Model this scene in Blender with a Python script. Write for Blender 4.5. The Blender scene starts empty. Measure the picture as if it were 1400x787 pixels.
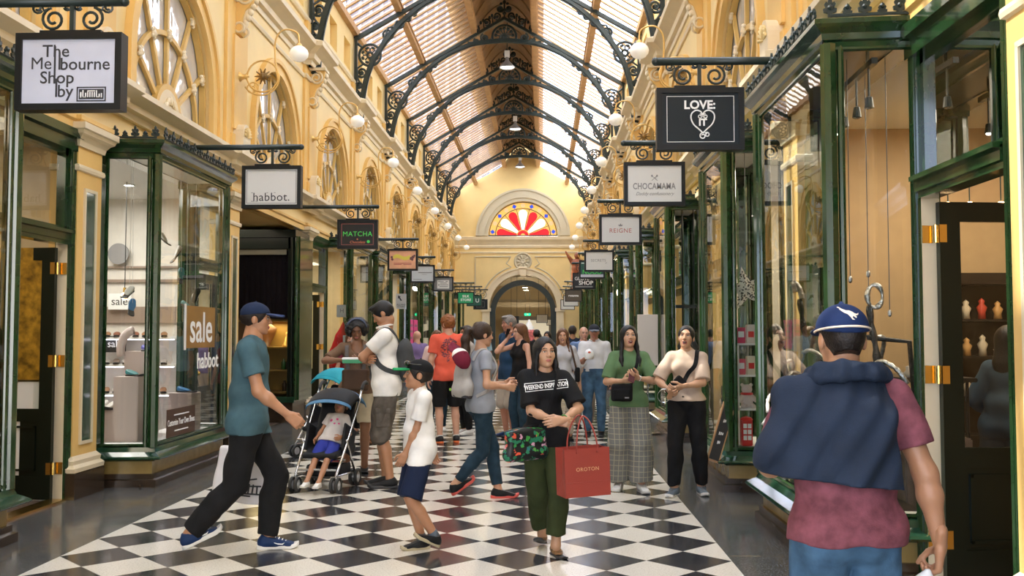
import bpy, bmesh, math, random
import numpy as np
from mathutils import Vector, Matrix
from math import sin, cos, pi, radians as R, sqrt, atan2, hypot
random.seed(7)
SC = bpy.context.scene
COL = SC.collection
# ---------------------------------------------------------------- camera
FPX, EYE = 1320.0, 1.55
cam_data = bpy.data.cameras.new('camera')
cam_data.sensor_fit = 'HORIZONTAL'; cam_data.sensor_width = 36.0
cam_data.lens = 36.0 * FPX / 1400.0
cam_data.clip_start = 0.05; cam_data.clip_end = 400
cam = bpy.data.objects.new('camera', cam_data); COL.objects.link(cam)
cam.location = (0, 0, EYE)
cam.rotation_euler = (R(90 + 2.7755), 0, R(1.777))
SC.camera = cam
# ---------------------------------------------------------------- light
SC.view_settings.view_transform = 'Standard'; SC.view_settings.look = 'None'
SC.view_settings.exposure = 1.0
SC.view_settings.use_curve_mapping = False
SC.cycles.use_denoising = True
SC.cycles.max_bounces = 8; SC.cycles.diffuse_bounces = 5; SC.cycles.glossy_bounces = 4
SC.cycles.transmission_bounces = 6; SC.cycles.transparent_max_bounces = 24
SC.cycles.sample_clamp_indirect = 6.0
SC.cycles.caustics_reflective = False; SC.cycles.caustics_refractive = False
SKY_STRENGTH = 4.5
SUN_STRENGTH = 4.0
LAMP_K = 1.0
world = bpy.data.worlds.new('sky'); SC.world = world; world.use_nodes = True
wn = world.node_tree; wn.nodes.clear()
w_out = wn.nodes.new('ShaderNodeOutputWorld'); w_bg = wn.nodes.new('ShaderNodeBackground')
w_tc = wn.nodes.new('ShaderNodeTexCoord'); w_no = wn.nodes.new('ShaderNodeTexNoise')
w_no.inputs['Scale'].default_value = 2.6; w_no.inputs['Detail'].default_value = 5
w_cr = wn.nodes.new('ShaderNodeValToRGB')
w_cr.color_ramp.elements[0].position = 0.42; w_cr.color_ramp.elements[0].color = (0.55, 0.66, 0.90, 1)
w_cr.color_ramp.elements[1].position = 0.56; w_cr.color_ramp.elements[1].color = (1.0, 0.97, 0.92, 1)
wn.links.new(w_tc.outputs['Generated'], w_no.inputs['Vector']); wn.links.new(w_no.outputs['Fac'], w_cr.inputs['Fac'])
wn.links.new(w_cr.outputs['Color'], w_bg.inputs['Color']); w_bg.inputs['Strength'].default_value = SKY_STRENGTH
wn.links.new(w_bg.outputs['Background'], w_out.inputs['Surface'])
sun_d = bpy.data.lights.new('sun', 'SUN'); sun_d.energy = SUN_STRENGTH; sun_d.angle = R(0.6); sun_d.color = (1.0, 0.94, 0.82)
sun = bpy.data.objects.new('sun', sun_d); COL.objects.link(sun)
sun.rotation_euler = (R(-6), R(-36), 0)          # from the upper left, a little behind the camera
# ---------------------------------------------------------------- materials
MATS = {}
def mat(name, col, rough=0.5, metal=0.0, var=0.0, vscale=6.0, bump=0.0, bscale=30.0, spec=0.5, emit=None, estr=0.0, coat=0.0, sheen=0.0, sss=0.0):
    if name in MATS: return MATS[name]
    m = bpy.data.materials.new(name); m.use_nodes = True; nt = m.node_tree
    b = nt.nodes['Principled BSDF']
    b.inputs['Base Color'].default_value = (*col, 1); b.inputs['Roughness'].default_value = rough
    b.inputs['Metallic'].default_value = metal; b.inputs['Specular IOR Level'].default_value = spec
    if coat: b.inputs['Coat Weight'].default_value = coat; b.inputs['Coat Roughness'].default_value = 0.06
    if sheen: b.inputs['Sheen Weight'].default_value = sheen
    if sss:
        b.inputs['Subsurface Weight'].default_value = sss; b.inputs['Subsurface Radius'].default_value = (0.012, 0.005, 0.003); b.inputs['Subsurface Scale'].default_value = 1.0
    if emit: b.inputs['Emission Color'].default_value = (*emit, 1); b.inputs['Emission Strength'].default_value = estr
    if var or bump:
        tc = nt.nodes.new('ShaderNodeTexCoord')
    if var:
        no = nt.nodes.new('ShaderNodeTexNoise'); no.inputs['Scale'].default_value = vscale; no.inputs['Detail'].default_value = 6
        cr = nt.nodes.new('ShaderNodeValToRGB')
        cr.color_ramp.elements[0].position = 0.3; cr.color_ramp.elements[1].position = 0.7
        cr.color_ramp.elements[0].color = (*[c * (1 - var) for c in col], 1); cr.color_ramp.elements[1].color = (*[min(1, c * (1 + var)) for c in col], 1)
        nt.links.new(tc.outputs['Object'], no.inputs['Vector']); nt.links.new(no.outputs['Fac'], cr.inputs['Fac']); nt.links.new(cr.outputs['Color'], b.inputs['Base Color'])
    if bump:
        n2 = nt.nodes.new('ShaderNodeTexNoise'); n2.inputs['Scale'].default_value = bscale; n2.inputs['Detail'].default_value = 4
        bp = nt.nodes.new('ShaderNodeBump'); bp.inputs['Strength'].default_value = bump; bp.inputs['Distance'].default_value = 0.02
        nt.links.new(tc.outputs['Object'], n2.inputs['Vector']); nt.links.new(n2.outputs['Fac'], bp.inputs['Height']); nt.links.new(bp.outputs['Normal'], b.inputs['Normal'])
    MATS[name] = m
    return m
def glass_mat(name, tint=(0.93, 0.96, 0.94), refl=1.0, rough=0.0, wave=0.0, ior=1.5):
    if name in MATS: return MATS[name]
    m = bpy.data.materials.new(name); m.use_nodes = True; nt = m.node_tree; nt.nodes.clear()
    o = nt.nodes.new('ShaderNodeOutputMaterial'); mx = nt.nodes.new('ShaderNodeMixShader')
    t = nt.nodes.new('ShaderNodeBsdfTransparent'); g = nt.nodes.new('ShaderNodeBsdfGlossy'); f = nt.nodes.new('ShaderNodeFresnel')
    t.inputs['Color'].default_value = (*tint, 1); g.inputs['Roughness'].default_value = rough; f.inputs['IOR'].default_value = ior
    mu = nt.nodes.new('ShaderNodeMath'); mu.operation = 'MULTIPLY'; mu.inputs[1].default_value = refl; mu.use_clamp = True
    nt.links.new(f.outputs['Fac'], mu.inputs[0]); nt.links.new(mu.outputs[0], mx.inputs['Fac'])
    if wave:
        tc = nt.nodes.new('ShaderNodeTexCoord'); n2 = nt.nodes.new('ShaderNodeTexNoise'); n2.inputs['Scale'].default_value = 3.0
        bp = nt.nodes.new('ShaderNodeBump'); bp.inputs['Strength'].default_value = wave; bp.inputs['Distance'].default_value = 0.05
        nt.links.new(tc.outputs['Object'], n2.inputs['Vector']); nt.links.new(n2.outputs['Fac'], bp.inputs['Height'])
        nt.links.new(bp.outputs['Normal'], g.inputs['Normal'])
    nt.links.new(t.outputs[0], mx.inputs[1]); nt.links.new(g.outputs[0], mx.inputs[2]); nt.links.new(mx.outputs[0], o.inputs['Surface'])
    MATS[name] = m
    return m
# ---------------------------------------------------------------- mesh builder
class MB:
    def __init__(s): s.v = []; s.f = []; s.mi = []; s.cur = 0
    def add(s, vs, fs):
        n = len(s.v); s.v += [tuple(p) for p in vs]
        for f in fs: s.f.append([n + i for i in f]); s.mi.append(s.cur)
    def box(s, lo, hi, M=None):
        (a, b, c), (d, e, g) = lo, hi
        vs = [(a,b,c),(d,b,c),(d,e,c),(a,e,c),(a,b,g),(d,b,g),(d,e,g),(a,e,g)]
        if M is not None: vs = [tuple(M @ Vector(p)) for p in vs]
        s.add(vs, [(0,3,2,1),(4,5,6,7),(0,1,5,4),(1,2,6,5),(2,3,7,6),(3,0,4,7)])
    def cbox(s, c, sz, M=None): s.box([c[i]-sz[i]/2 for i in range(3)], [c[i]+sz[i]/2 for i in range(3)], M)
    def rbox(s, c, sz, bev=0.01, M=None):
        bm = bmesh.new(); bmesh.ops.create_cube(bm, size=1.0)
        for v in bm.verts: v.co = Vector([v.co[i]*sz[i] for i in range(3)])
        bmesh.ops.bevel(bm, geom=bm.edges[:], offset=min(bev, min(sz)*0.45), segments=2, affect='EDGES')
        for i, v in enumerate(bm.verts): v.index = i
        vs = [tuple((M @ (v.co + Vector(c))) if M is not None else v.co + Vector(c)) for v in bm.verts]
        s.add(vs, [[v.index for v in f.verts] for f in bm.faces]); bm.free()
    def prism(s, poly, fn, a, b):
        """poly: 2D outline; fn(p,q,t)->3D; extruded from t=a to t=b"""
        n = len(poly); vs = [fn(p, q, a) for p, q in poly] + [fn(p, q, b) for p, q in poly]
        s.add(vs, [list(range(n))[::-1], list(range(n, 2*n))] + [(i, (i+1) % n, n+(i+1) % n, n+i) for i in range(n)])
    def strip(s, A, B):
        n = len(A); s.add(list(A) + list(B), [(i, i+1, n+i+1, n+i) for i in range(n-1)])
    def grid(s, rows, closed=False):
        n = len(rows[0]); vs = [p for r in rows for p in r]; fs = []
        for j in range(len(rows)-1):
            for i in range(n if closed else n-1):
                k = (i+1) % n; fs.append((j*n+i, j*n+k, (j+1)*n+k, (j+1)*n+i))
        s.add(vs, fs)
    def tube(s, pts, r, n=8, closed=False, caps=True, flat=None):
        P = [Vector(p) for p in pts]; m = len(P)
        if m < 2: return
        rs = list(r) if isinstance(r, (list, tuple)) else [r]*m
        T = []
        for i in range(m):
            if closed: t = P[(i+1) % m] - P[i-1]
            else: t = P[min(i+1, m-1)] - P[max(i-1, 0)]
            T.append(t.normalized() if t.length > 1e-9 else Vector((0, 0, 1)))
        up = Vector((0, 0, 1)) if abs(T[0].z) < 0.9 else Vector((1, 0, 0))
        if flat is not None: up = Vector(flat[0])
        N = (up - T[0]*up.dot(T[0])).normalized(); rows = []
        for i in range(m):
            N = (N - T[i]*N.dot(T[i]));
            if N.length < 1e-6: N = T[i].orthogonal()
            N.normalize(); B = T[i].cross(N)
            ra, rb = (rs[i], rs[i]) if flat is None else (rs[i]*flat[1], rs[i])
            rows.append([tuple(P[i] + N*cos(2*pi*k/n)*ra + B*sin(2*pi*k/n)*rb) for k in range(n)])
        if closed: rows.append(rows[0])
        base = len(s.v); s.grid(rows, True)
        if caps and not closed:
            s.f.append([base+k for k in range(n)][::-1]); s.mi.append(s.cur)
            s.f.append([base+(m-1)*n+k for k in range(n)]); s.mi.append(s.cur)
    def cyl(s, a, b, r, n=16, r2=None): s.tube([a, b], [r, r if r2 is None else r2], n)
    def lathe(s, prof, c=(0,0,0), n=20, M=None):
        rows = []
        for r, z in prof:
            row = [Vector((r*cos(2*pi*k/n), r*sin(2*pi*k/n), z)) for k in range(n)]
            rows.append([tuple((M @ p if M is not None else p) + Vector(c)) for p in row])
        s.grid(rows, True)
    def sphere(s, c, r, nu=12, nv=8, M=None):
        r = (r, r, r) if not isinstance(r, (tuple, list)) else r
        rows = []
        for j in range(nv+1):
            a = -pi/2 + pi*j/nv; row = []
            for i in range(nu):
                p = Vector((r[0]*cos(a)*cos(2*pi*i/nu), r[1]*cos(a)*sin(2*pi*i/nu), r[2]*sin(a)))
                if M is not None: p = M @ p
                row.append(tuple(p + Vector(c)))
            rows.append(row)
        s.grid(rows, True)
    def sweep(s, prof, path, closed=False):
        """prof: closed list of (offset,z); path: XY polyline; offset is to the right of the walking direction"""
        m = len(path); P = [Vector(p) for p in path]; dirs = []
        for i in range(m-1): dirs.append((P[i+1]-P[i]).normalized())
        rows = []
        for i in range(m):
            d0 = dirs[max(0, i-1)]; d1 = dirs[min(i, m-2)]
            n0 = Vector((d0.y, -d0.x)); n1 = Vector((d1.y, -d1.x)); nn = n0 + n1
            nn = nn / max(0.2, nn.dot(n0)) if nn.length > 1e-6 else n0
            rows.append([(P[i].x + nn.x*o, P[i].y + nn.y*o, z) for o, z in prof])
        base = len(s.v); n = len(prof); s.grid(rows, True)
        s.f.append([base+k for k in range(n)][::-1]); s.mi.append(s.cur)
        s.f.append([base+(m-1)*n+k for k in range(n)]); s.mi.append(s.cur)
    def build(s, name, m, parent=None, smooth=False, loc=None, recalc=True, angle=None):
        me = bpy.data.meshes.new(name); me.from_pydata(s.v, [], s.f)
        ms = m if isinstance(m, (list, tuple)) else [m]
        for x in ms: me.materials.append(x)
        if len(ms) > 1: me.polygons.foreach_set('material_index', s.mi)
        if recalc:
            bm = bmesh.new(); bm.from_mesh(me); bmesh.ops.remove_doubles(bm, verts=bm.verts[:], dist=1e-5)
            bmesh.ops.recalc_face_normals(bm, faces=bm.faces[:]); bm.to_mesh(me); bm.free()
        if smooth:
            me.polygons.foreach_set('use_smooth', [True]*len(me.polygons))
            if angle: 
                try: me.set_sharp_from_angle(angle=R(angle))
                except Exception: pass
        me.update()
        return link(name, me, parent, loc)
def link(name, me, parent=None, loc=None):
    o = bpy.data.objects.new(name, me); COL.objects.link(o)
    if parent is not None: o.parent = parent
    if loc is not None: o.location = loc
    return o
def tag(o, label=None, cat=None, group=None, kind=None):
    if label: o['label'] = label
    if cat: o['category'] = cat
    if group: o['group'] = group
    if kind: o['kind'] = kind
    return o
def thing(name, label, cat, loc=(0,0,0), rz=0.0, group=None):
    o = bpy.data.objects.new(name, None); COL.objects.link(o); o.location = loc; o.rotation_euler = (0, 0, rz)
    o.empty_display_size = 0.1
    return tag(o, label, cat, group)
def struct_root(name, loc=(0,0,0)):
    o = bpy.data.objects.new(name, None); COL.objects.link(o); o.location = loc; o['kind'] = 'structure'; return o
def copy_tree(o, parent=None):
    c = o.copy(); COL.objects.link(c)
    if parent is not None: c.parent = parent
    for ch in o.children: copy_tree(ch, c)
    return c
_NUM = ['first','second','third','fourth','fifth','sixth','seventh','eighth','ninth','tenth','eleventh','twelfth','thirteenth','fourteenth']
def text_mesh(txt, size=0.1, depth=0.002, spacing=1.0, align='CENTER', shear=0.0, bold=0.0, line=1.0, xs=1.0):
    cu = bpy.data.curves.new('lettering', 'FONT'); cu.body = txt; cu.size = size; cu.extrude = depth; cu.align_x = align; cu.align_y = 'CENTER'
    cu.space_character = spacing; cu.shear = shear; cu.offset = bold; cu.space_line = line; cu.resolution_u = 3
    ob = bpy.data.objects.new('tmp_text', cu); COL.objects.link(ob)
    dg = bpy.context.evaluated_depsgraph_get(); dg.update()
    me = bpy.data.meshes.new_from_object(ob.evaluated_get(dg)); bpy.data.objects.remove(ob); bpy.data.curves.remove(cu)
    if xs != 1.0:
        for v in me.vertices: v.co.x *= xs
    return me
def frame_matrix(origin, right, up):
    r = Vector(right).normalized(); u = Vector(up).normalized(); n = r.cross(u)
    return Matrix(((r.x,u.x,n.x,origin[0]),(r.y,u.y,n.y,origin[1]),(r.z,u.z,n.z,origin[2]),(0,0,0,1)))
def lettering(txt, size, m, origin, parent=None, right=(1,0,0), up=(0,0,1), name='lettering', **k):
    me = text_mesh(txt, size, **k); me.transform(frame_matrix(origin, right, up))
    me.materials.clear(); me.materials.append(m)
    return link(name, me, parent)
def spiral(c, r0, r1, turns, a0, fn, n=28):
    """flat spiral from radius r0 to r1 about c=(p,q); fn maps (p,q) to 3D"""
    out = []
    for i in range(n+1):
        t = i/n; r = r0 + (r1-r0)*t; a = a0 + turns*2*pi*t
        out.append(fn(c[0] + r*cos(a), c[1] + r*sin(a)))
    return out
def bez(p0, p1, p2, p3, n=12):
    p0, p1, p2, p3 = map(Vector, (p0, p1, p2, p3)); out = []
    for i in range(n+1):
        t = i/n; out.append(p0*(1-t)**3 + p1*3*t*(1-t)**2 + p2*3*t*t*(1-t) + p3*t**3)
    return out
def catmull(pts, n=6):
    P = [Vector(p) for p in pts]; out = []
    for i in range(len(P)-1):
        a, b, c, d = P[max(0, i-1)], P[i], P[i+1], P[min(len(P)-1, i+2)]
        for k in range(n):
            t = k/n; out.append(0.5*((2*b) + (c-a)*t + (2*a-5*b+4*c-d)*t*t + (3*b-a-3*c+d)*t**3))
    out.append(P[-1]); return out
# common materials
YEL = mat('wall_yellow', (0.78, 0.51, 0.17), 0.55, var=0.06, vscale=1.5, bump=0.05, bscale=20)
YEL2 = mat('wall_pale_yellow', (0.82, 0.63, 0.29), 0.55, var=0.05, vscale=1.5)
CREAM = mat('trim_cream', (0.76, 0.65, 0.45), 0.5, var=0.05, vscale=3)
GOLDY = mat('muntin_ochre', (0.66, 0.43, 0.13), 0.45, var=0.08, vscale=4)
GREEN = mat('frame_green', (0.013, 0.042, 0.013), 0.16, var=0.15, vscale=8, coat=0.5)
GREENL = mat('sill_green', (0.014, 0.050, 0.026), 0.10, var=0.3, vscale=5, coat=0.6)
BLACKG = mat('door_black_green', (0.006, 0.011, 0.007), 0.25, spec=0.3, coat=0.1)
IRON = mat('iron_dark', (0.016, 0.028, 0.026), 0.35, var=0.1, vscale=10)
BLACK = mat('black_satin', (0.012, 0.012, 0.013), 0.35)
PLINTH = mat('plinth_brown', (0.035, 0.022, 0.013), 0.25, var=0.3, vscale=8, coat=0.3)
BRASSP = mat('base_panel_gold', (0.33, 0.23, 0.08), 0.25, var=0.2, vscale=5, coat=0.3)
WOOD = mat('roof_wood', (0.50, 0.30, 0.14), 0.55, var=0.15, vscale=4)
WOODD = mat('roof_boards', (0.30, 0.18, 0.09), 0.55, var=0.2, vscale=4)
BRASS = mat('brass', (0.85, 0.55, 0.15), 0.22, metal=1.0)
GILT = mat('gilt', (0.72, 0.47, 0.16), 0.35, metal=0.6)
WHITE = mat('white_satin', (0.85, 0.85, 0.83), 0.4)
CHROME = mat('chrome', (0.75, 0.76, 0.78), 0.2, metal=1.0)
GLASS = glass_mat('shop_glass', (0.94, 0.97, 0.95), refl=1.25, wave=0.006)
ROOFGL = glass_mat('roof_glass', (0.93, 0.95, 0.97), refl=0.6, rough=0.1)
# ---------------------------------------------------------------- layout constants
XL, XR, P0, PB = -4.47, 2.35, 4.85, 4.45
YEND = P0 + 10*PB            # 49.35
CX = (XL + XR)/2
K0, K1 = -2, 10
def PY(k): return P0 + PB*k
def TX(side, u): return XL + u if side < 0 else XR - u
def T3(side, u, y, z): return (TX(side, u), y, z)
# ---------------------------------------------------------------- floor
def floor_material():
    m = bpy.data.materials.new('terrazzo_checker'); m.use_nodes = True; nt = m.node_tree; N = nt.nodes; L = nt.links
    b = N['Principled BSDF']; tc = N.new('ShaderNodeTexCoord'); sx = N.new('ShaderNodeSeparateXYZ'); L.new(tc.outputs['Object'], sx.inputs[0])
    def M(op, a, c=None, d=None):
        n = N.new('ShaderNodeMath'); n.operation = op
        for i, x in enumerate((a, c, d)):
            if x is None: continue
            if isinstance(x, (int, float)): n.inputs[i].default_value = x
            else: L.new(x, n.inputs[i])
        return n.outputs[0]
    D = 0.585; x, y = sx.outputs['X'], sx.outputs['Y']
    u = M('DIVIDE', M('SUBTRACT', x, -3.38), D); v = M('DIVIDE', M('SUBTRACT', y, 6.75 - D*20), D)
    du = M('ABSOLUTE', M('SUBTRACT', M('FRACT', u), 0.5)); dv = M('ABSOLUTE', M('SUBTRACT', M('FRACT', M('ADD', v, 0.5)), 0.5))
    dark = M('LESS_THAN', M('ADD', du, dv), 0.5)
    joint = M('LESS_THAN', M('ABSOLUTE', M('SUBTRACT', M('ADD', du, dv), 0.5)), 0.006)
    ins = M('MULTIPLY', M('GREATER_THAN', x, -3.38), M('LESS_THAN', x, 1.30))
    vor = N.new('ShaderNodeTexNoise'); vor.inputs['Scale'].default_value = 90; vor.inputs['Detail'].default_value = 3; L.new(tc.outputs['Object'], vor.inputs['Vector'])
    big = N.new('ShaderNodeTexNoise'); big.inputs['Scale'].default_value = 1.7; L.new(tc.outputs['Object'], big.inputs['Vector'])
    def ramp(fac, c0, p0, c1, p1):
        r = N.new('ShaderNodeValToRGB'); r.color_ramp.elements[0].color = (*c0, 1); r.color_ramp.elements[0].position = p0
        r.color_ramp.elements[1].color = (*c1, 1); r.color_ramp.elements[1].position = p1; L.new(fac, r.inputs['Fac']); return r.outputs['Color']
    cw = ramp(vor.outputs['Fac'], (0.52, 0.48, 0.40), 0.30, (0.74, 0.70, 0.61), 0.5)
    cb = ramp(vor.outputs['Fac'], (0.020, 0.021, 0.025), 0.48, (0.12, 0.12, 0.125), 0.76)
    cg = ramp(vor.outputs['Fac'], (0.036, 0.037, 0.037), 0.40, (0.20, 0.20, 0.19), 0.72)
    def mix(f, a, c):
        n = N.new('ShaderNodeMix'); n.data_type = 'RGBA'; L.new(f, n.inputs[0])
        for s, k in ((a, 6), (c, 7)):
            if isinstance(s, tuple): n.inputs[k].default_value = (*s, 1)
            else: L.new(s, n.inputs[k])
        return n.outputs[2]
    chk = mix(dark, cw, cb); chk = mix(joint, chk, (0.25, 0.23, 0.2))
    # border slabs with thin brass-coloured joints
    jl = M('LESS_THAN', M('FRACT', M('DIVIDE', M('SUBTRACT', y, 1.2), 1.9)), 0.008)
    jx = M('LESS_THAN', M('ABSOLUTE', M('ADD', x, 3.75)), 0.008)
    brd = mix(M('MAXIMUM', jl, jx), cg, (0.20, 0.15, 0.08))
    col = mix(ins, brd, chk); L.new(col, b.inputs['Base Color'])
    L.new(ramp(big.outputs['Fac'], (0.10,)*3, 0.3, (0.22,)*3, 0.7), b.inputs['Roughness'])
    b.inputs['Specular IOR Level'].default_value = 0.5
    return m
mb = MB(); mb.box((XL-0.35, -8, -0.2), (XR+0.35, 64, 0.0)); o = mb.build('floor', floor_material()); o['kind'] = 'structure'
# ---------------------------------------------------------------- upper walls with arched openings
WH, ZS, ZP, ZT = 1.26, 4.16, 4.70, 8.75       # window half width, sill, springing, wall top
NA = 20
def arch_pts(yc, r, zp=ZP, n=NA, a0=pi, a1=0): return [(yc + r*cos(a0 + (a1-a0)*i/n), zp + r*sin(a0 + (a1-a0)*i/n)) for i in range(n+1)]
def build_wall(side, name):
    mb = MB(); T = lambda y, z, u=0.0: T3(side, u, y, z)
    def q(y0, z0, y1, z1, u=0.0): mb.add([T(y0,z0,u), T(y1,z0,u), T(y1,z1,u), T(y0,z1,u)], [(0,1,2,3)])
    # clerestory band openings: three little windows per bay
    for k in range(K0, K1):
        a, b = PY(k), PY(k+1); yc = (a+b)/2
        q(a, 3.55, b, ZS)
        q(a, ZS, yc-WH, 7.10); q(yc+WH, ZS, b, 7.10)
        ap = arch_pts(yc, WH); ap = [(yc-WH, ZS)] + ap + [(yc+WH, ZS)]
        for i in range(len(ap)-1):
            (y0, z0), (y1, z1) = ap[i], ap[i+1]
            mb.add([T(y0,z0), T(y1,z1), T(y1,z1,-0.2), T(y0,z0,-0.2)], [(0,1,2,3)])
            if abs(y1-y0) > 1e-6: mb.add([T(y0,z0), T(y1,z1), T(y1,7.10), T(y0,7.10)], [(0,1,2,3)])
        mb.add([T(yc-WH,ZS), T(yc+WH,ZS), T(yc+WH,ZS,-0.2), T(yc-WH,ZS,-0.2)], [(0,1,2,3)])
        z0, z1 = 7.72, 8.36
        q(a, 7.10, b, z0, -0.02); q(a, z1, b, ZT, -0.02); ys = a
        for c in (a+0.75, a+2.225, a+3.70):
            w = 0.36; q(ys, z0, c-w, z1, -0.02); ys = c+w
            for (p, r) in (((c-w, z0), (c+w, z0)), ((c+w, z0), (c+w, z1)), ((c+w, z1), (c-w, z1)), ((c-w, z1), (c-w, z0))):
                mb.add([T(p[0],p[1],-0.02), T(r[0],r[1],-0.02), T(r[0],r[1],-0.17), T(p[0],p[1],-0.17)], [(0,1,2,3)])
            q(c-w, z0, c+w, z1, -0.17)
        q(ys, z0, b, z1, -0.02)
    # outer skin so no light leaks through the opening backs
    q(PY(K0), 3.55, PY(K1), ZT, -0.45)
    o = mb.build(name, YEL2, recalc=False); o['kind'] = 'structure'
    return o
build_wall(-1, 'wall_left'); build_wall(1, 'wall_right')
def sweep_side(side, prof, path_uy, name, m):
    """path_uy walks along +y; profile offsets (towards the arcade)"""
    mb = MB(); pts = [(TX(side, u), y) for u, y in path_uy]
    if side > 0: pts = pts[::-1]
    mb.sweep(prof, pts); o = mb.build(name, m); o['kind'] = 'structure'; return o
def stepped(du, w):
    pts = [(0.0, PY(K0))]
    for k in range(K0, K1):
        p = PY(k)
        if k > K0: pts += [(0.0, p-w), (du, p-w), (du, p+w), (0.0, p+w)]
    pts += [(0.0, PY(K1))]; return pts
for side in (-1, 1):
    # shopfront fascia cornice, stepping forward over each pilaster
    prof = [(0,3.86),(0.05,3.86),(0.07,3.92),(0.13,3.94),(0.14,4.00),(0.22,4.05),(0.25,4.07),(0.25,4.13),(0.20,4.15),(0.0,4.19)]
    sweep_side(side, prof, stepped(0.07, 0.34), 'trim_1', CREAM)
    prof = [(0,3.50),(0.03,3.50),(0.03,3.58),(0.055,3.60),(0.055,3.64),(0,3.66)]
    sweep_side(side, prof, stepped(0.05, 0.30), 'trim_2', YEL)
    # main cornice at the head of the first floor
    prof = [(0,6.62),(0.03,6.62),(0.04,6.70),(0.10,6.72),(0.12,6.80),(0.22,6.86),(0.30,6.90),(0.31,6.98),(0.27,7.00),(0.10,7.08),(0,7.10)]
    sweep_side(side, prof, stepped(0.12, 0.40), 'trim_3', CREAM)
    prof = [(0,6.36),(0.03,6.36),(0.045,6.40),(0.03,6.44),(0,6.44)]
    sweep_side(side, prof, stepped(0.05, 0.46), 'trim_4', CREAM)
    prof = [(-0.02,7.50),(0.02,7.50),(0.05,7.54),(0.05,7.58),(0.0,7.62),(-0.02,7.62)]
    sweep_side(side, prof, [(0.0, PY(K0)), (0.0, PY(K1))], 'trim_5', CREAM)
    # eaves beam of the roof
    mb = MB(); a, b = (TX(side, -0.05), TX(side, 0.10)); mb.box((min(a,b), PY(K0), 8.68), (max(a,b), YEND, 8.84)); o = mb.build('trim_6', WOOD); o['kind'] = 'structure'
    # upper pilaster strips with plain panels
    mb = MB()
    for k in range(K0+1, K1):
        p = PY(k); x0, x1 = sorted((TX(side, -0.02), TX(side, 0.05))); mb.box((x0, p-0.46, 4.19), (x1, p+0.46, 6.62))
        x0, x1 = sorted((TX(side, -0.02), TX(side, 0.085))); mb.box((x0, p-0.30, 4.19), (x1, p+0.30, 4.42)); mb.box((x0, p-0.24, 4.50), (x1, p+0.24, 5.86))
        x0, x1 = sorted((TX(side, -0.02), TX(side, 0.05))); mb.box((x0, p-0.30, 7.10), (x1, p+0.30, 7.50))
    o = mb.build('trim_7', YEL); o['kind'] = 'structure'
# ---------------------------------------------------------------- arched first-floor windows
def win_glass():
    m = mat('upper_window_glass', (0.80, 0.82, 0.84), 0.07, metal=0.45)
    nt = m.node_tree; b = nt.nodes['Principled BSDF']; tc = nt.nodes.new('ShaderNodeTexCoord')
    wv = nt.nodes.new('ShaderNodeTexNoise'); wv.inputs['Scale'].default_value = 2.2; wv.inputs['Detail'].default_value = 2
    bp = nt.nodes.new('ShaderNodeBump'); bp.inputs['Strength'].default_value = 0.35; bp.inputs['Distance'].default_value = 0.12
    nt.links.new(tc.outputs['Object'], wv.inputs['Vector']); nt.links.new(wv.outputs['Fac'], bp.inputs['Height']); nt.links.new(bp.outputs['Normal'], b.inputs['Normal'])
    return m
UPGL = win_glass()
def ring_band(mb, T, yc, r0, r1, u0, u1, zlow=None, zp=ZP, a0=pi, a1=0, n=24):
    A = arch_pts(yc, r0, zp, n, a0, a1); B = arch_pts(yc, r1, zp, n, a0, a1)
    if zlow is not None:
        A = [(yc-r0, zlow)] + A + [(yc+r0, zlow)]; B = [(yc-r1, zlow)] + B + [(yc+r1, zlow)]
    loop = [(A, u0), (A, u1), (B, u1), (B, u0)]
    rows = [[T(y, z, u) for y, z in pts] for pts, u in loop] + [[T(y, z, u0) for y, z in A]]
    mb.grid(rows)
    for e in (0, -1): mb.add([T(*A[e], u0), T(*A[e], u1), T(*B[e], u1), T(*B[e], u0)], [(0,1,2,3)])
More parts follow.
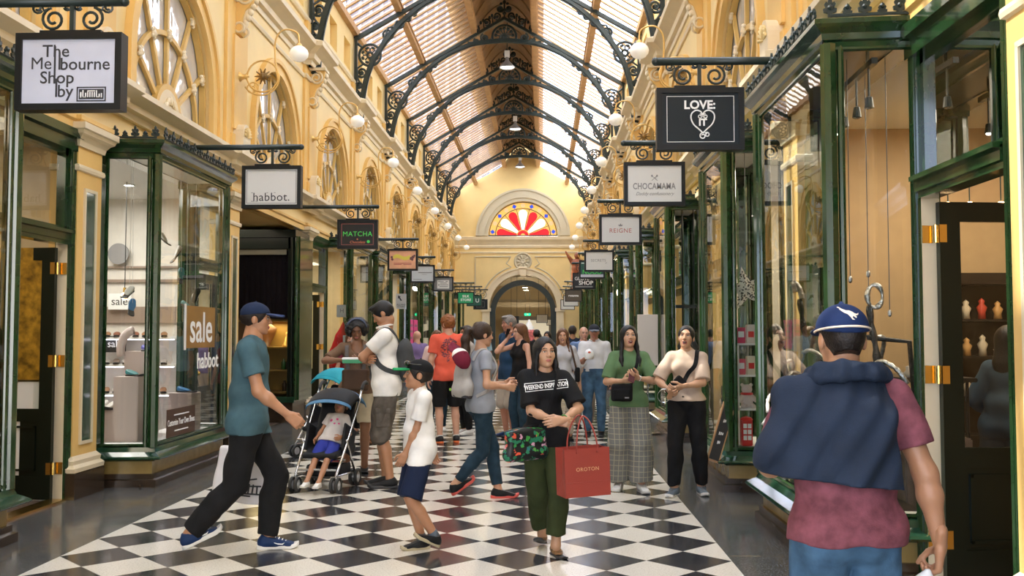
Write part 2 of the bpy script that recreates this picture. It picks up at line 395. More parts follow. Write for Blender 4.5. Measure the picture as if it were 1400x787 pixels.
def arch_window(side):
    T = lambda y, z, u=0.0: (u if side < 0 else -u, y, z)
    root = struct_root('window_1'); yc = PB/2
    mb = MB(); pts = [(yc-WH-0.05, ZS-0.02)] + arch_pts(yc, WH+0.05) + [(yc+WH+0.05, ZS-0.02)]
    mb.add([T(y, z, -0.15) for y, z in pts], [list(range(len(pts)))]); mb.build('glass', UPGL, root, recalc=False)
    mb = MB(); ring_band(mb, T, yc, WH-0.02, WH+0.13, -0.02, 0.05, ZS); ring_band(mb, T, yc, WH+0.13, WH+0.20, -0.02, 0.085, ZS); mb.build('architrave', YEL, root)
    mb = MB(); ring_band(mb, T, yc, WH-0.07, WH-0.02, -0.14, -0.06, ZS)
    zc = ZS + 0.03
    def bar(a, r0, r1, w=0.030):
        d = (cos(a), sin(a)); p = (-d[1], d[0])
        c = [(yc+d[0]*r0+p[0]*w, zc+d[1]*r0+p[1]*w), (yc+d[0]*r1+p[0]*w, zc+d[1]*r1+p[1]*w), (yc+d[0]*r1-p[0]*w, zc+d[1]*r1-p[1]*w), (yc+d[0]*r0-p[0]*w, zc+d[1]*r0-p[1]*w)]
        mb.prism(c, lambda y, z, t: T(y, z, t), -0.14, -0.095)
    for a, r1 in ((90, 1.77), (62, 1.66), (118, 1.66), (34, 1.42), (146, 1.42)): bar(R(a), 0.34, r1)
    ring_band(mb, T, yc, 0.34, 0.41, -0.14, -0.07, zp=zc)
    ring_band(mb, T, yc, 0.99, 1.05, -0.14, -0.09, zp=zc)
    mb.build('muntin', GOLDY, root)
    mb = MB(); ring_band(mb, T, yc, 0.04, 0.34, -0.13, -0.07, zp=zc)
    for i in range(7):
        a = R(12 + 26*i); mb.sphere(T(yc+0.2*cos(a), zc+0.2*sin(a), -0.05), (0.03, 0.035, 0.06), 8, 5, Matrix.Rotation(-(a-pi/2) if side < 0 else -(a-pi/2), 3, 'X'))
    mb.build('fan_ornament', CREAM, root)
    for a, r in ((90, 1.02), (62, 1.02), (118, 1.02), (34, 1.02), (146, 1.02), (62, 1.62), (118, 1.62), (34, 1.38), (146, 1.38)):
        mb = MB(); c = T(yc+r*cos(R(a)), zc+r*sin(R(a)), -0.08)
        mb.sphere(c, (0.03, 0.05, 0.06), 8, 6)
        for j in range(5): mb.sphere((c[0], c[1]+0.05*cos(j*1.257), c[2]+0.06*sin(j*1.257)), 0.026, 6, 4)
        mb.build('boss', CREAM, root)
    mb = MB(); x0, x1 = sorted((T(0,0,-0.16)[0], T(0,0,0.06)[0])); mb.box((x0, yc-WH-0.2, ZS-0.07), (x1, yc+WH+0.2, ZS)); mb.build('sill', CREAM, root)
    return root
WINN = 1
for side in (-1, 1):
    w0 = arch_window(side)
    for k in range(K0, K1):
        w = w0 if k == K0 else copy_tree(w0)
        w.name = 'window_%d' % WINN; WINN += 1; w.location = (TX(side, 0), PY(k), 0)
# shell acroterion blocks on the fascia cornice, beside each pilaster, and scroll consoles under the main cornice
def console(side):
    T = lambda y, z, u=0.0: (u if side < 0 else -u, y, z)
    root = struct_root('trim_8')
    prof = []
    for i in range(22): t = i/21; a = pi*0.5 - t*3.3*pi; r = 0.13*(1-0.75*t); prof.append((0.17+r*cos(a), 6.44+r*sin(a)))
    mb = MB()
    mb.prism([(0.02,6.60),(0.34,6.60),(0.33,6.50),(0.29,6.36),(0.18,6.24),(0.12,6.08),(0.13,5.96),(0.10,5.90),(0.02,5.90)], lambda u, z, t: T(t, z, u), -0.11, 0.11)
    mb.build('scroll_body', GOLDY if False else YEL, root)
    mb = MB()
    for yy in (-0.115, 0.115):
        mb.tube([T(yy, z, u) for u, z in prof], 0.022, 6)
        mb.tube([T(yy, 5.99+0.07*sin(a), 0.10+0.07*cos(a)) for a in np.linspace(-2.5, 3.4, 14)], 0.018, 6)
    for i in range(7):
        t = i/6; mb.sphere(T(0, 6.50-0.5*t, 0.335-0.22*t), (0.05, 0.085*(1-0.4*t), 0.06), 8, 6)
    mb.build('acanthus_leaf', CREAM, root, smooth=True)
    mb = MB(); x0, x1 = sorted((T(0,0,0.0)[0], T(0,0,0.36)[0])); mb.box((x0, -0.17, 6.58), (x1, 0.17, 6.63)); mb.build('abacus', CREAM, root)
    return root
def shell_block(side):
    T = lambda y, z, u=0.0: (u if side < 0 else -u, y, z)
    root = struct_root('trim_9')
    pts = [(-0.17,4.19),(0.17,4.19)] + [(0.17*cos(a), 4.40+0.19*sin(a)) for a in np.linspace(0, pi, 13)]
    mb = MB(); mb.prism(pts, lambda y, z, t: T(y, z, t), 0.02, 0.20); mb.build('block', CREAM, root)
    mb = MB()
    for i in range(9):
        a = R(10+20*i); mb.tube([T(0.03*cos(a), 4.40+0.03*sin(a), 0.205), T(0.13*cos(a), 4.40+0.145*sin(a), 0.215)], [0.010, 0.022], 6)
    mb.build('shell_rib', YEL2, root, smooth=True); return root
for side in (-1, 1):
    c0 = console(side); s0 = shell_block(side)
    for k in range(K0+1, K1):
        c = c0 if k == K0+1 else copy_tree(c0); c.location = (TX(side, 0), PY(k), 0)
        s = s0 if k == K0+1 else copy_tree(s0); s.location = (TX(side, 0.0), PY(k), 0)
# ---------------------------------------------------------------- ground-floor pilasters
def pilaster(side):
    T = lambda y, z, u=0.0: (u if side < 0 else -u, y, z)
    root = struct_root('trim_10')
    def bx(mb, y0, y1, z0, z1, u0, u1):
        x0, x1 = sorted((T(0,0,u0)[0], T(0,0,u1)[0])); mb.box((x0, y0, z0), (x1, y1, z1))
    def ringp(mb, prof):   # moulding round the three exposed faces
        pts = [(-0.24,-0.25),(0.03,-0.25),(0.03,0.25),(-0.24,0.25)]
        P = [(T(0,0,u)[0], y) for u, y in pts]
        if side > 0: P = P[::-1]
        mb.sweep(prof, P)
    mb = MB(); bx(mb, -0.25, 0.25, 0.0, 3.58, -0.24, 0.03); mb.build('shaft', YEL, root)
    mb = MB(); ringp(mb, [(0,0),(0.06,0),(0.06,0.24),(0,0.26)]); mb.build('plinth', PLINTH, root)
    mb = MB(); ringp(mb, [(0,0.25),(0.055,0.25),(0.06,0.29),(0.03,0.32),(0.035,0.36),(0.0,0.40)])
    ringp(mb, [(0,3.12),(0.02,3.13),(0.025,3.155),(0.02,3.18),(0,3.19)])
    ringp(mb, [(0,3.36),(0.02,3.36),(0.03,3.41),(0.06,3.45),(0.09,3.47),(0.10,3.50),(0.12,3.51),(0.12,3.57),(0,3.58)]); mb.build('moulding', CREAM, root)
    mb = MB()
    for y0, y1, z0, z1 in ((-0.13,-0.10,0.52,2.95),(0.10,0.13,0.52,2.95),(-0.13,0.13,0.50,0.53),(-0.13,0.13,2.94,2.97)): bx(mb, y0, y1, z0, z1, 0.02, 0.05)
    mb.build('panel_frame', CREAM, root)
    mb = MB(); bx(mb, -0.10, 0.10, 0.53, 2.94, 0.02, 0.037); mb.build('panel', GREENL, root)
    return root
for side in (-1, 1):
    p0 = pilaster(side)
    for k in range(K0, K1+1):
        p = p0 if k == K0 else copy_tree(p0); p.location = (TX(side, 0), PY(k)-(0.27 if side > 0 else 0), 0)
# ---------------------------------------------------------------- glazed roof
HW = (XR - XL)/2; ZE, ZR = 8.78, 10.80; SL = (ZR-ZE)/HW
def rz_(dx): return ZR - SL*abs(dx)
mb = MB()
for s in (-1, 1): mb.add([(CX+s*HW, PY(K0), ZE+0.10), (CX+s*0.86, PY(K0), rz_(0.86)+0.10), (CX+s*0.86, YEND, rz_(0.86)+0.10), (CX+s*HW, YEND, ZE+0.10)], [(0,1,2,3)])
o = mb.build('ceiling_glass', ROOFGL, recalc=False); o['kind'] = 'structure'
mb = MB(); y = PY(K0) + 0.2
while y < YEND-0.05:
    for s in (-1, 1):
        pts = [(HW-0.02, rz_(HW)+0.085), (0.84, rz_(0.84)+0.085), (0.84, rz_(0.84)+0.045), (HW-0.02, rz_(HW)+0.045)]
        mb.prism(pts, lambda p, z, t: (CX+s*p, t, z), y-0.038, y+0.038)
    y += 0.4045
o = mb.build('ceiling_bars', WOOD); o['kind'] = 'structure'
mb = MB()
for d in (-0.86, 0.86, -2.35, 2.35):
    z = rz_(d); w = 0.075
    mb.box((CX+d-w, PY(K0), z-0.16), (CX+d+w, YEND, z+0.06)); mb.box((CX+d-w-0.03, PY(K0), z-0.05), (CX+d+w+0.03, YEND, z-0.02))
o = mb.build('ceiling_purlins', WOOD); o['kind'] = 'structure'
mb = MB(); n = 14      # boarded crown of the roof with its curved ribs
rows = []
for i in range(n+1):
    t = -1 + 2*i/n; x = 0.90*t; rows.append([(CX+x, PY(K0), 11.20 - 0.88*t*t), (CX+x, YEND, 11.20 - 0.88*t*t)])
mb.grid(rows)
o = mb.build('ceiling', WOODD, recalc=False); o['kind'] = 'structure'
mb = MB(); y = PY(K0)+0.6
while y < YEND:
    mb.tube([(CX+0.88*(-1+2*i/n), y, 11.18 - 0.88*(-1+2*i/n)**2) for i in range(n+1)], 0.018, 5); y += 1.112
o = mb.build('ceiling_ribs', WOODD); o['kind'] = 'structure'
mb = MB()      # opaque boards added over the glass to shade the strips beside the crown
mb.box((CX-1.50, PY(K0), rz_(0.9)+0.16), (CX-0.84, YEND, rz_(0.9)+0.20)); mb.box((CX+0.84, PY(K0), rz_(0.9)+0.16), (CX+1.12, YEND, rz_(0.9)+0.20))
o = mb.build('ceiling_shade_boards', WOODD); o['kind'] = 'structure'
# ---------------------------------------------------------------- end wall with arch, fanlight and the arcade beyond
EC = -0.97; ER, EZ = 1.72, 2.92      # arch centre, radius, springing
mb = MB()
def eq(pts, y=YEND): mb.add([(x, y, z) for x, z in pts], [list(range(len(pts)))])
eq([(XL-0.4,0),(EC-ER,0),(EC-ER,EZ),(XL-0.4,EZ)]); eq([(EC+ER,0),(XR+0.4,0),(XR+0.4,EZ),(EC+ER,EZ)])
n = 28; ap = [(EC+ER*cos(pi-pi*i/n), EZ+ER*sin(pi-pi*i/n)) for i in range(n+1)]
eq([(XL-0.4,EZ),(EC-ER,EZ),(EC-ER,6.6),(XL-0.4,6.6)]); eq([(EC+ER,EZ),(XR+0.4,EZ),(XR+0.4,6.6),(EC+ER,6.6)])
for i in range(n):
    (x0,z0),(x1,z1) = ap[i], ap[i+1]; eq([(x0,z0),(x1,z1),(x1,6.6),(x0,6.6)]); mb.add([(x0,YEND,z0),(x1,YEND,z1),(x1,YEND+0.5,z1),(x0,YEND+0.5,z0)], [(0,1,2,3)])
for s in (-1, 1): mb.add([(EC+s*ER,YEND,0),(EC+s*ER,YEND+0.5,0),(EC+s*ER,YEND+0.5,EZ),(EC+s*ER,YEND,EZ)], [(0,1,2,3)])
FR = 1.78; fp = [(EC+FR*cos(pi-pi*i/n), 6.6+FR*sin(pi-pi*i/n)) for i in range(n+1)]
def roofz(x): return min(rz_(x-CX), 10.6) if abs(x-CX) < HW else ZE
eq([(XL-0.4,6.6),(EC-FR,6.6),(EC-FR,roofz(EC-FR)),(XL-0.4,ZE)]); eq([(EC+FR,6.6),(XR+0.4,6.6),(XR+0.4,ZE),(EC+FR,roofz(EC+FR))])
for i in range(n):
    (x0,z0),(x1,z1) = fp[i], fp[i+1]; eq([(x0,z0),(x1,z1),(x1,roofz(x1)),(x0,roofz(x0))]); mb.add([(x0,YEND,z0),(x1,YEND,z1),(x1,YEND+0.25,z1),(x0,YEND+0.25,z0)], [(0,1,2,3)])
eq([(CX-1.0,10.0),(CX+1.0,10.0),(CX+1.0,11.25),(CX-1.0,11.25)], YEND+0.02)
o = mb.build('wall_end', YEL2, recalc=False); o['kind'] = 'structure'
def xring(mb, c, zp, r0, r1, y0, y1, zlow=None, a0=pi, a1=0, n=32):
    A = [(c+r0*cos(a0+(a1-a0)*i/n), zp+r0*sin(a0+(a1-a0)*i/n)) for i in range(n+1)]; B = [(c+r1*cos(a0+(a1-a0)*i/n), zp+r1*sin(a0+(a1-a0)*i/n)) for i in range(n+1)]
    if zlow is not None: A = [(c-r0,zlow)]+A+[(c+r0,zlow)]; B = [(c-r1,zlow)]+B+[(c+r1,zlow)]
    mb.grid([[(x,y,z) for x,z in p] for p,y in ((A,y0),(A,y1),(B,y1),(B,y0),(A,y0))])
    for e in (0,-1): mb.add([(A[e][0],y0,A[e][1]),(A[e][0],y1,A[e][1]),(B[e][0],y1,B[e][1]),(B[e][0],y0,B[e][1])], [(0,1,2,3)])
GREYC = mat('trim_greyed_cream', (0.56, 0.50, 0.36), 0.5)
mb = MB(); xring(mb, EC, 6.62, 1.78, 1.95, YEND-0.10, YEND+0.02); xring(mb, EC, 6.62, 1.95, 2.32, YEND-0.16, YEND+0.02); xring(mb, EC, 6.62, 2.32, 2.42, YEND-0.21, YEND+0.02)
o = mb.build('trim_11', GREYC); o['kind'] = 'structure'
mb = MB(); xring(mb, EC, EZ, ER, ER+0.26, YEND-0.10, YEND+0.02); xring(mb, EC, EZ, ER+0.26, ER+0.34, YEND-0.15, YEND+0.02)
for s in (-1, 1): mb.box((EC+s*(ER+0.17)-0.19, YEND-0.16, 0), (EC+s*(ER+0.17)+0.19, YEND+0.02, EZ-0.18)); mb.box((EC+s*(ER+0.17)-0.25, YEND-0.22, EZ-0.18), (EC+s*(ER+0.17)+0.25, YEND+0.02, EZ))
mb.prism([(-0.13,4.55),(0.13,4.55),(0.22,5.0),(-0.22,5.0)], lambda x, z, t: (EC+x, t, z), YEND-0.28, YEND)
mb.tube([(EC-0.2,YEND-0.25,4.95),(EC+0.2,YEND-0.25,4.95)], 0.07, 8)
o = mb.build('trim_12', CREAM); o['kind'] = 'structure'
mb = MB(); mb.sweep([(0,6.0),(0.05,6.0),(0.07,6.10),(0.05,6.15),(0.12,6.30),(0.20,6.42),(0.22,6.55),(0,6.6)], [(XL-0.1, YEND), (XR+0.1, YEND)]); mb.sweep([(0,5.72),(0.04,5.72),(0.05,5.80),(0,5.82)], [(XL-0.1, YEND), (XR+0.1, YEND)])
o = mb.build('trim_13', CREAM); o['kind'] = 'structure'
mb = MB()
for s in (-1, 1):       # raised spandrel panels beside the rosette
    out = [(EC+s*0.62,5.55),(EC+s*2.45,5.55),(EC+s*2.45,3.55)] + [(EC+s*2.18*cos(a), EZ+2.18*sin(a)) for a in np.linspace(R(20), R(74), 10)] + [(EC+s*0.85,5.2)]
    mb.tube([(x, YEND-0.02, z) for x, z in out], 0.035, 6, closed=True)
o = mb.build('trim_14', GREYC); o['kind'] = 'structure'
mb = MB(); mb.lathe([(0.0,0.10),(0.10,0.12),(0.14,0.05),(0.36,0.03),(0.38,0.09),(0.43,0.10),(0.46,0.05),(0.47,0)], (EC, YEND, 5.30), 28, Matrix.Rotation(pi/2, 3, 'X'))
for i in range(10):
    a = 2*pi*i/10; mb.sphere((EC+0.24*cos(a), YEND-0.06, 5.30+0.24*sin(a)), (0.12, 0.05, 0.055), 8, 6, Matrix.Rotation(-a, 3, 'Y'))
o = mb.build('trim_15', GREYC); o['kind'] = 'structure'
# stained-glass fanlight
RED = mat('stained_red', (0.62, 0.01, 0.02), 0.25, emit=(0.75, 0.01, 0.02), estr=0.35); SWH = mat('stained_white', (0.9, 0.9, 0.88), 0.3, emit=(1, 0.98, 0.95), estr=0.55)
SBL = mat('stained_blue', (0.02, 0.06, 0.5), 0.25, emit=(0.02, 0.07, 0.6), estr=0.4); SAM = mat('stained_amber', (0.75, 0.42, 0.10), 0.3, emit=(0.85, 0.5, 0.12), estr=0.35)
SPK = mat('stained_pink', (0.80, 0.42, 0.22), 0.3, emit=(0.85, 0.45, 0.25), estr=0.35)
fan = struct_root('window_%d' % WINN, (EC, YEND+0.08, 6.62)); WINN += 1
def fan_poly(name, m, polys, y=0.0):
    mb = MB()
    for p in polys: mb.prism(p, lambda x, z, t: (x, t, z), y, y+0.02)
    return mb.build(name, m, fan)
fan_poly('amber_ground', SAM, [[(1.80*cos(a), 1.80*sin(a)) for a in np.linspace(0, pi, 33)]], 0.03)
def petal(a, r0, r1, w):
    pts = []; d = (cos(a), sin(a)); p = (-sin(a), cos(a))
    prof = [(r0, w*0.30), (r0+(r1-r0)*0.35, w*0.55), (r0+(r1-r0)*0.72, w*0.98), (r0+(r1-r0)*0.86, w*0.95), (r0+(r1-r0)*0.96, w*0.6), (r1, 0.12*w)]
    for r, ww in prof: pts.append((d[0]*r+p[0]*ww, d[1]*r+p[1]*ww))
    for r, ww in prof[::-1]: pts.append((d[0]*r-p[0]*ww, d[1]*r-p[1]*ww))
    return [(x, max(z, 0.0)) for x, z in pts]
for i in range(7):
    a = R(8 + 164*i/6); mb_m = RED if i % 2 == 0 else SWH
    fan_poly('petal', mb_m, [petal(a, 0.34, 1.36, 0.22)], 0.0)
fan_poly('centre_roundel', RED, [[(0.29*cos(a), 0.29*sin(a)) for a in np.linspace(0, pi, 17)]], -0.01)
fan_poly('inner_arch', SAM, [[(0.13*cos(a), 0.13*sin(a)) for a in np.linspace(0, pi, 13)]], -0.02)
bl, pk = [], []
for i in range(11):
    a = R(8 + 164*i/10)
    if i % 2 == 1:
        pk.append([(1.58*cos(a)+0.115*cos(b), 1.58*sin(a)+0.115*sin(b)) for b in np.linspace(0, 2*pi, 12, endpoint=False)])
    for s in (-1, 1):
        if i % 2 == 0: bl.append([(1.46*cos(a), 1.46*sin(a)), (1.70*cos(a), 1.70*sin(a)), (1.58*cos(a+s*0.075), 1.58*sin(a+s*0.075))])
fan_poly('blue_lozenge', SBL, bl, 0.0); fan_poly('rosette_disc', SPK, pk, 0.0)
mb = MB()
for s0 in (1.42, 1.74): mb.tube([(s0*cos(a), -0.01, s0*sin(a)) for a in np.linspace(0, pi, 33)], 0.018, 6)
for i in range(8): a = R(8 + 164*(i-0.5)/6); mb.tube([(0.32*cos(a), -0.01, max(0.0, 0.32*sin(a))), (1.40*cos(a), -0.01, max(0.0, 1.40*sin(a)))], 0.014, 5)
mb.tube([(-1.8, -0.01, 0.02), (1.8, -0.01, 0.02)], 0.03, 6)
mb.build('leading', IRON, fan)
# the near end wall with its street arch, behind the camera, and a tower block beyond the roof
mb = MB(); yb = PY(K0); ap = [(CX+2.3*cos(pi-pi*i/n), 3.2+2.3*sin(pi-pi*i/n)) for i in range(n+1)]
eq([(XL-0.4,0),(CX-2.3,0),(CX-2.3,6.6),(XL-0.4,6.6)], yb); eq([(CX+2.3,0),(XR+0.4,0),(XR+0.4,6.6),(CX+2.3,6.6)], yb)
for i in range(n): (x0,z0),(x1,z1) = ap[i], ap[i+1]; eq([(x0,z0),(x1,z1),(x1,6.6),(x0,6.6)], yb)
eq([(XL-0.4,6.6),(XR+0.4,6.6),(XR+0.4,ZE+0.1),(CX+0.9,rz_(0.9)+0.1),(CX+0.9,11.25),(CX-0.9,11.25),(CX-0.9,rz_(0.9)+0.1),(XL-0.4,ZE+0.1)], yb)
o = mb.build('wall_near', YEL2, recalc=False); o['kind'] = 'structure'
TW = mat('tower_bluegrey', (0.085,0.105,0.16), 0.4, var=0.2, vscale=0.2); TWL = mat('tower_pale', (0.22,0.24,0.28), 0.5)
mb = MB(); mb.box((-17,82,0), (-2.6,100,75)); mb.cur = 1
for i in range(15):
    for j in range(24): mb.box((-16.8+0.95*i,81.85,14+2.5*j), (-16.8+0.95*i+0.28,82.0,14+2.5*j+2.2))
o = mb.build('exterior_tower', [TW, TWL], recalc=False); o['kind'] = 'structure'
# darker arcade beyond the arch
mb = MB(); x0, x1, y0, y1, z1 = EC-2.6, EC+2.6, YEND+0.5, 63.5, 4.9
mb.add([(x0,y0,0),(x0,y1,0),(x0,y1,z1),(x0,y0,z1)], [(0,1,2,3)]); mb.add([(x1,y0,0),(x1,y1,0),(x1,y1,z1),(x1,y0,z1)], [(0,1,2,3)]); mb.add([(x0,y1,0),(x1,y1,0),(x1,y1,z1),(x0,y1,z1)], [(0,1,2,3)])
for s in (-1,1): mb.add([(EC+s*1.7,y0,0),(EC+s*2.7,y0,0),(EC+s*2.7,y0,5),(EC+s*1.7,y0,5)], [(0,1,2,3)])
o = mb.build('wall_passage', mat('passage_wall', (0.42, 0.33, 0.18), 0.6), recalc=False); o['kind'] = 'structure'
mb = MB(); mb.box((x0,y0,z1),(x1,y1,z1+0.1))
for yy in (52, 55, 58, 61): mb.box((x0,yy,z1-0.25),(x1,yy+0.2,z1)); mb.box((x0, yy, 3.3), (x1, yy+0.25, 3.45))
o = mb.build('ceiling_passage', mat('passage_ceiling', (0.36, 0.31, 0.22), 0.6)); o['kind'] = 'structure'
mb = MB(); xring(mb, EC, EZ-0.25, ER-0.30, ER-0.02, YEND+0.15, YEND+0.40, 0.0)
o = mb.build('trim_16', IRON); o['kind'] = 'structure'
mb = MB(); mb.box((EC-1.55, 63.2, 0), (EC+1.75, 63.45, 2.75)); o = mb.build('trim_17', mat('far_front_grey', (0.20, 0.18, 0.15), 0.4)); o['kind'] = 'structure'
# ---------------------------------------------------------------- shopfronts
BAYS = {}      # (side,k) -> (y0,y1,u)
DOORS = {}
for k in range(K0, K1):
    p = PY(k)
    BAYS[1, k] = (p+0.42, p+1.78, 0.50); DOORS[1, k] = (p+2.30, p+4.10, 0)
    if k % 2 == 0: BAYS[-1, k] = (p+0.55, p+2.75, 0.47); DOORS[-1, k] = (p+3.05, p+4.15, 0)
    else: BAYS[-1, k] = (p+1.90, p+4.05, 0.47); DOORS[-1, k] = (p+0.32, p+1.55, 0)
BAYS[1, 0] = (6.22, 8.22, 0.50); DOORS[1, 0] = (4.95, 6.08, 1)
BAYS[-1, 0] = (5.30, 7.17, 0.47); DOORS[-1, 0] = (7.55, 8.98, 1)
BAYS[-1, 1] = (9.86, 12.06, 0.47); DOORS[-1, 1] = (12.42, 13.45, 0)
BAYS[-1, 3] = (20.10, 22.30, 0.47); DOORS[-1, 3] = (18.50, 19.75, 1)
BAYS[-1, 4] = (23.20, 25.40, 0.47); DOORS[-1, 4] = (25.75, 26.80, 0)
BAYS[-1, 5] = (28.90, 31.10, 0.47); DOORS[-1, 5] = (27.45, 28.55, 0)
del BAYS[-1, 2], DOORS[-1, 2]
def palmette(w, h):
    half = [(0.16,0.0),(0.16,0.18),(0.46,0.22),(0.50,0.40),(0.30,0.44),(0.42,0.62),(0.30,0.74),(0.16,0.68),(0.12,0.86),(0.0,1.0)]
    pts = [(x*w, z*h) for x, z in half] + [(-x*w, z*h) for x, z in half[:-1]][::-1]
    return pts
def shop_bay(side, k, ya, yb, u):
    global WINN
    root = struct_root('window_%d' % WINN); WINN += 1
    path = [(-0.14, ya-0.06), (u, ya), (u, yb), (-0.14, yb+0.06)]
    XY = [Vector((TX(side, a), y)) for a, y in path]
    P = XY if side < 0 else XY[::-1]
    mb = MB(); mb.sweep([(-0.10,0),(0.06,0),(0.06,0.07),(0.03,0.08),(0.03,0.13),(-0.10,0.13)], P); mb.build('plinth', PLINTH, root)
    mb = MB(); mb.sweep([(-0.10,0.13),(0.0,0.13),(0.0,0.27),(-0.10,0.27)], P); mb.build('base_panel', BRASSP, root)
    mb = MB(); mb.sweep([(-0.10,0.26),(0.03,0.26),(0.05,0.275),(0.12,0.285),(0.13,0.30),(0.115,0.315),(0.05,0.355),(0.03,0.40),(-0.06,0.42),(-0.10,0.42)], P); mb.build('sill', GREENL, root)
    mb = MB(); mb.sweep([(-0.07,3.40),(0.02,3.40),(0.03,3.43),(0.05,3.44),(0.055,3.48),(0.09,3.51),(0.11,3.53),(0.11,3.56),(0.06,3.58),(-0.07,3.58)], P)
    mb.add([(p.x, p.y, 3.575) for p in XY], [(0,1,2,3)]); mb.build('cornice', GREEN, root)
    mb = MB()
    for i, p in enumerate(P):
        if i in (1, 2):
            mb.cyl((p.x, p.y, 0.40), (p.x, p.y, 3.42), 0.052, 8)
            for q in (P[i-1], P[i+1]):
                d = (q-p).normalized(); c = p + d*0.075; mb.cyl((c.x, c.y, 0.40), (c.x, c.y, 3.42), 0.024, 8)
        else:
            q = P[1] if i == 0 else P[2]; d = (q-p).normalized(); c = p + d*0.05; mb.cyl((c.x, c.y, 0.40), (c.x, c.y, 3.42), 0.05, 8); c = p+d*0.11; mb.cyl((c.x, c.y, 0.40), (c.x, c.y, 3.42), 0.02, 6)
    for i in range(3):
        a, b = P[i], P[i+1]
        for z in (0.425, 3.395): mb.tube([(a.x,a.y,z),(b.x,b.y,z)], 0.022, 6)
    mb.build('post', GREEN, root, smooth=True, angle=40)
    for i in range(3):
        a, b = P[i], P[i+1]; d = (b-a).normalized(); n = Vector((d.y, -d.x))*0.004
        mb = MB(); mb.add([(a.x+n.x,a.y+n.y,0.41),(b.x+n.x,b.y+n.y,0.41),(b.x+n.x,b.y+n.y,3.41),(a.x+n.x,a.y+n.y,3.41)], [(0,1,2,3)])
        mb.build('pane', GLASS, root, recalc=False)
    mb = MB()
    for i in range(3):
        a, b = P[i], P[i+1]; d = (b-a); Ln = d.length; d.normalize(); n = Vector((d.y, -d.x)); cnt = max(3, int(round(Ln/0.105)))
        for j in range(cnt+1):
            big = j % 2 == 0; c = a + d*(Ln*j/cnt) + n*0.085; pl = palmette(0.085 if big else 0.06, 0.135 if big else 0.085)
            mb.prism(pl, lambda x, z, t: (c.x+d.x*x+n.x*t, c.y+d.y*x+n.y*t, 3.575+z), -0.008, 0.008)
            mb.sphere((c.x+n.x*0.008, c.y+n.y*0.008, 3.575+0.06), 0.018, 6, 4)
        mb.tube([(a.x+n.x*0.085,a.y+n.y*0.085,3.585),(b.x+n.x*0.085,b.y+n.y*0.085,3.585)], 0.012, 5)
    mb.build('cresting', IRON, root)
    # display platform inside the bay
    mb = MB(); q = [(p.x, p.y) for p in XY]; mb.prism(q, lambda x, y, t: (x, y, t), 0.36, 0.405); mb.prism(q, lambda x, y, t: (x, y, t), 3.46, 3.50); mb.build('platform', PLAT.get((side, k), WHITE), root)
    return root
PLAT = {(1,0): mat('platform_dark', (0.05,0.04,0.035), 0.3)}
DN = 1
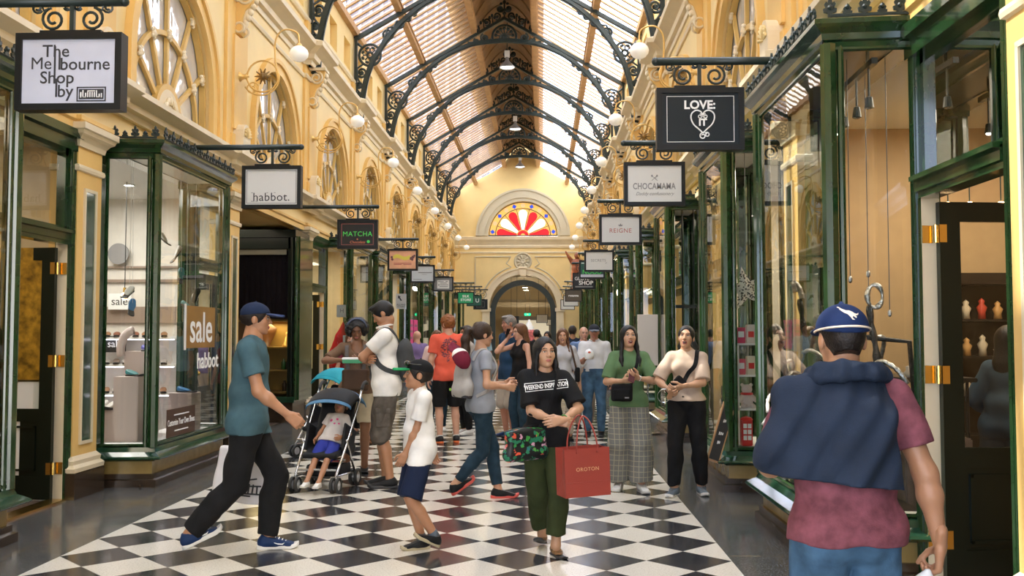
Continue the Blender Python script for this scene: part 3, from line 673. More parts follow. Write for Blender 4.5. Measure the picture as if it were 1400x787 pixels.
def shop_door(side, k, ya, yb, mode):
    """jambs, transom light and a glazed leaf; mode 1 = leaf open inwards against the far jamb"""
    global DN
    root = struct_root('door_%d' % DN); DN += 1
    def bx(mb, y0, y1, z0, z1, u0, u1):
        a, b = sorted((TX(side, u0), TX(side, u1))); mb.box((a, y0, z0), (b, y1, z1))
    mb = MB()
    for y0, y1 in ((ya-0.10, ya), (yb, yb+0.10)):
        bx(mb, y0, y1, 0, 3.44, -0.14, 0.0)
        for yy in (y0+0.03, y1-0.03): mb.cyl((TX(side,0.0), yy, 0), (TX(side,0.0), yy, 3.42), 0.018, 6)
    bx(mb, ya, yb, 2.44, 2.52, -0.14, 0.02); bx(mb, ya, yb, 2.505, 2.535, -0.14, 0.055); bx(mb, ya, yb, 2.40, 2.45, -0.12, 0.0)
    bx(mb, ya-0.1, yb+0.1, 3.30, 3.46, -0.14, 0.03); bx(mb, ya-0.1, yb+0.1, 3.42, 3.50, -0.14, 0.07)
    for y0, y1 in ((ya, ya+0.05), (yb-0.05, yb)): bx(mb, y0, y1, 2.53, 3.30, -0.11, -0.03)
    bx(mb, ya, yb, 2.53, 2.57, -0.11, -0.03); bx(mb, ya, yb, 3.25, 3.30, -0.11, -0.03)
    mb.build('frame', GREEN, root)
    mb = MB(); x = TX(side, -0.06); mb.add([(x,ya,2.55),(x,yb,2.55),(x,yb,3.28),(x,ya,3.28)], [(0,1,2,3)]); mb.build('transom_pane', GLASS, root, recalc=False)
    # leaf in local coordinates: hinge at origin, width along +a, thickness along b
    W = min(yb-ya, 1.0) - 0.02; H = 2.37
    if mode == 1: h = Vector((TX(side, -0.10), yb-0.05)); da = Vector((-1 if side < 0 else 1, 0.10)).normalized()
    else: h = Vector((TX(side, -0.10), yb-0.02)); da = Vector((0, -1)); W = yb-ya-0.04
    db = Vector((-da.y, da.x))
    def pt(a, b, z): c = h + da*a + db*b; return (c.x, c.y, z)
    def lb(mb, a0, a1, z0, z1, t=0.022):
        vs = [pt(a, b, z) for z in (z0, z1) for a, b in ((a0,-t),(a1,-t),(a1,t),(a0,t))]
        mb.add(vs, [(0,3,2,1),(4,5,6,7),(0,1,5,4),(1,2,6,5),(2,3,7,6),(3,0,4,7)])
    leaf = MB(); S = 0.13
    lb(leaf, 0, S, 0.02, H); lb(leaf, W-S, W, 0.02, H); lb(leaf, S, W-S, H-0.12, H); lb(leaf, S, W-S, 0.74, 0.86); lb(leaf, S, W-S, 0.02, 0.24); lb(leaf, S, W-S, 0.24, 0.74, 0.012)
    for a0,a1,z0,z1 in ((S+0.03,S+0.05,0.28,0.70),(W-S-0.05,W-S-0.03,0.28,0.70),(S+0.03,W-S-0.03,0.28,0.30),(S+0.03,W-S-0.03,0.68,0.70)): lb(leaf, a0, a1, z0, z1, 0.026)
    lo = leaf.build('leaf', BLACKG, root)
    mb = MB(); mb.add([pt(S,0,0.86),pt(W-S,0,0.86),pt(W-S,0,H-0.12),pt(S,0,H-0.12)], [(0,1,2,3)]); mb.build('pane', GLASS, lo, recalc=False)
    if mode == 1:
        for z in (0.25, 1.25, 2.12):
            mb = MB(); mb.cyl(pt(-0.015, 0.0, z), pt(-0.015, 0.0, z+0.11), 0.011, 8); lb(mb, 0.0, 0.045, z, z+0.11, 0.0235)
            x = TX(side, -0.03); a, b = sorted((TX(side,-0.085), TX(side,-0.02))); mb.box((a, yb-0.012, z), (b, yb-0.004, z+0.11)); mb.build('hinge', BRASS, root)
    mb = MB(); bx(mb, yb-0.005, yb+0.0, 0.0, 2.40, -0.13, -0.02); mb.build('jamb_lining', CREAM, root)
    mb = MB(); p = pt(W-0.06, 0.03, 1.05); mb.cyl(pt(W-0.06, 0.0, 1.05), pt(W-0.06, 0.07, 1.05), 0.012, 8); mb.sphere(pt(W-0.06, 0.085, 1.05), 0.03, 10, 6); mb.build('handle', BRASS, lo, smooth=True)
    mb = MB(); bx(mb, ya, yb, 0.0, 0.02, -0.14, 0.02); mb.build('threshold', BRASS, root)
for (side, k), (a, b, u) in sorted(BAYS.items()): shop_bay(side, k, a, b, u)
for (side, k), (a, b, m_) in sorted(DOORS.items()): shop_door(side, k, a, b, m_)
# panelled flanks that close the gaps between bay, door and pilaster
for side in (-1, 1):
    mb = MB()
    for k in range(K0, K1):
        if (side, k) not in BAYS: continue
        spans = sorted([(BAYS[side,k][0]-0.06, BAYS[side,k][1]+0.06), (DOORS[side,k][0]-0.10, DOORS[side,k][1]+0.10)])
        so_ = 0.27 if side > 0 else 0.0; cur = PY(k)+0.24-so_
        for s0, s1 in spans + [(PY(k+1)-0.24-so_, 0)]:
            if s0-cur > 0.01:
                x0, x1 = sorted((TX(side,-0.16), TX(side,-0.05))); mb.box((x0, cur, 0), (x1, s0, 3.5))
                if s0-cur > 0.12: x0, x1 = sorted((TX(side,-0.06), TX(side,-0.03))); mb.box((x0, cur+0.03, 0.45), (x1, s0-0.03, 3.3))
            cur = s1
        x0, x1 = sorted((TX(side,-0.16), TX(side,0.0))); mb.box((x0, PY(k)+0.2, 3.45), (x1, PY(k+1)-0.2, 3.56))
    o = mb.build('trim_18', GREEN); o['kind'] = 'structure'
# ---------------------------------------------------------------- rooms behind the shopfronts
ROOMC = {(-1,0): (0.60,0.47,0.28), (-1,1): (0.70,0.66,0.60), (-1,2): (0.16,0.10,0.06), (-1,3): (0.72,0.60,0.36), (-1,4): (0.62,0.56,0.46), (-1,5): (0.45,0.36,0.26),
         (1,0): (0.52,0.36,0.19), (1,1): (0.72,0.64,0.56), (1,2): (0.22,0.22,0.24), (1,3): (0.70,0.60,0.42)}
ROOML = {(-1,0): 25, (-1,1): 60, (-1,2): 10, (1,0): 42, (1,1): 60, (1,2): 22}
DL = mat('downlight_lens', (1,1,1), 0.4, emit=(1,0.93,0.82), estr=9)
def room(side, k):
    y0, y1 = PY(k)+0.12, PY(k+1)-0.12; D = 3.3
    if (side, k) == (-1, 2): y1 = PY(3)-0.12; D = 2.6
    col = ROOMC.get((side, k), random.choice([(0.62,0.52,0.36),(0.50,0.44,0.36),(0.66,0.58,0.46)]))
    wm = mat('shop_wall_%d' % (abs(hash(col)) % 997), col, 0.6, var=0.05); mb = MB()
    def q(*p): mb.add([T3(side, *a) for a in p], [(0,1,2,3)])
    q((-D,y0,0),(-D,y1,0),(-D,y1,3.5),(-D,y0,3.5)); q((-0.16,y0,0),(-D,y0,0),(-D,y0,3.5),(-0.16,y0,3.5)); q((-0.16,y1,0),(-D,y1,0),(-D,y1,3.5),(-0.16,y1,3.5))
    o = mb.build('wall_shop', wm, recalc=False); o['kind'] = 'structure'
    mb = MB(); a, b = sorted((TX(side,-0.16), TX(side,-D-0.1))); mb.box((a, y0-0.1, 3.5), (b, y1+0.1, 3.56)); o = mb.build('ceiling_shop', YEL if (side, k) == (-1, 2) else WHITE); o['kind'] = 'structure'
    mb = MB(); mb.box((a, y0-0.1, -0.02), (b, y1+0.1, 0.004)); o = mb.build('floor_shop', mat('shop_floor', (0.10,0.07,0.05), 0.35)); o['kind'] = 'structure'
    if k >= 0:
        for uu in (-0.9, -2.0):
            for yy in ((y0+y1)/2-0.8, (y0+y1)/2+0.8):
                if k > 3 and uu < -1: continue
                t = thing('downlight', 'round white downlight set flush into a shop ceiling', 'light', T3(side, uu, yy, 3.5), 0, 'flush downlights in the shop ceilings')
                mb = MB(); mb.lathe([(0.075,0.0),(0.08,-0.012),(0.062,-0.014),(0.06,-0.004)], n=16); mb.build('rim', WHITE, t)
                mb = MB(); mb.lathe([(0.0,-0.006),(0.06,-0.006)], n=16); mb.build('lens', DL, t, recalc=False)
        ld = bpy.data.lights.new('shop_light', 'AREA'); ld.shape = 'RECTANGLE'; ld.size = 1.6; ld.size_y = 2.4; ld.energy = LAMP_K*ROOML.get((side,k), 40); ld.color = (1, 0.86, 0.66) if (side,k) != (-1,1) else (1, 0.95, 0.88)
        lo = bpy.data.objects.new('shop_light', ld); COL.objects.link(lo); lo.location = T3(side, -1.2, (y0+y1)/2, 3.44)
for side in (-1, 1):
    for k in range(-1, K1): room(side, k)
# ---------------------------------------------------------------- cast-iron roof trusses
def smooth_curve(pts, n=5): return [tuple(p) for p in catmull([(x, 0, z) for x, z in pts], n)]
RIB = [(3.24,6.66),(3.20,7.2),(3.07,7.80),(2.83,8.30),(2.36,8.92),(1.81,9.40),(1.30,9.67),(0.80,9.84),(0.0,9.92)]
def truss():
    root = thing('roof_truss', '', 'truss')
    mb = MB(); prof = lambda w, d: None
    pts = smooth_curve(RIB) ; full = pts + [(-x, 0, z) for x, y, z in pts[::-1][1:]]
    def barpath(mb, path, w, d):     # rectangular bar swept in the xz plane
        rows = []
        for i, p in enumerate(path):
            a = Vector(path[max(0,i-1)]); b = Vector(path[min(len(path)-1,i+1)]); t = (b-a).normalized(); n = Vector((-t.z, 0, t.x)); p = Vector(p)
            rows.append([tuple(p+n*d/2+Vector((0,w/2,0))), tuple(p+n*d/2-Vector((0,w/2,0))), tuple(p-n*d/2-Vector((0,w/2,0))), tuple(p-n*d/2+Vector((0,w/2,0)))])
        base = len(mb.v); mb.grid(rows, True); mb.f.append([base,base+1,base+2,base+3]); mb.mi.append(0); e = base+4*(len(rows)-1); mb.f.append([e,e+1,e+2,e+3]); mb.mi.append(0)
    barpath(mb, full, 0.11, 0.075); barpath(mb, full, 0.055, 0.13); mb.build('arch_rib', IRON, root)
    mb = MB(); ch = [(-3.40,0,8.60),(-3.3,0,8.66),(0,0,10.55),(3.3,0,8.66),(3.40,0,8.60)]
    barpath(mb, ch, 0.11, 0.09)
    for s in (-1, 1): barpath(mb, [(s*3.37,0,6.6),(s*3.37,0,8.62)], 0.10, 0.07)
    mb.build('top_chord', IRON, root)
    fn = lambda s: (lambda x, z: (s*x, 0, z))
    for s in (-1, 1):
        mb = MB(); f = fn(s); T = 0.032
        cx, cz, r = 3.035, 8.22, 0.26
        mb.tube([f(cx+r*cos(a), cz+r*sin(a)) for a in np.linspace(0, 2*pi, 24, endpoint=False)], T, 6, closed=True)
        mb.tube([f(cx+0.07*cos(a), cz+0.07*sin(a)) for a in np.linspace(0, 2*pi, 10, endpoint=False)], T, 5, closed=True)
        for i in range(8):
            a = 2*pi*i/8; mb.tube([f(cx+0.08*cos(a), cz+0.08*sin(a)), f(cx+0.17*cos(a), cz+0.17*sin(a))], [0.014, 0.022], 5)
            for d in (-0.32, 0.32): mb.sphere(f(cx+0.185*cos(a+d), cz+0.185*sin(a+d)), (0.036, 0.03, 0.036), 6, 5)
        for (sx, sz, rr, a0, dr) in ((2.62,8.73,0.155,2.2,1),(2.33,8.955,0.10,2.2,1),(2.13,9.09,0.065,2.2,1),(1.98,9.20,0.045,2.2,1),(3.23,7.80,0.135,0.2,-1),(3.29,7.50,0.085,0.2,-1),(3.30,7.28,0.06,0.2,-1),(3.315,7.08,0.045,0.2,-1)):
            mb.tube(spiral((sx, sz), rr, rr*0.22, dr*1.6, a0, f, 22), [T*0.95]*12+[T*0.75]*11, 5)
            mb.sphere(f(sx, sz), (rr*0.36, 0.03, rr*0.36), 6, 5)
            for j in range(5): a = a0 + j*1.257; mb.sphere(f(sx+rr*0.62*cos(a), sz+rr*0.62*sin(a)), (rr*0.17, 0.022, rr*0.17), 5, 4)
        mb.tube([f(*p) for p in ((2.80,8.40),(2.72,8.58),(2.60,8.88),(2.47,8.90),(2.40,9.03),(2.25,9.03),(2.1,9.15),(1.9,9.25))], T*0.8, 5)
        mb.tube([f(*p) for p in ((3.20,8.0),(3.34,7.9),(3.32,7.64),(3.22,7.5),(3.34,7.40),(3.26,7.28),(3.34,7.18),(3.29,7.05),(3.33,6.9))], T*0.8, 5)
        mb.tube([f(3.34,8.5), f(3.22,8.40)], T, 5); mb.tube([f(2.95,7.98), f(2.98,8.0)], T, 5)
        mb.build('spandrel_scrollwork', IRON, root)
    mb = MB(); T = 0.034
    for s in (-1, 1):
        f = fn(s)
        mb.tube([f(0.34*cos(a), 10.02+0.34*sin(a)) for a in np.linspace(-0.45, pi/2, 12)], T, 6)
        for (sx, sz, rr, a0, dr) in ((0.56,10.0,0.12,1.2,-1),(0.80,9.91,0.075,1.2,-1),(0.98,9.84,0.05,1.2,-1)):
            mb.tube(spiral((sx, sz), rr, rr*0.2, dr*1.5, a0, f, 20), T*0.9, 5); mb.sphere(f(sx, sz), (rr*0.4, 0.03, rr*0.4), 6, 5)
        for i in range(4):
            a = R(12+26*i); mb.tube([f(0.08*cos(a), 10.02+0.08*sin(a)), f(0.22*cos(a), 10.02+0.22*sin(a))], 0.016, 5); mb.sphere(f(0.245*cos(a), 10.02+0.245*sin(a)), (0.05, 0.03, 0.05), 6, 5)
        mb.tube([f(0.0,10.12), f(0.10,10.05), f(0.16,9.93), f(0.30,9.92), f(0.42,9.86)], T*0.8, 5)
        # cresting above the chord
        cr = lambda t, h: (t, 10.60 - 0.572*t + h)
        for t, rr in ((0.21,0.115),(0.50,0.115),(0.78,0.08)):
            x, z = cr(t, rr+0.03); mb.tube(spiral((x, z), rr, rr*0.2, -1.4, -1.2, f, 18), T*0.8, 5); mb.sphere(f(x, z), (0.03, 0.025, 0.03), 6, 4)
        for t in (0.33, 0.58, 0.80):
            x, z = cr(t, 0.0)
            mb.tube([f(x, z), f(x+0.02, z+0.2)], 0.018, 5)
            for dx, dz in ((0.02,0.23),(-0.05,0.17),(0.09,0.17)): mb.sphere(f(x+dx, z+dz), (0.040, 0.026, 0.055), 6, 4)
        mb.tube(spiral((0.115, 10.83), 0.095, 0.03, 1.3, pi, f, 16), T*0.9, 5); mb.sphere(f(0.115, 10.83), (0.045, 0.03, 0.045), 6, 5)
        mb.sphere(f(0.09, 10.98), (0.045, 0.028, 0.04), 6, 5)
    mb.tube([(0,0,10.55),(0,0,11.02)], 0.022, 6); mb.sphere((0,0,11.03), (0.05,0.03,0.06), 8, 5); mb.sphere((0,0,10.70), (0.06,0.035,0.05), 8, 5)
    mb.sphere((0,0,10.02), (0.085,0.04,0.085), 8, 6)
    mb.build('ridge_scrollwork', IRON, root)
    for s in (-1, 1):
        mb = MB(); mb.lathe([(0.0,6.40),(0.075,6.42),(0.10,6.46),(0.135,6.55),(0.115,6.60),(0.07,6.70),(0.06,6.85)], (s*3.27,0,0), 12); mb.build('foot_socket', IRON, root, smooth=True)
    return root
_ordn = lambda i: _NUM[i]
tr0 = truss(); tl = []
for k in range(1, 10):
    t = tr0 if k == 1 else copy_tree(tr0); t.location = (CX, PY(k), 0); tl.append((k, t))
names = {1:'nearest dark iron roof truss, mostly out of the top of the photo', 2:'second dark iron roof truss from the camera, only its lower side brackets in view', 3:'third dark iron roof truss, whose leafy side brackets meet the eaves at the photo top'}
for k, t in tl:
    t['label'] = names.get(k, 'dark green iron roof truss with scrollwork, %s one down the glazed arcade roof' % _NUM[k-1]); t['group'] = 'iron trusses under the glazed roof'
tl[-1][1]['label'] = 'farthest iron roof truss, the one right in front of the yellow end wall'
# cream corbels below the truss feet belong to the wall
c0 = None
for side in (-1, 1):
    for k in range(1, 10):
        if c0 is None:
            c0 = struct_root('trim_19'); mb = MB(); mb.lathe([(0.0,5.98),(0.03,6.0),(0.05,6.05),(0.035,6.09),(0.06,6.14),(0.095,6.28),(0.105,6.36),(0.12,6.40),(0.0,6.41)], n=14); mb.build('drop', CREAM, c0, smooth=True)
            c = c0
        else: c = copy_tree(c0)
        c.location = (CX+side*3.27, PY(k), 0)
# ---------------------------------------------------------------- pendant lamps on the ridge
def pendant():
    t = thing('pendant_lamp', '', 'lamp')
    mb = MB(); mb.lathe([(0.05,0.32),(0.06,0.22),(0.10,0.17),(0.17,0.10),(0.235,0.02),(0.24,-0.02),(0.225,-0.02),(0.16,0.08),(0.05,0.16)], n=24); mb.build('shade', mat('shade_grey', (0.35,0.34,0.33), 0.4, metal=0.5), t, smooth=True)
    mb = MB(); mb.lathe([(0.0,-0.005),(0.12,-0.01),(0.205,0.01)], n=20); mb.build('diffuser', mat('lamp_white', (1,1,1), 0.4, emit=(1,0.95,0.86), estr=6), t, recalc=False)
    mb = MB(); mb.cbox((0,0,0.42), (0.16,0.12,0.2)); mb.build('gear_box', WHITE, t)
    mb = MB(); mb.cyl((0,0,0.5), (0,0,11.15-9.75), 0.012, 6); mb.build('rod', IRON, t); return t
p0 = pendant()
for i, (y, w) in enumerate(((20.4,'out of the top of the photo'),(29.3,'nearest one in view, largest'),(38.2,'middle one of the three in view'),(46.9,'farthest one, just before the end wall'))):
    p = p0 if i == 0 else copy_tree(p0); p.location = (CX, y, 9.75); p['label'] = 'grey bell-shaped pendant lamp under the roof ridge, ' + w; p['group'] = 'pendant lamps along the ridge'
# ---------------------------------------------------------------- brass wall brackets with white globes
GLOBE = mat('opal_globe', (0.93,0.92,0.88), 0.15, emit=(1,0.93,0.8), estr=0.12, sss=0.1)
def wall_lamp(side):
    T = lambda u, y, z: (u if side < 0 else -u, y, z)
    t = thing('wall_lamp', '', 'lamp')
    mb = MB(); mb.lathe([(0.0,0.0),(0.075,0.0),(0.08,0.03),(0.05,0.06),(0.03,0.10),(0.05,0.13),(0.0,0.15)], T(0.05,0,5.30), 14, Matrix.Rotation((pi/2 if side < 0 else -pi/2), 3, 'Y')); mb.build('wall_plate', GILT, t, smooth=True)
    ring = lambda r, c=(0.42,5.30): [T(c[0]+r*cos(a), 0, c[1]+r*sin(a)) for a in np.linspace(0, 2*pi, 26, endpoint=False)]
    mb = MB(); mb.tube(ring(0.23), 0.014, 6, closed=True); mb.tube([T(0.15,0,5.30), T(0.22,0,5.30)], 0.018, 6)
    mb.tube(spiral((0.42,5.30), 0.30, 0.23, 0.5, -2.6, lambda a, b: T(a, 0, b), 14), 0.012, 6)
    mb.tube(spiral((0.27,5.12), 0.10, 0.03, 1.2, 0.5, lambda a, b: T(a, 0, b), 14), 0.010, 6)
    mb.build('ring', GILT, t, smooth=True)
    mb = MB(); mb.sphere(T(0.42,0,5.30), 0.05, 8, 6)
    for i in range(10):
        a = 2*pi*i/10; mb.tube([T(0.42+0.04*cos(a), 0, 5.30+0.04*sin(a)), T(0.42+0.12*cos(a), 0, 5.30+0.12*sin(a))], [0.022, 0.008], 5)
    mb.build('star_boss', mat('dark_bronze', (0.25,0.15,0.05), 0.35, metal=0.6), t)
    mb = MB(); mb.tube([tuple(p) for p in catmull([T(0.64,0,5.26), T(0.60,0,5.55), T(0.60,0,5.82), T(0.68,0,5.96), T(0.80,0,5.985), T(0.92,0,5.93), T(0.945,0,5.82), T(0.945,0,5.74)], 6)], 0.013, 6); mb.build('arm', GILT, t, smooth=True)
    mb = MB(); mb.lathe([(0.0,5.79),(0.03,5.78),(0.045,5.755),(0.05,5.73)], T(0.945,0,0), 14); mb.build('gallery', GILT, t, smooth=True)
    mb = MB(); mb.lathe([(0.05,5.735),(0.085,5.72),(0.125,5.68),(0.14,5.63),(0.128,5.58),(0.09,5.535),(0.045,5.515),(0.0,5.51)], T(0.945,0,0), 20); mb.build('globe', GLOBE, t, smooth=True)
    return t
for side, sn in ((-1,'left'),(1,'right')):
    l0 = wall_lamp(side)
    for k in range(1, 10):
        l = l0 if k == 1 else copy_tree(l0); l.location = (TX(side, 0), PY(k), 0)
        l['label'] = 'gilt ring wall lamp with white globe, %s from the camera along the %s wall' % (_NUM[k-1], sn) if k > 1 else 'gilt ring wall lamp with white globe on the %s wall, nearest the camera' % sn
        l['group'] = 'globe lamps on the %s wall' % sn
# ---------------------------------------------------------------- hanging shop signs
SIGNF = mat('sign_frame_black', (0.008,0.009,0.009), 0.4, spec=0.3); SW = mat('sign_white', (0.72,0.72,0.69), 0.4, spec=0.2)
SBLU = mat('sign_bluish_white', (0.56,0.58,0.68), 0.25, var=0.08, vscale=3); SDARK = mat('sign_slate', (0.018,0.024,0.028), 0.35, spec=0.2)
INK = mat('ink_dark', (0.03,0.03,0.035), 0.5); INKG = mat('ink_grey', (0.25,0.25,0.25), 0.5); INKW = mat('ink_white', (0.88,0.88,0.86), 0.5)
INKGR = mat('ink_green', (0.10,0.75,0.12), 0.5); INKR = mat('ink_rose', (0.45,0.12,0.10), 0.5); INKO = mat('ink_orange', (0.75,0.22,0.10), 0.5)
SORG = mat('sign_orange', (0.82,0.42,0.24), 0.4, var=0.12, vscale=6); SGRN = mat('sign_green', (0.01,0.36,0.13), 0.35); SDG = mat('sign_dark_green', (0.01,0.09,0.06), 0.35)
SBRN = mat('sign_brown', (0.10,0.08,0.055), 0.35)
def hang_sign(side, y, cx, label, face, w=0.68, h=0.49, cz=3.235, deco=None, fw=0.042):
    t = thing('shop_sign', label, 'sign', (cx, y, cz), 0, 'hanging signs along the arcade')
    mb = MB(); hw, hh = w/2, h/2
    for lo, hi in (((-hw,-0.05,hh-fw),(hw,0.05,hh)),((-hw,-0.05,-hh),(hw,0.05,-hh+fw)),((-hw,-0.05,-hh+fw),(-hw+fw,0.05,hh-fw)),((hw-fw,-0.05,-hh+fw),(hw,0.05,hh-fw))): mb.box(lo, hi)
    mb.box((-0.2,-0.03,hh), (0.2,0.03,hh+0.022)); mb.build('frame', SIGNF, t)
    mb = MB(); mb.box((-hw+fw-0.005,-0.036,-hh+fw-0.005), (hw-fw+0.005,0.036,hh-fw+0.005)); mb.build('face', face, t)
    za = 3.70-cz; zb = hh+0.02
    mb = MB(); xa = hw-0.01 if side < 0 else -hw-0.0; xw = TX(side, 0.0)-cx
    mb.cyl((xa, 0, za), (xw, 0, za), 0.032, 12); mb.sphere((xa, 0, za), 0.034, 10, 6); mb.build('arm', IRON, t, smooth=True)
    mb = MB(); f = lambda a, b: (a, 0, b)
    mb.cbox((0,0,(za+zb)/2), (0.028,0.028,za-zb))
    hgt = za-zb
    for s in (-1, 1):
        mb.tube([(s*p[0], 0, p[2]) for p in spiral((0.125, zb+hgt*0.42), hgt*0.40, 0.022, -1.55, 1.2, f, 24)], 0.010, 6)
        mb.tube([(s*p[0], 0, p[2]) for p in spiral((0.232, zb+hgt*0.80), 0.035, 0.012, 1.3, 3.6, f, 14)], 0.008, 5)
        mb.tube([(s*p[0], 0, p[2]) for p in spiral((0.035, zb+hgt*0.84), 0.026, 0.010, -1.3, -0.4, f, 14)], 0.007, 5)
        mb.tube([(s*a, 0, b) for a, b in ((0.14,zb+hgt*0.80),(0.19,zb+hgt*0.72),(0.205,zb+hgt*0.9))], 0.008, 5)
    mb.build('scroll_bracket', IRON, t)
    if deco: deco(t)
    return t
FY = -0.0372
def put(t, txt, size, m, x, z, **k): return lettering(txt, size, m, (x, FY, z), t, depth=0.0008, **k)
def bars(t, m, rects, name='lettering', y=FY):
    mb = MB()
    for x0, z0, x1, z1 in rects: mb.box((x0, y-0.001, z0), (x1, y+0.002, z1))
    return mb.build(name, m, t)
def rule(t, m, x0, z0, x1, z1, w=0.004, name='border_line'): return bars(t, m, [(x0,z0,x1,z0+w),(x0,z1-w,x1,z1),(x0,z0,x0+w,z1),(x1-w,z0,x1,z1)], name)
def d_melb(t):
    put(t, 'The', 0.112, INK, -0.085, 0.130, bold=0.001); put(t, 'Me', 0.112, INK, -0.180, 0.050, bold=0.0); put(t, 'bourne', 0.112, INK, 0.105, 0.045, bold=0.001)
    put(t, 'Shop', 0.112, INK, -0.075, -0.042, bold=0.001); put(t, 'by', 0.112, INK, -0.020, -0.130, bold=0.001)
    bars(t, INK, [(-0.097,-0.078,-0.085,0.165),(-0.067,0.012,-0.055,0.125),(-0.084,-0.165,-0.072,-0.045)])
    rule(t, INK, 0.055, -0.195, 0.245, -0.100, 0.008); bars(t, INK, [(0.070,-0.180,0.230,-0.115)], 'logo_plate')
    bars(t, INKW, [(0.080,-0.170,0.087,-0.135),(0.094,-0.170,0.100,-0.122),(0.094,-0.170,0.118,-0.164),(0.112,-0.170,0.118,-0.140),(0.126,-0.168,0.132,-0.124),(0.126,-0.130,0.176,-0.124),(0.140,-0.168,0.146,-0.134),(0.154,-0.168,0.160,-0.134),(0.168,-0.168,0.174,-0.134),(0.182,-0.170,0.188,-0.124),(0.182,-0.170,0.206,-0.164),(0.200,-0.170,0.206,-0.146),(0.214,-0.170,0.220,-0.142)], 'logo', FY-0.003)
def d_hab(t):
    rule(t, INK, -0.285, -0.188, 0.285, 0.188, 0.004); put(t, 'habbot.', 0.135, INK, 0.0, -0.118, spacing=1.05)
    bars(t, INK, [(-0.232,-0.166,-0.192,-0.161),(-0.182,-0.166,-0.155,-0.161),(-0.232,-0.068,-0.212,-0.064),(-0.055,-0.068,-0.038,-0.064),(0.030,-0.068,0.048,-0.064)])
def d_mat(t):
    rule(t, INKR, -0.27, -0.18, 0.27, 0.175, 0.006); put(t, 'MATCHA', 0.115, INKGR, 0.0, 0.0, spacing=1.08); put(t, 'Chocolate', 0.062, INKO, 0.0, -0.135, shear=0.2)
    mb = MB(); mb.lathe([(0,0.001),(0.026,0.001)], (0.185,FY,-0.125), 14, Matrix.Rotation(pi/2,3,'X')); mb.build('logo', INKGR, t, recalc=False)
    mb = MB(); mb.lathe([(0,0.001),(0.014,0.001)], (0.0,FY,-0.085), 10, Matrix.Rotation(pi/2,3,'X')); mb.build('logo', INKO, t, recalc=False)
def d_orn(t):
    YB = mat('banner_yellow', (0.80,0.66,0.10), 0.5); PB_ = mat('plum_dark', (0.16,0.06,0.06), 0.5)
    mb = MB(); up = [(-0.21+0.042*i, 0.055+0.028*sin(i*0.75)) for i in range(10)]
    mb.prism([(x, z+0.042) for x, z in up] + [(x, z-0.042) for x, z in up[::-1]], lambda a, b, tt: (a, tt, b), FY-0.002, FY+0.002); mb.build('banner', YB, t)
    for x, z, r in ((0.19,0.03,0.035),(0.235,0.06,0.035),(0.22,0.005,0.028),(-0.23,0.01,0.028),(-0.245,0.06,0.025),(0.265,0.09,0.025)): mb = MB(); mb.sphere((x, FY, z), (r, 0.004, r), 10, 6); mb.build('fruit_motif', PB_, t)
    bars(t, INKR, [(-0.20,-0.085,0.20,-0.070),(-0.20,-0.115,-0.02,-0.100),(0.02,-0.115,0.20,-0.100)], 'small_print')
def d_wh(t): bars(t, INKG, [(-0.12,0.022,0.26,0.045),(-0.02,-0.02,0.12,-0.012),(-0.26,-0.16,-0.02,-0.145)], 'small_print'); bars(t, INKG, [(0.18,0.11,0.185,0.16)], 'small_print')
def d_dk(t):
    mb = MB(); mb.box((-0.20,FY-0.002,-0.15), (0.20,FY+0.002,0.13)); mb.build('inner_panel', SW, t)
    bars(t, INKG, [(-0.17,0.075,0.02,0.095),(0.08,0.07,0.15,0.10),(-0.10,0.02,0.12,0.045),(-0.17,-0.05,-0.12,-0.01),(-0.10,-0.04,0.17,-0.015),(-0.12,-0.10,0.16,-0.075)], 'small_print', FY-0.004)
def d_silk(t): put(t, 'SILK', 0.14, INKW, 0.0, 0.065, spacing=1.1, bold=0.004); put(t, 'STORE', 0.14, INKW, 0.0, -0.085, spacing=1.05, bold=0.004)
def d_u(t): put(t, 'U', 0.25, INKW, 0.14, 0.0, bold=0.003)
def d_far(t): rule(t, INKG, -0.19, -0.14, 0.19, 0.14, 0.008)
def d_love(t):
    rule(t, INKW, -0.262, -0.183, 0.262, 0.180, 0.004)
    put(t, 'LOVE:', 0.092, INKW, -0.005, 0.108, bold=0.003, spacing=1.02); put(t, 'IT', 0.075, INKW, 0.018, -0.030, bold=0.003)
    mb = MB(); f = lambda a, b: (a, FY-0.001, b)
    hl = [(0.018,0.030),(0.0,0.058),(-0.035,0.066),(-0.068,0.040),(-0.072,0.0),(-0.052,-0.045),(-0.015,-0.080),(0.018,-0.112)]
    mb.tube(catmull([(x, FY-0.001, z) for x, z in hl], 5), 0.006, 5); mb.tube(catmull([(0.036-x, FY-0.001, z) for x, z in hl], 5), 0.006, 5)
    mb.tube(spiral((0.018,-0.135), 0.026, 0.010, 1.2, 1.4, f, 14), 0.005, 5); mb.tube(spiral((0.050,-0.125), 0.020, 0.008, -1.2, 2.6, f, 12), 0.005, 5)
    for s in (-1, 1): mb.tube(spiral((0.018+s*0.022, 0.020), 0.020, 0.006, s*1.3, pi/2, f, 14), 0.004, 5)
    mb.build('heart_emblem', INKW, t)
def d_choc(t):
    put(t, 'CHOCAMAMA', 0.098, INKG, -0.005, -0.030, xs=0.72, spacing=1.05, bold=0.002); put(t, 'Daddy confusionery', 0.052, INKG, 0.0, -0.112, shear=0.35)
    mb = MB()
    for s in (-1, 1): mb.tube([(-s*0.032, FY, 0.035), (s*0.026, FY, 0.088)], 0.0035, 5); mb.sphere((s*0.028, FY, 0.090), (0.010,0.003,0.013), 8, 5)
    mb.build('crossed_spoons_emblem', INKG, t)
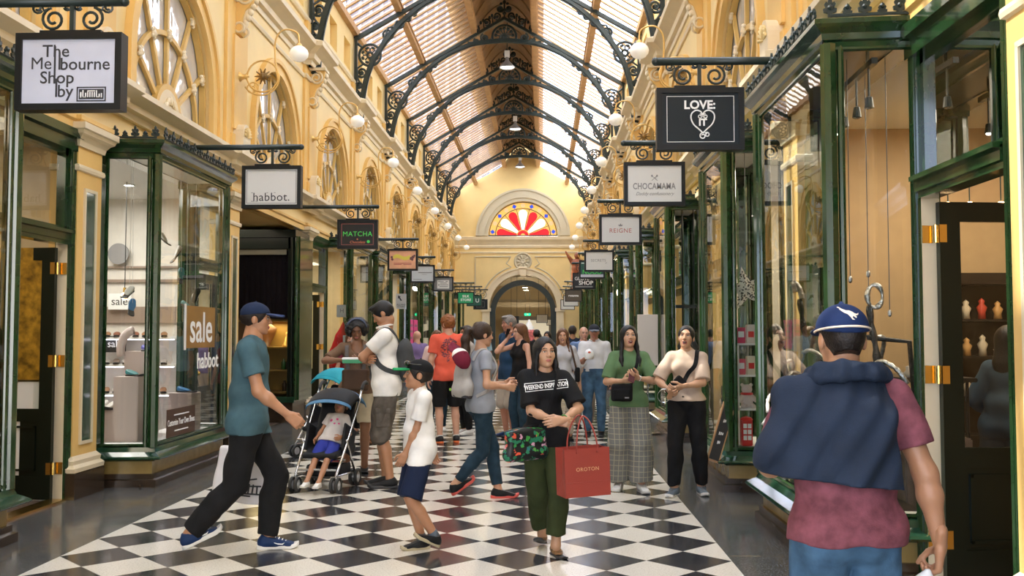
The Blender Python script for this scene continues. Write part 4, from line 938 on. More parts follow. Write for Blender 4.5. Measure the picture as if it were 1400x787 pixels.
def d_rei(t):
    put(t, 'REIGNE', 0.098, INKR, 0.0, -0.020, spacing=1.12)
    mb = MB(); mb.prism([(-0.028,0.055),(0.028,0.055),(0.036,0.085),(0.018,0.072),(0.0,0.098),(-0.018,0.072),(-0.036,0.085)], lambda a, b, tt: (a, tt, b), FY-0.001, FY+0.002); mb.build('crown_emblem', INKG, t)
def d_sec(t): put(t, 'SECRETS', 0.085, INKG, -0.02, 0.01, spacing=1.08); put(t, 'of', 0.05, INKG, 0.15, -0.045, shear=0.3)
def d_gr(t): put(t, 'NOOD', 0.16, INKGR, 0.0, -0.07); bars(t, INKW, [(-0.28,0.16,0.26,0.178)], 'light_strip'); mb = MB(); mb.box((-0.30,FY-0.001,-0.205),(0.30,FY+0.002,-0.13)); mb.build('inner_panel', SBLU, t)
def d_gl(t): put(t, 'GLOVE', 0.14, INKW, -0.06, 0.07); put(t, 'SHOP', 0.17, INKW, 0.06, -0.06, bold=0.003); bars(t, INKG, [(-0.26,-0.19,0.26,-0.15)], 'small_print')
def d_ros(t): put(t, 'rosanna', 0.13, INKW, 0.0, 0.0, bold=0.003)
def d_none(t): bars(t, INKG, [(-0.02,0.0,0.22,0.02)], 'small_print')
hang_sign(-1, 6.06, -3.03, 'largest bluish white sign with four lines of black lettering and a boxed logo', SBLU, 0.69, 0.50, deco=d_melb)
hang_sign(-1, 10.9, -3.085, 'white sign with a thin border and one low lowercase word ending in a full stop', SW, deco=d_hab)
hang_sign(-1, 16.07, -3.09, 'dark grey sign with bright green capitals and a thin rose border', mat('sign_charcoal', (0.035,0.035,0.033), 0.35, spec=0.2), deco=d_mat)
hang_sign(-1, 21.6, -3.13, 'orange sign with a yellow banner behind the dark sign with green capitals', SORG, deco=d_orn)
hang_sign(-1, 26.6, -3.30, 'pale grey sign with faint lettering, half hidden behind the orange sign', mat('sign_pale_grey', (0.62,0.66,0.68), 0.3), deco=d_wh)
hang_sign(-1, 32.0, -3.28, 'grey sign with a small white inner panel, between the pale and green signs', mat('sign_mid_grey', (0.18,0.19,0.19), 0.3), deco=d_dk)
hang_sign(-1, 40.0, -3.16, 'small bright green sign with two lines of white capitals', SGRN, deco=d_silk, cz=3.08, fw=0.03)
hang_sign(-1, 43.0, -3.02, 'dark green sign showing the letter U behind the bright green sign', SDG, deco=d_u, cz=3.07, fw=0.03)
hang_sign(-1, 46.0, -2.93, 'dark sign with a thin border, farthest one on the left wall', SDARK, deco=d_far, cz=3.0, fw=0.03)
hang_sign(1, 7.55, 1.24, 'slate sign with a white curly heart and a thin white border', SDARK, deco=d_love)
hang_sign(1, 10.8, 1.26, 'white sign with crossed spoons above grey capitals and a script line', SW, deco=d_choc)
hang_sign(1, 15.5, 1.26, 'white sign with reddish capitals under a small crown', SW, deco=d_rei)
hang_sign(1, 22.1, 1.31, 'white sign with plain grey capitals, second white one beyond the crossed spoons sign', SW, deco=d_sec)
hang_sign(1, 25.5, 1.32, 'dark sign with green letters over a pale strip, behind a white sign with grey capitals', SDG, deco=d_gr, cz=3.27)
hang_sign(1, 29.0, 1.26, 'black sign with two lines of large white capitals', BLACK, deco=d_gl, cz=3.16)
hang_sign(1, 39.0, 1.27, 'brown sign with one pale lowercase word', SBRN, deco=d_ros, cz=3.13, fw=0.03)
hang_sign(1, 43.0, 1.29, 'white sign peeping out below the brown sign', SW, deco=d_none, cz=3.06, fw=0.03)
hang_sign(1, 46.0, 1.22, 'white sign, farthest one along the right wall', SW, deco=d_none, cz=2.98, fw=0.03)
# ---------------------------------------------------------------- figures: smooth implicit surfaces meshed by surface nets
class Field:
    def __init__(s, lo, hi, h):
        s.lo = np.array(lo, np.float32); s.h = h
        n = np.maximum(4, np.ceil((np.array(hi)-np.array(lo))/h).astype(int)+1); s.n = n
        s.ax = [s.lo[i] + h*np.arange(n[i], dtype=np.float32) for i in range(3)]
        s.D = np.full(tuple(n), 1.0, np.float32)
    def sub(s, lo, hi):
        sl = []
        for i in range(3):
            a = int(np.floor((lo[i]-s.lo[i])/s.h)); b = int(np.ceil((hi[i]-s.lo[i])/s.h))+1
            a = max(0, a); b = min(int(s.n[i]), b)
            if b <= a: return None
            sl.append(slice(a, b))
        X = s.ax[0][sl[0]][:, None, None]; Y = s.ax[1][sl[1]][None, :, None]; Z = s.ax[2][sl[2]][None, None, :]
        return tuple(sl), X, Y, Z
    def put(s, sl, d, k, op='u'):
        A = s.D[sl]
        if op == 'u':
            if k <= 0: s.D[sl] = np.minimum(A, d); return
            t = np.clip(0.5+0.5*(d-A)/k, 0, 1); s.D[sl] = d*(1-t)+A*t-k*t*(1-t)
        elif op == 's':
            e = -d; t = np.clip(0.5-0.5*(e-A)/max(k, 1e-6), 0, 1); s.D[sl] = e*(1-t)+A*t+k*t*(1-t)
    def cone(s, a, b, ra, rb, k=0.02, clip=None, flat=None, op='u'):
        a = np.array(a, np.float32); b = np.array(b, np.float32); m = max(ra, rb)+k+3*s.h+0.01
        q = s.sub(np.minimum(a, b)-m, np.maximum(a, b)+m)
        if q is None: return
        sl, X, Y, Z = q; ba = b-a; L2 = float(ba@ba)+1e-12
        px, py, pz = X-a[0], Y-a[1], Z-a[2]
        t = np.clip((px*ba[0]+py*ba[1]+pz*ba[2])/L2, 0, 1)
        dx, dy, dz = px-t*ba[0], py-t*ba[1], pz-t*ba[2]
        d2 = dx*dx+dy*dy+dz*dz
        if flat is not None:      # (unit axis, factor>1): thinner along the axis
            f = np.array(flat[0], np.float32); c = dx*f[0]+dy*f[1]+dz*f[2]; d2 = d2 + c*c*(flat[1]**2-1)
        d = np.sqrt(d2) - (ra+(rb-ra)*t)
        if clip is not None:
            for c, n in clip: d = np.maximum(d, (X-c[0])*n[0]+(Y-c[1])*n[1]+(Z-c[2])*n[2])
        s.put(sl, d, k, op)
    def ell(s, c, r, M=None, k=0.02, op='u', clip=None):
        c = np.array(c, np.float32); m = max(r)+k+3*s.h+0.01
        q = s.sub(c-m, c+m)
        if q is None: return
        sl, X, Y, Z = q; x, y, z = X-c[0], Y-c[1], Z-c[2]
        if M is not None:
            x, y, z = (M[0][0]*x+M[1][0]*y+M[2][0]*z, M[0][1]*x+M[1][1]*y+M[2][1]*z, M[0][2]*x+M[1][2]*y+M[2][2]*z)
        k0 = np.sqrt((x/r[0])**2+(y/r[1])**2+(z/r[2])**2); k1 = np.sqrt((x/r[0]**2)**2+(y/r[1]**2)**2+(z/r[2]**2)**2)+1e-9
        d = k0*(k0-1)/k1
        if clip is not None:
            for cc, n in clip: d = np.maximum(d, (X-cc[0])*n[0]+(Y-cc[1])*n[1]+(Z-cc[2])*n[2])
        s.put(sl, d, k, op)
    def box(s, c, hs, r=0.01, M=None, k=0.0, op='u'):
        c = np.array(c, np.float32); m = float(np.linalg.norm(hs))+r+k+3*s.h
        q = s.sub(c-m, c+m)
        if q is None: return
        sl, X, Y, Z = q; x, y, z = X-c[0], Y-c[1], Z-c[2]
        if M is not None:
            x, y, z = (M[0][0]*x+M[1][0]*y+M[2][0]*z, M[0][1]*x+M[1][1]*y+M[2][1]*z, M[0][2]*x+M[1][2]*y+M[2][2]*z)
        qx, qy, qz = np.abs(x)-hs[0]+r, np.abs(y)-hs[1]+r, np.abs(z)-hs[2]+r
        d = np.sqrt(np.maximum(qx,0)**2+np.maximum(qy,0)**2+np.maximum(qz,0)**2)+np.minimum(np.maximum(qx,np.maximum(qy,qz)),0)-r
        s.put(sl, d, k, op)
    def plane(s, c, n, soft=0.0):      # keep the side n points away from
        X, Y, Z = s.ax[0][:,None,None], s.ax[1][None,:,None], s.ax[2][None,None,:]
        s.D = np.maximum(s.D, (X-c[0])*n[0]+(Y-c[1])*n[1]+(Z-c[2])*n[2]).astype(np.float32)
    def folds(s, amp, seed=0, f=60.0, zf=1.0):
        rg = np.random.RandomState(seed); X, Y, Z = s.ax[0][:,None,None], s.ax[1][None,:,None], s.ax[2][None,None,:]
        acc = 0
        for i in range(4):
            v = rg.normal(size=3); v /= np.linalg.norm(v); v[2] *= zf; ph = rg.uniform(0, 6.28); w = rg.normal(size=3)*f*0.35
            ff = f*(0.45+0.45*i/3)
            acc = acc + np.sin(ff*(v[0]*X+v[1]*Y+v[2]*Z)+ph+0.9*np.sin(w[0]*X+w[1]*Y+w[2]*Z))/(1+0.5*i)
        s.D = (s.D + amp*0.8*acc).astype(np.float32)
    def mesh(s): return surface_nets(s.D, s.lo, s.h)
_C = np.array([(i, j, k) for i in (0, 1) for j in (0, 1) for k in (0, 1)])
_E = [(a, b) for a in range(8) for b in range(a+1, 8) if np.abs(_C[a]-_C[b]).sum() == 1]
def surface_nets(D, lo, h):
    D = np.pad(D, 1, constant_values=1.0); lo = np.array(lo)-h
    S = D < 0; nx, ny, nz = D.shape
    cnt = np.zeros((nx-1, ny-1, nz-1), np.int8)
    for c in _C: cnt += S[c[0]:nx-1+c[0], c[1]:ny-1+c[1], c[2]:nz-1+c[2]]
    act = (cnt > 0) & (cnt < 8); I = np.argwhere(act)
    if len(I) == 0: return np.zeros((0,3)), np.zeros((0,4), int)
    ids = np.full(act.shape, -1, np.int64); ids[act] = np.arange(len(I))
    val = [D[I[:,0]+c[0], I[:,1]+c[1], I[:,2]+c[2]] for c in _C]
    acc = np.zeros((len(I), 3)); w = np.zeros(len(I))
    for a, b in _E:
        da, db = val[a], val[b]; m = (da < 0) != (db < 0); t = np.where(m, da/np.where(m, da-db, 1), 0)
        acc += np.where(m[:, None], _C[a]+(_C[b]-_C[a])*t[:, None], 0); w += m
    V = (I + acc/w[:, None])*h + lo
    Fs = []
    for ax in range(3):
        u, v = (ax+1) % 3, (ax+2) % 3
        A = [slice(None)]*3; B = [slice(None)]*3; A[ax] = slice(0, -1); B[ax] = slice(1, None)
        sa, sb = S[tuple(A)], S[tuple(B)]; E = np.argwhere(sa != sb)
        E = E[(E[:,u] >= 1) & (E[:,v] >= 1) & (E[:,u] < act.shape[u]) & (E[:,v] < act.shape[v])]
        q = []
        for du, dv in ((1,1),(0,1),(0,0),(1,0)):
            e = E.copy(); e[:,u] -= du; e[:,v] -= dv; q.append(ids[e[:,0], e[:,1], e[:,2]])
        q = np.stack(q, 1); flip = ~S[E[:,0], E[:,1], E[:,2]]; q[flip] = q[flip][:, ::-1]; Fs.append(q)
    F = np.concatenate(Fs); F = F[(F >= 0).all(1)]
    return V, F
class Geo:      # verts + quads + material index, joined by concatenation
    def __init__(s): s.V = []; s.F = []; s.MI = []; s.n = 0
    def add(s, V, F, mi=0):
        if len(V) == 0: return
        s.V.append(np.asarray(V, float)); s.F += (np.asarray(F)+s.n).tolist(); s.MI += (list(mi) if hasattr(mi, '__len__') else [mi]*len(F)); s.n += len(V)
    def addmb(s, mb, mi=0, M=None):
        V = np.array(mb.v, float)
        if M is not None: V = V @ np.array(M)[:3,:3].T + np.array(M)[:3,3]
        s.V.append(V); s.F += [[i+s.n for i in f] for f in mb.f]; s.MI += [mi]*len(mb.f); s.n += len(V)
    def build(s, name, ms, parent=None, smooth=True):
        me = bpy.data.meshes.new(name); me.from_pydata(np.concatenate(s.V).tolist() if s.V else [], [], s.F)
        for m in (ms if isinstance(ms, (list, tuple)) else [ms]): me.materials.append(m)
        if len(me.materials) > 1: me.polygons.foreach_set('material_index', s.MI)
        me.polygons.foreach_set('use_smooth', [smooth]*len(me.polygons)); me.update()
        return link(name, me, parent)
def geo_field(F, name, m, parent, M=None):
    V, Q = F.mesh()
    if M is not None and len(V): V = V @ np.array(M)[:3,:3].T + np.array(M)[:3,3]
    g = Geo(); g.add(V, Q); return g.build(name, m, parent)
v3 = lambda *a: np.array(a, float)
def ik(a, t, l1, l2, hint):
    a, t, hint = map(lambda x: np.array(x, float), (a, t, hint)); d = t-a; L = np.linalg.norm(d); Lc = min(L, (l1+l2)*0.995)
    dn = d/L; t = a+dn*Lc; x = (l1*l1-l2*l2+Lc*Lc)/(2*Lc); y = sqrt(max(0, l1*l1-x*x))
    p = hint-dn*(hint@dn); p = p/(np.linalg.norm(p)+1e-9)
    return a+dn*x+p*y, t
def rotm(axis, deg): return np.array(Matrix.Rotation(R(deg), 3, axis))
SKIN = {}
def skin_mat(tone):
    cs = {'fair': (0.58,0.32,0.22), 'light': (0.52,0.28,0.17), 'tan': (0.42,0.205,0.11), 'asian': (0.53,0.30,0.18), 'brown': (0.20,0.09,0.045), 'ruddy': (0.46,0.21,0.13)}
    if tone not in SKIN: SKIN[tone] = mat('skin_'+tone, cs[tone], 0.48, var=0.06, vscale=14, sss=0.12, bump=0.04, bscale=120)
    return SKIN[tone]
LIPS = mat('lips', (0.42,0.13,0.11), 0.4); EYEW = mat('eye_white', (0.75,0.73,0.70), 0.25); EYED = mat('eye_dark', (0.02,0.012,0.008), 0.15); TEETH = mat('teeth', (0.85,0.82,0.76), 0.3); MOUTH = mat('mouth_dark', (0.10,0.02,0.02), 0.5)
def hair_mat(name, col):
    return mat('hair_'+name, col, 0.38, var=0.35, vscale=40, bump=0.3, bscale=150, spec=0.3)
HAIR = {'black': (0.008,0.007,0.007), 'brown': (0.035,0.018,0.010), 'dark': (0.015,0.010,0.008), 'ginger': (0.22,0.075,0.02), 'auburn': (0.13,0.055,0.022), 'grey': (0.22,0.20,0.18), 'blonde': (0.28,0.16,0.07)}
def head_geo(h, sex, mouth, tone, haircol, bald=False):
    """head in its own frame: skull centre at the origin, facing -Y; returns Geo with skin, lips, eyes, brows"""
    F = Field((-0.11,-0.135,-0.20), (0.11,0.13,0.135), h)
    jw = 1.0 if sex == 'm' else 0.93; nk = 0.055 if sex == 'm' else (0.040 if sex == 'c' else 0.046)
    F.ell((0,0.012,0.028), (0.074,0.094,0.086), k=0.0); F.ell((0,-0.022,-0.025), (0.060*jw,0.068,0.084), k=0.03); F.ell((0,-0.030,-0.072), (0.047*jw,0.050,0.040), k=0.025)
    F.ell((0,-0.070,-0.097), (0.020*jw,0.016,0.015), k=0.02)
    for s in (-1, 1):
        F.ell((s*0.036,-0.058,-0.026), (0.024,0.022,0.026), k=0.02); F.ell((s*0.075,0.014,-0.008), (0.009,0.020,0.031), k=0.008)
    F.cone((-0.036,-0.078,0.026), (0.036,-0.078,0.026), 0.010, 0.010, 0.018)
    F.cone((0,-0.085,0.014), (0,-0.106,-0.026), 0.007, 0.0105, 0.012)
    for s in (-1, 1): F.ell((s*0.011,-0.097,-0.030), (0.009,0.010,0.008), k=0.008); F.ell((s*0.030,-0.094,0.006), (0.018,0.012,0.010), k=0.010, op='s')
    if mouth in ('open', 'smile'):
        op = 0.016 if mouth == 'open' else 0.006
        F.ell((0,-0.089,-0.0555), (0.024,0.010,0.006), k=0.006); F.ell((0,-0.087,-0.060-op), (0.021,0.010,0.007), k=0.006); F.ell((0,-0.098,-0.059-op*0.4), (0.019,0.022,0.0025+op*0.55), k=0.003, op='s')
    else:
        F.ell((0,-0.089,-0.057), (0.022,0.009,0.006), k=0.007); F.ell((0,-0.087,-0.067), (0.018,0.010,0.007), k=0.007)
    F.cone((0,0.016,-0.05), (0,0.022,-0.085), nk*0.95, nk*0.95, 0.025)
    V, Q = F.mesh(); c = V[Q].mean(1)
    lipm = (np.abs(c[:,0]) < 0.0215-0.5*np.abs(c[:,2]+0.061)) & (np.abs(c[:,2]+0.0615) < 0.0095) & (c[:,1] < -0.080) if mouth not in ('open','smile') else (np.abs(c[:,0]) < 0.024) & (c[:,2] < -0.049) & (c[:,2] > (-0.083 if mouth == 'open' else -0.073)) & (c[:,1] < -0.070)
    mi = np.where(lipm, 1, 0)
    if mouth in ('open','smile'):
        op = 0.016 if mouth == 'open' else 0.006
        inner = (((c[:,0]/0.020)**2 + ((c[:,2]+0.059+op*0.4)/(0.004+op*0.6))**2) < 1) & (c[:,1] < -0.066)
        mi = np.where(inner, 5, mi)
    g = Geo(); g.add(V, Q, mi.tolist())
    for s in (-1, 1):
        mb = MB(); mb.sphere((s*0.030,-0.0790,0.0045), (0.0138,0.0095,0.0058), 12, 8); g.addmb(mb, 2)
        mb = MB(); mb.sphere((s*0.030,-0.0850,0.0048), (0.0062,0.0042,0.0060), 10, 6); g.addmb(mb, 3)
        mb = MB(); mb.tube(catmull([(s*0.0150,-0.0845,0.0065), (s*0.024,-0.0892,0.0100), (s*0.036,-0.0862,0.0098), (s*0.0455,-0.077,0.0045)], 3), 0.0020, 5); g.addmb(mb, 3)
        mb = MB(); mb.tube(catmull([(s*0.013,-0.0925,0.026), (s*0.026,-0.0945,0.0315), (s*0.040,-0.087,0.0300), (s*0.050,-0.075,0.0225)], 3), [0.0026]*5+[0.0036]*3+[0.0018]*2, 5); g.addmb(mb, 4)
    if mouth in ('open', 'smile'):
        mb = MB(); mb.tube(catmull([(-0.017,-0.079,-0.0575), (0,-0.0885,-0.0590), (0.017,-0.079,-0.0575)], 4), 0.0032, 6); g.addmb(mb, 6)
    return g
def hair_field(style, h, M=None):
    long_ = style in ('long', 'bob', 'longback', 'halfup')
    F = Field((-0.17,-0.15,-0.42 if style in ('long','ponytail','halfup','longback') else -0.24), (0.17,0.24,0.20), h)
    e = {'short':0.012,'crop':0.003,'curlytop':0.022,'curly':0.02,'long':0.016,'bob':0.012,'ponytail':0.010,'bun':0.010,'sleek':0.009,'longback':0.015,'halfup':0.014,'fringe':0.004}.get(style, 0.012)
    F.ell((0,0.014,0.030), (0.075+e,0.096+e,0.088+e), k=0.0)
    if style in ('short','crop','curlytop'):
        F.cone((0,0.065,0.0), (0,0.055,-0.065), 0.052, 0.040, 0.03)
        F.plane((0,0,-0.078), (0,0.35,-0.94))
        F.ell((0,-0.105,-0.055), (0.085,0.105,0.112), k=0.006, op='s')
        for s in (-1, 1): F.ell((s*0.09,0.008,-0.028), (0.030,0.034,0.052), k=0.006, op='s')
        if style == 'short': F.ell((0.012,-0.060,0.098), (0.055,0.045,0.024), k=0.02)
        if style == 'curlytop':
            rg = np.random.RandomState(3)
            for i in range(70):
                v = rg.normal(size=3); v /= np.linalg.norm(v)
                if v[2] < -0.05 and v[1] < 0.2: continue
                F.ell((0.088*v[0], 0.012+0.108*v[1], 0.035+0.098*v[2]), (0.019,)*3, k=0.01)
            F.ell((0,-0.12,-0.045), (0.070,0.070,0.098), k=0.006, op='s')
    else:
        if style == 'curly':
            rg = np.random.RandomState(5)
            for i in range(150):
                v = rg.normal(size=3); v /= np.linalg.norm(v)
                if v[2] < -0.55: continue
                F.ell((0.115*v[0], 0.026+0.120*v[1], 0.008+0.108*v[2]), (0.024+0.009*rg.rand(),)*3, k=0.008)
        if style in ('long','halfup'):
            for s in (-1, 1):
                F.cone((s*0.070,0.0,0.03), (s*0.080,0.005,-0.10), 0.028, 0.028, 0.03, flat=((1,0,0),1.4)); F.cone((s*0.080,0.005,-0.10), (s*0.092,-0.020,-0.24), 0.028, 0.024, 0.03, flat=((1,0,0),1.3)); F.cone((s*0.092,-0.020,-0.24), (s*0.088,-0.050,-0.31), 0.024, 0.010, 0.03)
            F.cone((0,0.07,0.02), (0,0.085,-0.16), 0.075, 0.085, 0.03, flat=((0,1,0),1.6)); F.cone((0,0.085,-0.16), (0,0.10,-0.36), 0.085, 0.05, 0.03, flat=((0,1,0),1.8))
        if style == 'longback':
            F.cone((0,0.07,0.02), (0,0.085,-0.14), 0.078, 0.085, 0.03, flat=((0,1,0),1.5)); F.cone((0,0.085,-0.14), (0.02,0.10,-0.34), 0.085, 0.05, 0.03, flat=((0,1,0),1.8))
            for s in (-1, 1): F.cone((s*0.068,0.02,0.02), (s*0.072,0.045,-0.14), 0.026, 0.026, 0.03)
        if style == 'bob':
            for s in (-1, 1): F.cone((s*0.072,-0.012,0.03), (s*0.080,-0.010,-0.09), 0.024, 0.026, 0.025, flat=((1,0,0),1.4)); F.cone((s*0.080,-0.010,-0.09), (s*0.082,-0.022,-0.19), 0.026, 0.014, 0.025, flat=((1,0,0),1.3))
            F.cone((0,0.06,0.02), (0,0.07,-0.13), 0.080, 0.088, 0.03, flat=((0,1,0),1.5)); F.cone((0,0.07,-0.13), (0,0.06,-0.17), 0.086, 0.060, 0.03, flat=((0,1,0),1.6))
        if style == 'ponytail':
            F.ell((0,0.112,0.035), (0.024,0.024,0.024), k=0.02)
            P = [(0,0.115,0.035),(0.0,0.165,0.02),(0.0,0.185,-0.06),(0.0,0.175,-0.16),(0.0,0.165,-0.26),(0,0.16,-0.34)]; r = [0.020,0.034,0.043,0.043,0.034,0.010]
            for i in range(5): F.cone(P[i], P[i+1], r[i], r[i+1], 0.02)
        if style == 'bun': F.ell((0,0.06,0.125), (0.042,0.042,0.036), k=0.012)
        if style == 'sleek':
            F.cone((0,0.10,-0.02), (0.03,0.12,-0.10), 0.030, 0.034, 0.03); F.cone((0.03,0.12,-0.10), (0.07,0.10,-0.20), 0.034, 0.016, 0.03)
        F.ell((0,-0.118,-0.026), (0.068,0.100,0.096), k=0.006, op='s'); F.ell((0.006,-0.112,0.034), (0.052,0.062,0.054), k=0.008, op='s')
        F.cone((0,-0.085,-0.09), (0,-0.10,-0.26), 0.068, 0.092, 0.006, op='s')
        if style in ('long','bob','longback','halfup'): F.cone((0.022,-0.115,0.095), (0.018,0.03,0.150), 0.010, 0.006, 0.008, op='s')
        if style in ('ponytail','bun','sleek','curly'):
            F.cone((0,-0.05,-0.16), (0,-0.01,-0.14), 0.075, 0.075, 0.004, op='s'); F.ell((0,0.02,-0.155), (0.075,0.12,0.085), k=0.01, op='s') if style != 'ponytail' else F.ell((0,0.0,-0.155), (0.075,0.10,0.085), k=0.01, op='s')
            for s in (-1, 1): F.ell((s*0.088,0.008,-0.030), (0.022,0.026,0.040), k=0.006, op='s')
        if style == 'fringe': F.cone((-0.05,-0.085,0.06), (0.05,-0.085,0.06), 0.02, 0.02, 0.02)
    X, Y, Z = F.ax[0][:,None,None], F.ax[1][None,:,None], F.ax[2][None,None,:]
    ang = np.arctan2(X, Y-0.01); amp = 0.0011 if style not in ('crop',) else 0.0006
    F.D = (F.D + amp*np.sin(60*ang+9*Z/0.1+2*np.sin(25*Z))).astype(np.float32)
    return F
def cap_parts(parent, M, h, crown, brim, back=None, lift=0.0):
    F = Field((-0.13,-0.14,-0.02), (0.13,0.15,0.17), h); F.ell((0,0.014,0.036+lift), (0.089,0.112,0.090), k=0.0); F.plane((0,0,0.034), (0,-0.12,-1)); F.ell((0,0.012,0.020), (0.076,0.097,0.085), k=0.001, op='s')
    F.ell((0,0.012,0.130+lift), (0.008,0.008,0.006), k=0.004)
    c = geo_field(F, 'cap', crown, parent, M)
    F = Field((-0.11,-0.24,-0.03), (0.11,0.0,0.09), h*0.7)
    F.ell((0,-0.092,0.034), (0.079,0.108,0.0085), rotm('X', 9), k=0.0); F.cone((0,-0.05,0.034), (0,-0.19,0.030), 0.02, 0.012, 0.03, flat=((0,0,1),2.2)); F.plane((0,-0.072,0), (0,1,0))
    b = geo_field(F, 'brim', brim, c, M)
    if back is not None:
        mb = MB(); mb.tube([(0.090*sin(a), 0.012+0.112*cos(a), 0.040+0.0*a) for a in np.linspace(-2.0, 2.0, 24)], 0.006, 6)
        g = Geo(); g.addmb(mb, 0, M); g.build('trim', back, c)
    return c
def hand_field(F, wrist, d, n, side, s, curl, spread=1.0, thumb=0.5):
    """wrist point, d finger direction, n palm normal (fingers curl towards it); side -1/+1 sets the thumb side"""
    d = d/np.linalg.norm(d); n = n-d*(n@d); n = n/(np.linalg.norm(n)+1e-9); t = np.cross(n, d)*side      # thumb direction
    W = lambda a, b, c: wrist + (t*a + n*b + d*c)*s
    F.cone(W(0,0,-0.05), W(0,0,0.01), 0.027*s, 0.027*s, 0.01*s, flat=(n, 1.25))
    for a, L in ((0.029,0.084),(0.010,0.088),(-0.010,0.085),(-0.028,0.078)): F.cone(W(a*0.65,0,0.012), W(a,0,L), 0.0155*s, 0.0125*s, 0.014*s, flat=(n, 1.1))
    for i, (a, L, l) in enumerate(((0.030,0.085,0.068),(0.010,0.090,0.076),(-0.010,0.087,0.071),(-0.029,0.079,0.056))):
        p = W(a,0,L); ang = 0.0; sp = a*1.2*spread
        c = curl if not hasattr(curl, '__len__') else curl[i]
        for j, (f, r0, r1) in enumerate(((0.44,0.0102,0.0092),(0.31,0.0092,0.0084),(0.25,0.0084,0.0070))):
            ang += c*(0.95, 1.1, 0.8)[j]; dd = d*cos(ang)+n*sin(ang)+t*sp; dd = dd/np.linalg.norm(dd); q = p+dd*l*f*s
            F.cone(p, q, r0*s, r1*s, 0.0025*s); p = q
    p = W(0.024,0.004,0.022); dd = d*0.62+t*(0.75-0.35*thumb)+n*(0.15+0.6*thumb); dd /= np.linalg.norm(dd); q = p+dd*0.046*s; F.cone(p, q, 0.0155*s, 0.0115*s, 0.012*s)
    dd = d*0.85+t*(0.35-0.5*thumb)+n*(0.25+0.45*thumb); dd /= np.linalg.norm(dd); q2 = q+dd*0.032*s; F.cone(q, q2, 0.0115*s, 0.010*s, 0.004*s); F.cone(q2, q2+(dd*0.8+d*0.2)*0.024*s, 0.0105*s, 0.008*s, 0.003*s)
SHOES = {}
def shoe_geo(style, h=0.006):
    """shoe at unit size, ankle over the origin, toes towards -Y, ground at z=0"""
    if (style, h) in SHOES: return SHOES[style, h]
    out = {}
    F = Field((-0.08,-0.23,-0.02), (0.08,0.12,0.16), h)
    if style in ('sneaker', 'loafer', 'flat'):
        top = {'sneaker': 0.085, 'loafer': 0.055, 'flat': 0.045}[style]
        F.cone((0,0.045,0.045), (0,-0.02,0.047), 0.040, 0.041, 0.0); F.cone((0,-0.02,0.047), (0,-0.13,0.026), 0.040, 0.037, 0.03); F.cone((0.004,-0.13,0.026), (0.006,-0.165,0.022), 0.038, 0.028, 0.02)
        if style == 'sneaker': F.cone((0,0.03,0.05), (0,0.015,0.10), 0.040, 0.040, 0.03)
        F.plane((0,0,top), (0,-0.30,0.95)); F.plane((0,0,0.018), (0,0,-1))
        if style != 'sneaker': F.cone((0,0.03,0.10), (0,-0.055,0.075), 0.036, 0.030, 0.006, op='s')
        out['upper'] = F.mesh()
    S = Field((-0.08,-0.23,-0.01), (0.08,0.12,0.06), h)
    X, Y, Z = S.ax[0][:,None,None], S.ax[1][None,:,None], S.ax[2][None,None,:]
    def cap2(ax, ay, bx, by, ra, rb):
        L2 = (bx-ax)**2+(by-ay)**2; t = np.clip(((X-ax)*(bx-ax)+(Y-ay)*(by-ay))/L2, 0, 1); return np.sqrt((X-ax-t*(bx-ax))**2+(Y-ay-t*(by-ay))**2)-(ra+(rb-ra)*t)
    th = {'sneaker': 0.030, 'loafer': 0.016, 'flat': 0.014, 'sandal': 0.022}[style]
    d = np.minimum(cap2(0,0.05,0.002,-0.03,0.040,0.037), cap2(0.002,-0.03,0.006,-0.145,0.037,0.045)); 
    lift = np.where(Y < -0.12, (Y+0.12)**2*4.0, 0)
    S.D = np.maximum(np.maximum(d, -(Z-lift)), Z-lift-th).astype(np.float32); out['sole'] = S.mesh()
    if style == 'sandal':
        F = Field((-0.08,-0.23,-0.02), (0.08,0.12,0.16), h*0.8)
        for y in (-0.115, -0.05): F.cone((-0.045,y,0.022), (0,y-0.01,0.062), 0.010, 0.010, 0.0); F.cone((0.045,y,0.022), (0,y-0.01,0.062), 0.010, 0.010, 0.006)
        F.cone((-0.035,0.0,0.03), (-0.036,0.06,0.075), 0.008, 0.008, 0.0); F.cone((0.035,0.0,0.03), (0.036,0.06,0.075), 0.008, 0.008, 0.0); F.cone((-0.036,0.06,0.075), (0.036,0.06,0.075), 0.008, 0.008, 0.0)
        out['upper'] = F.mesh()
    SHOES[style, h] = out; return out
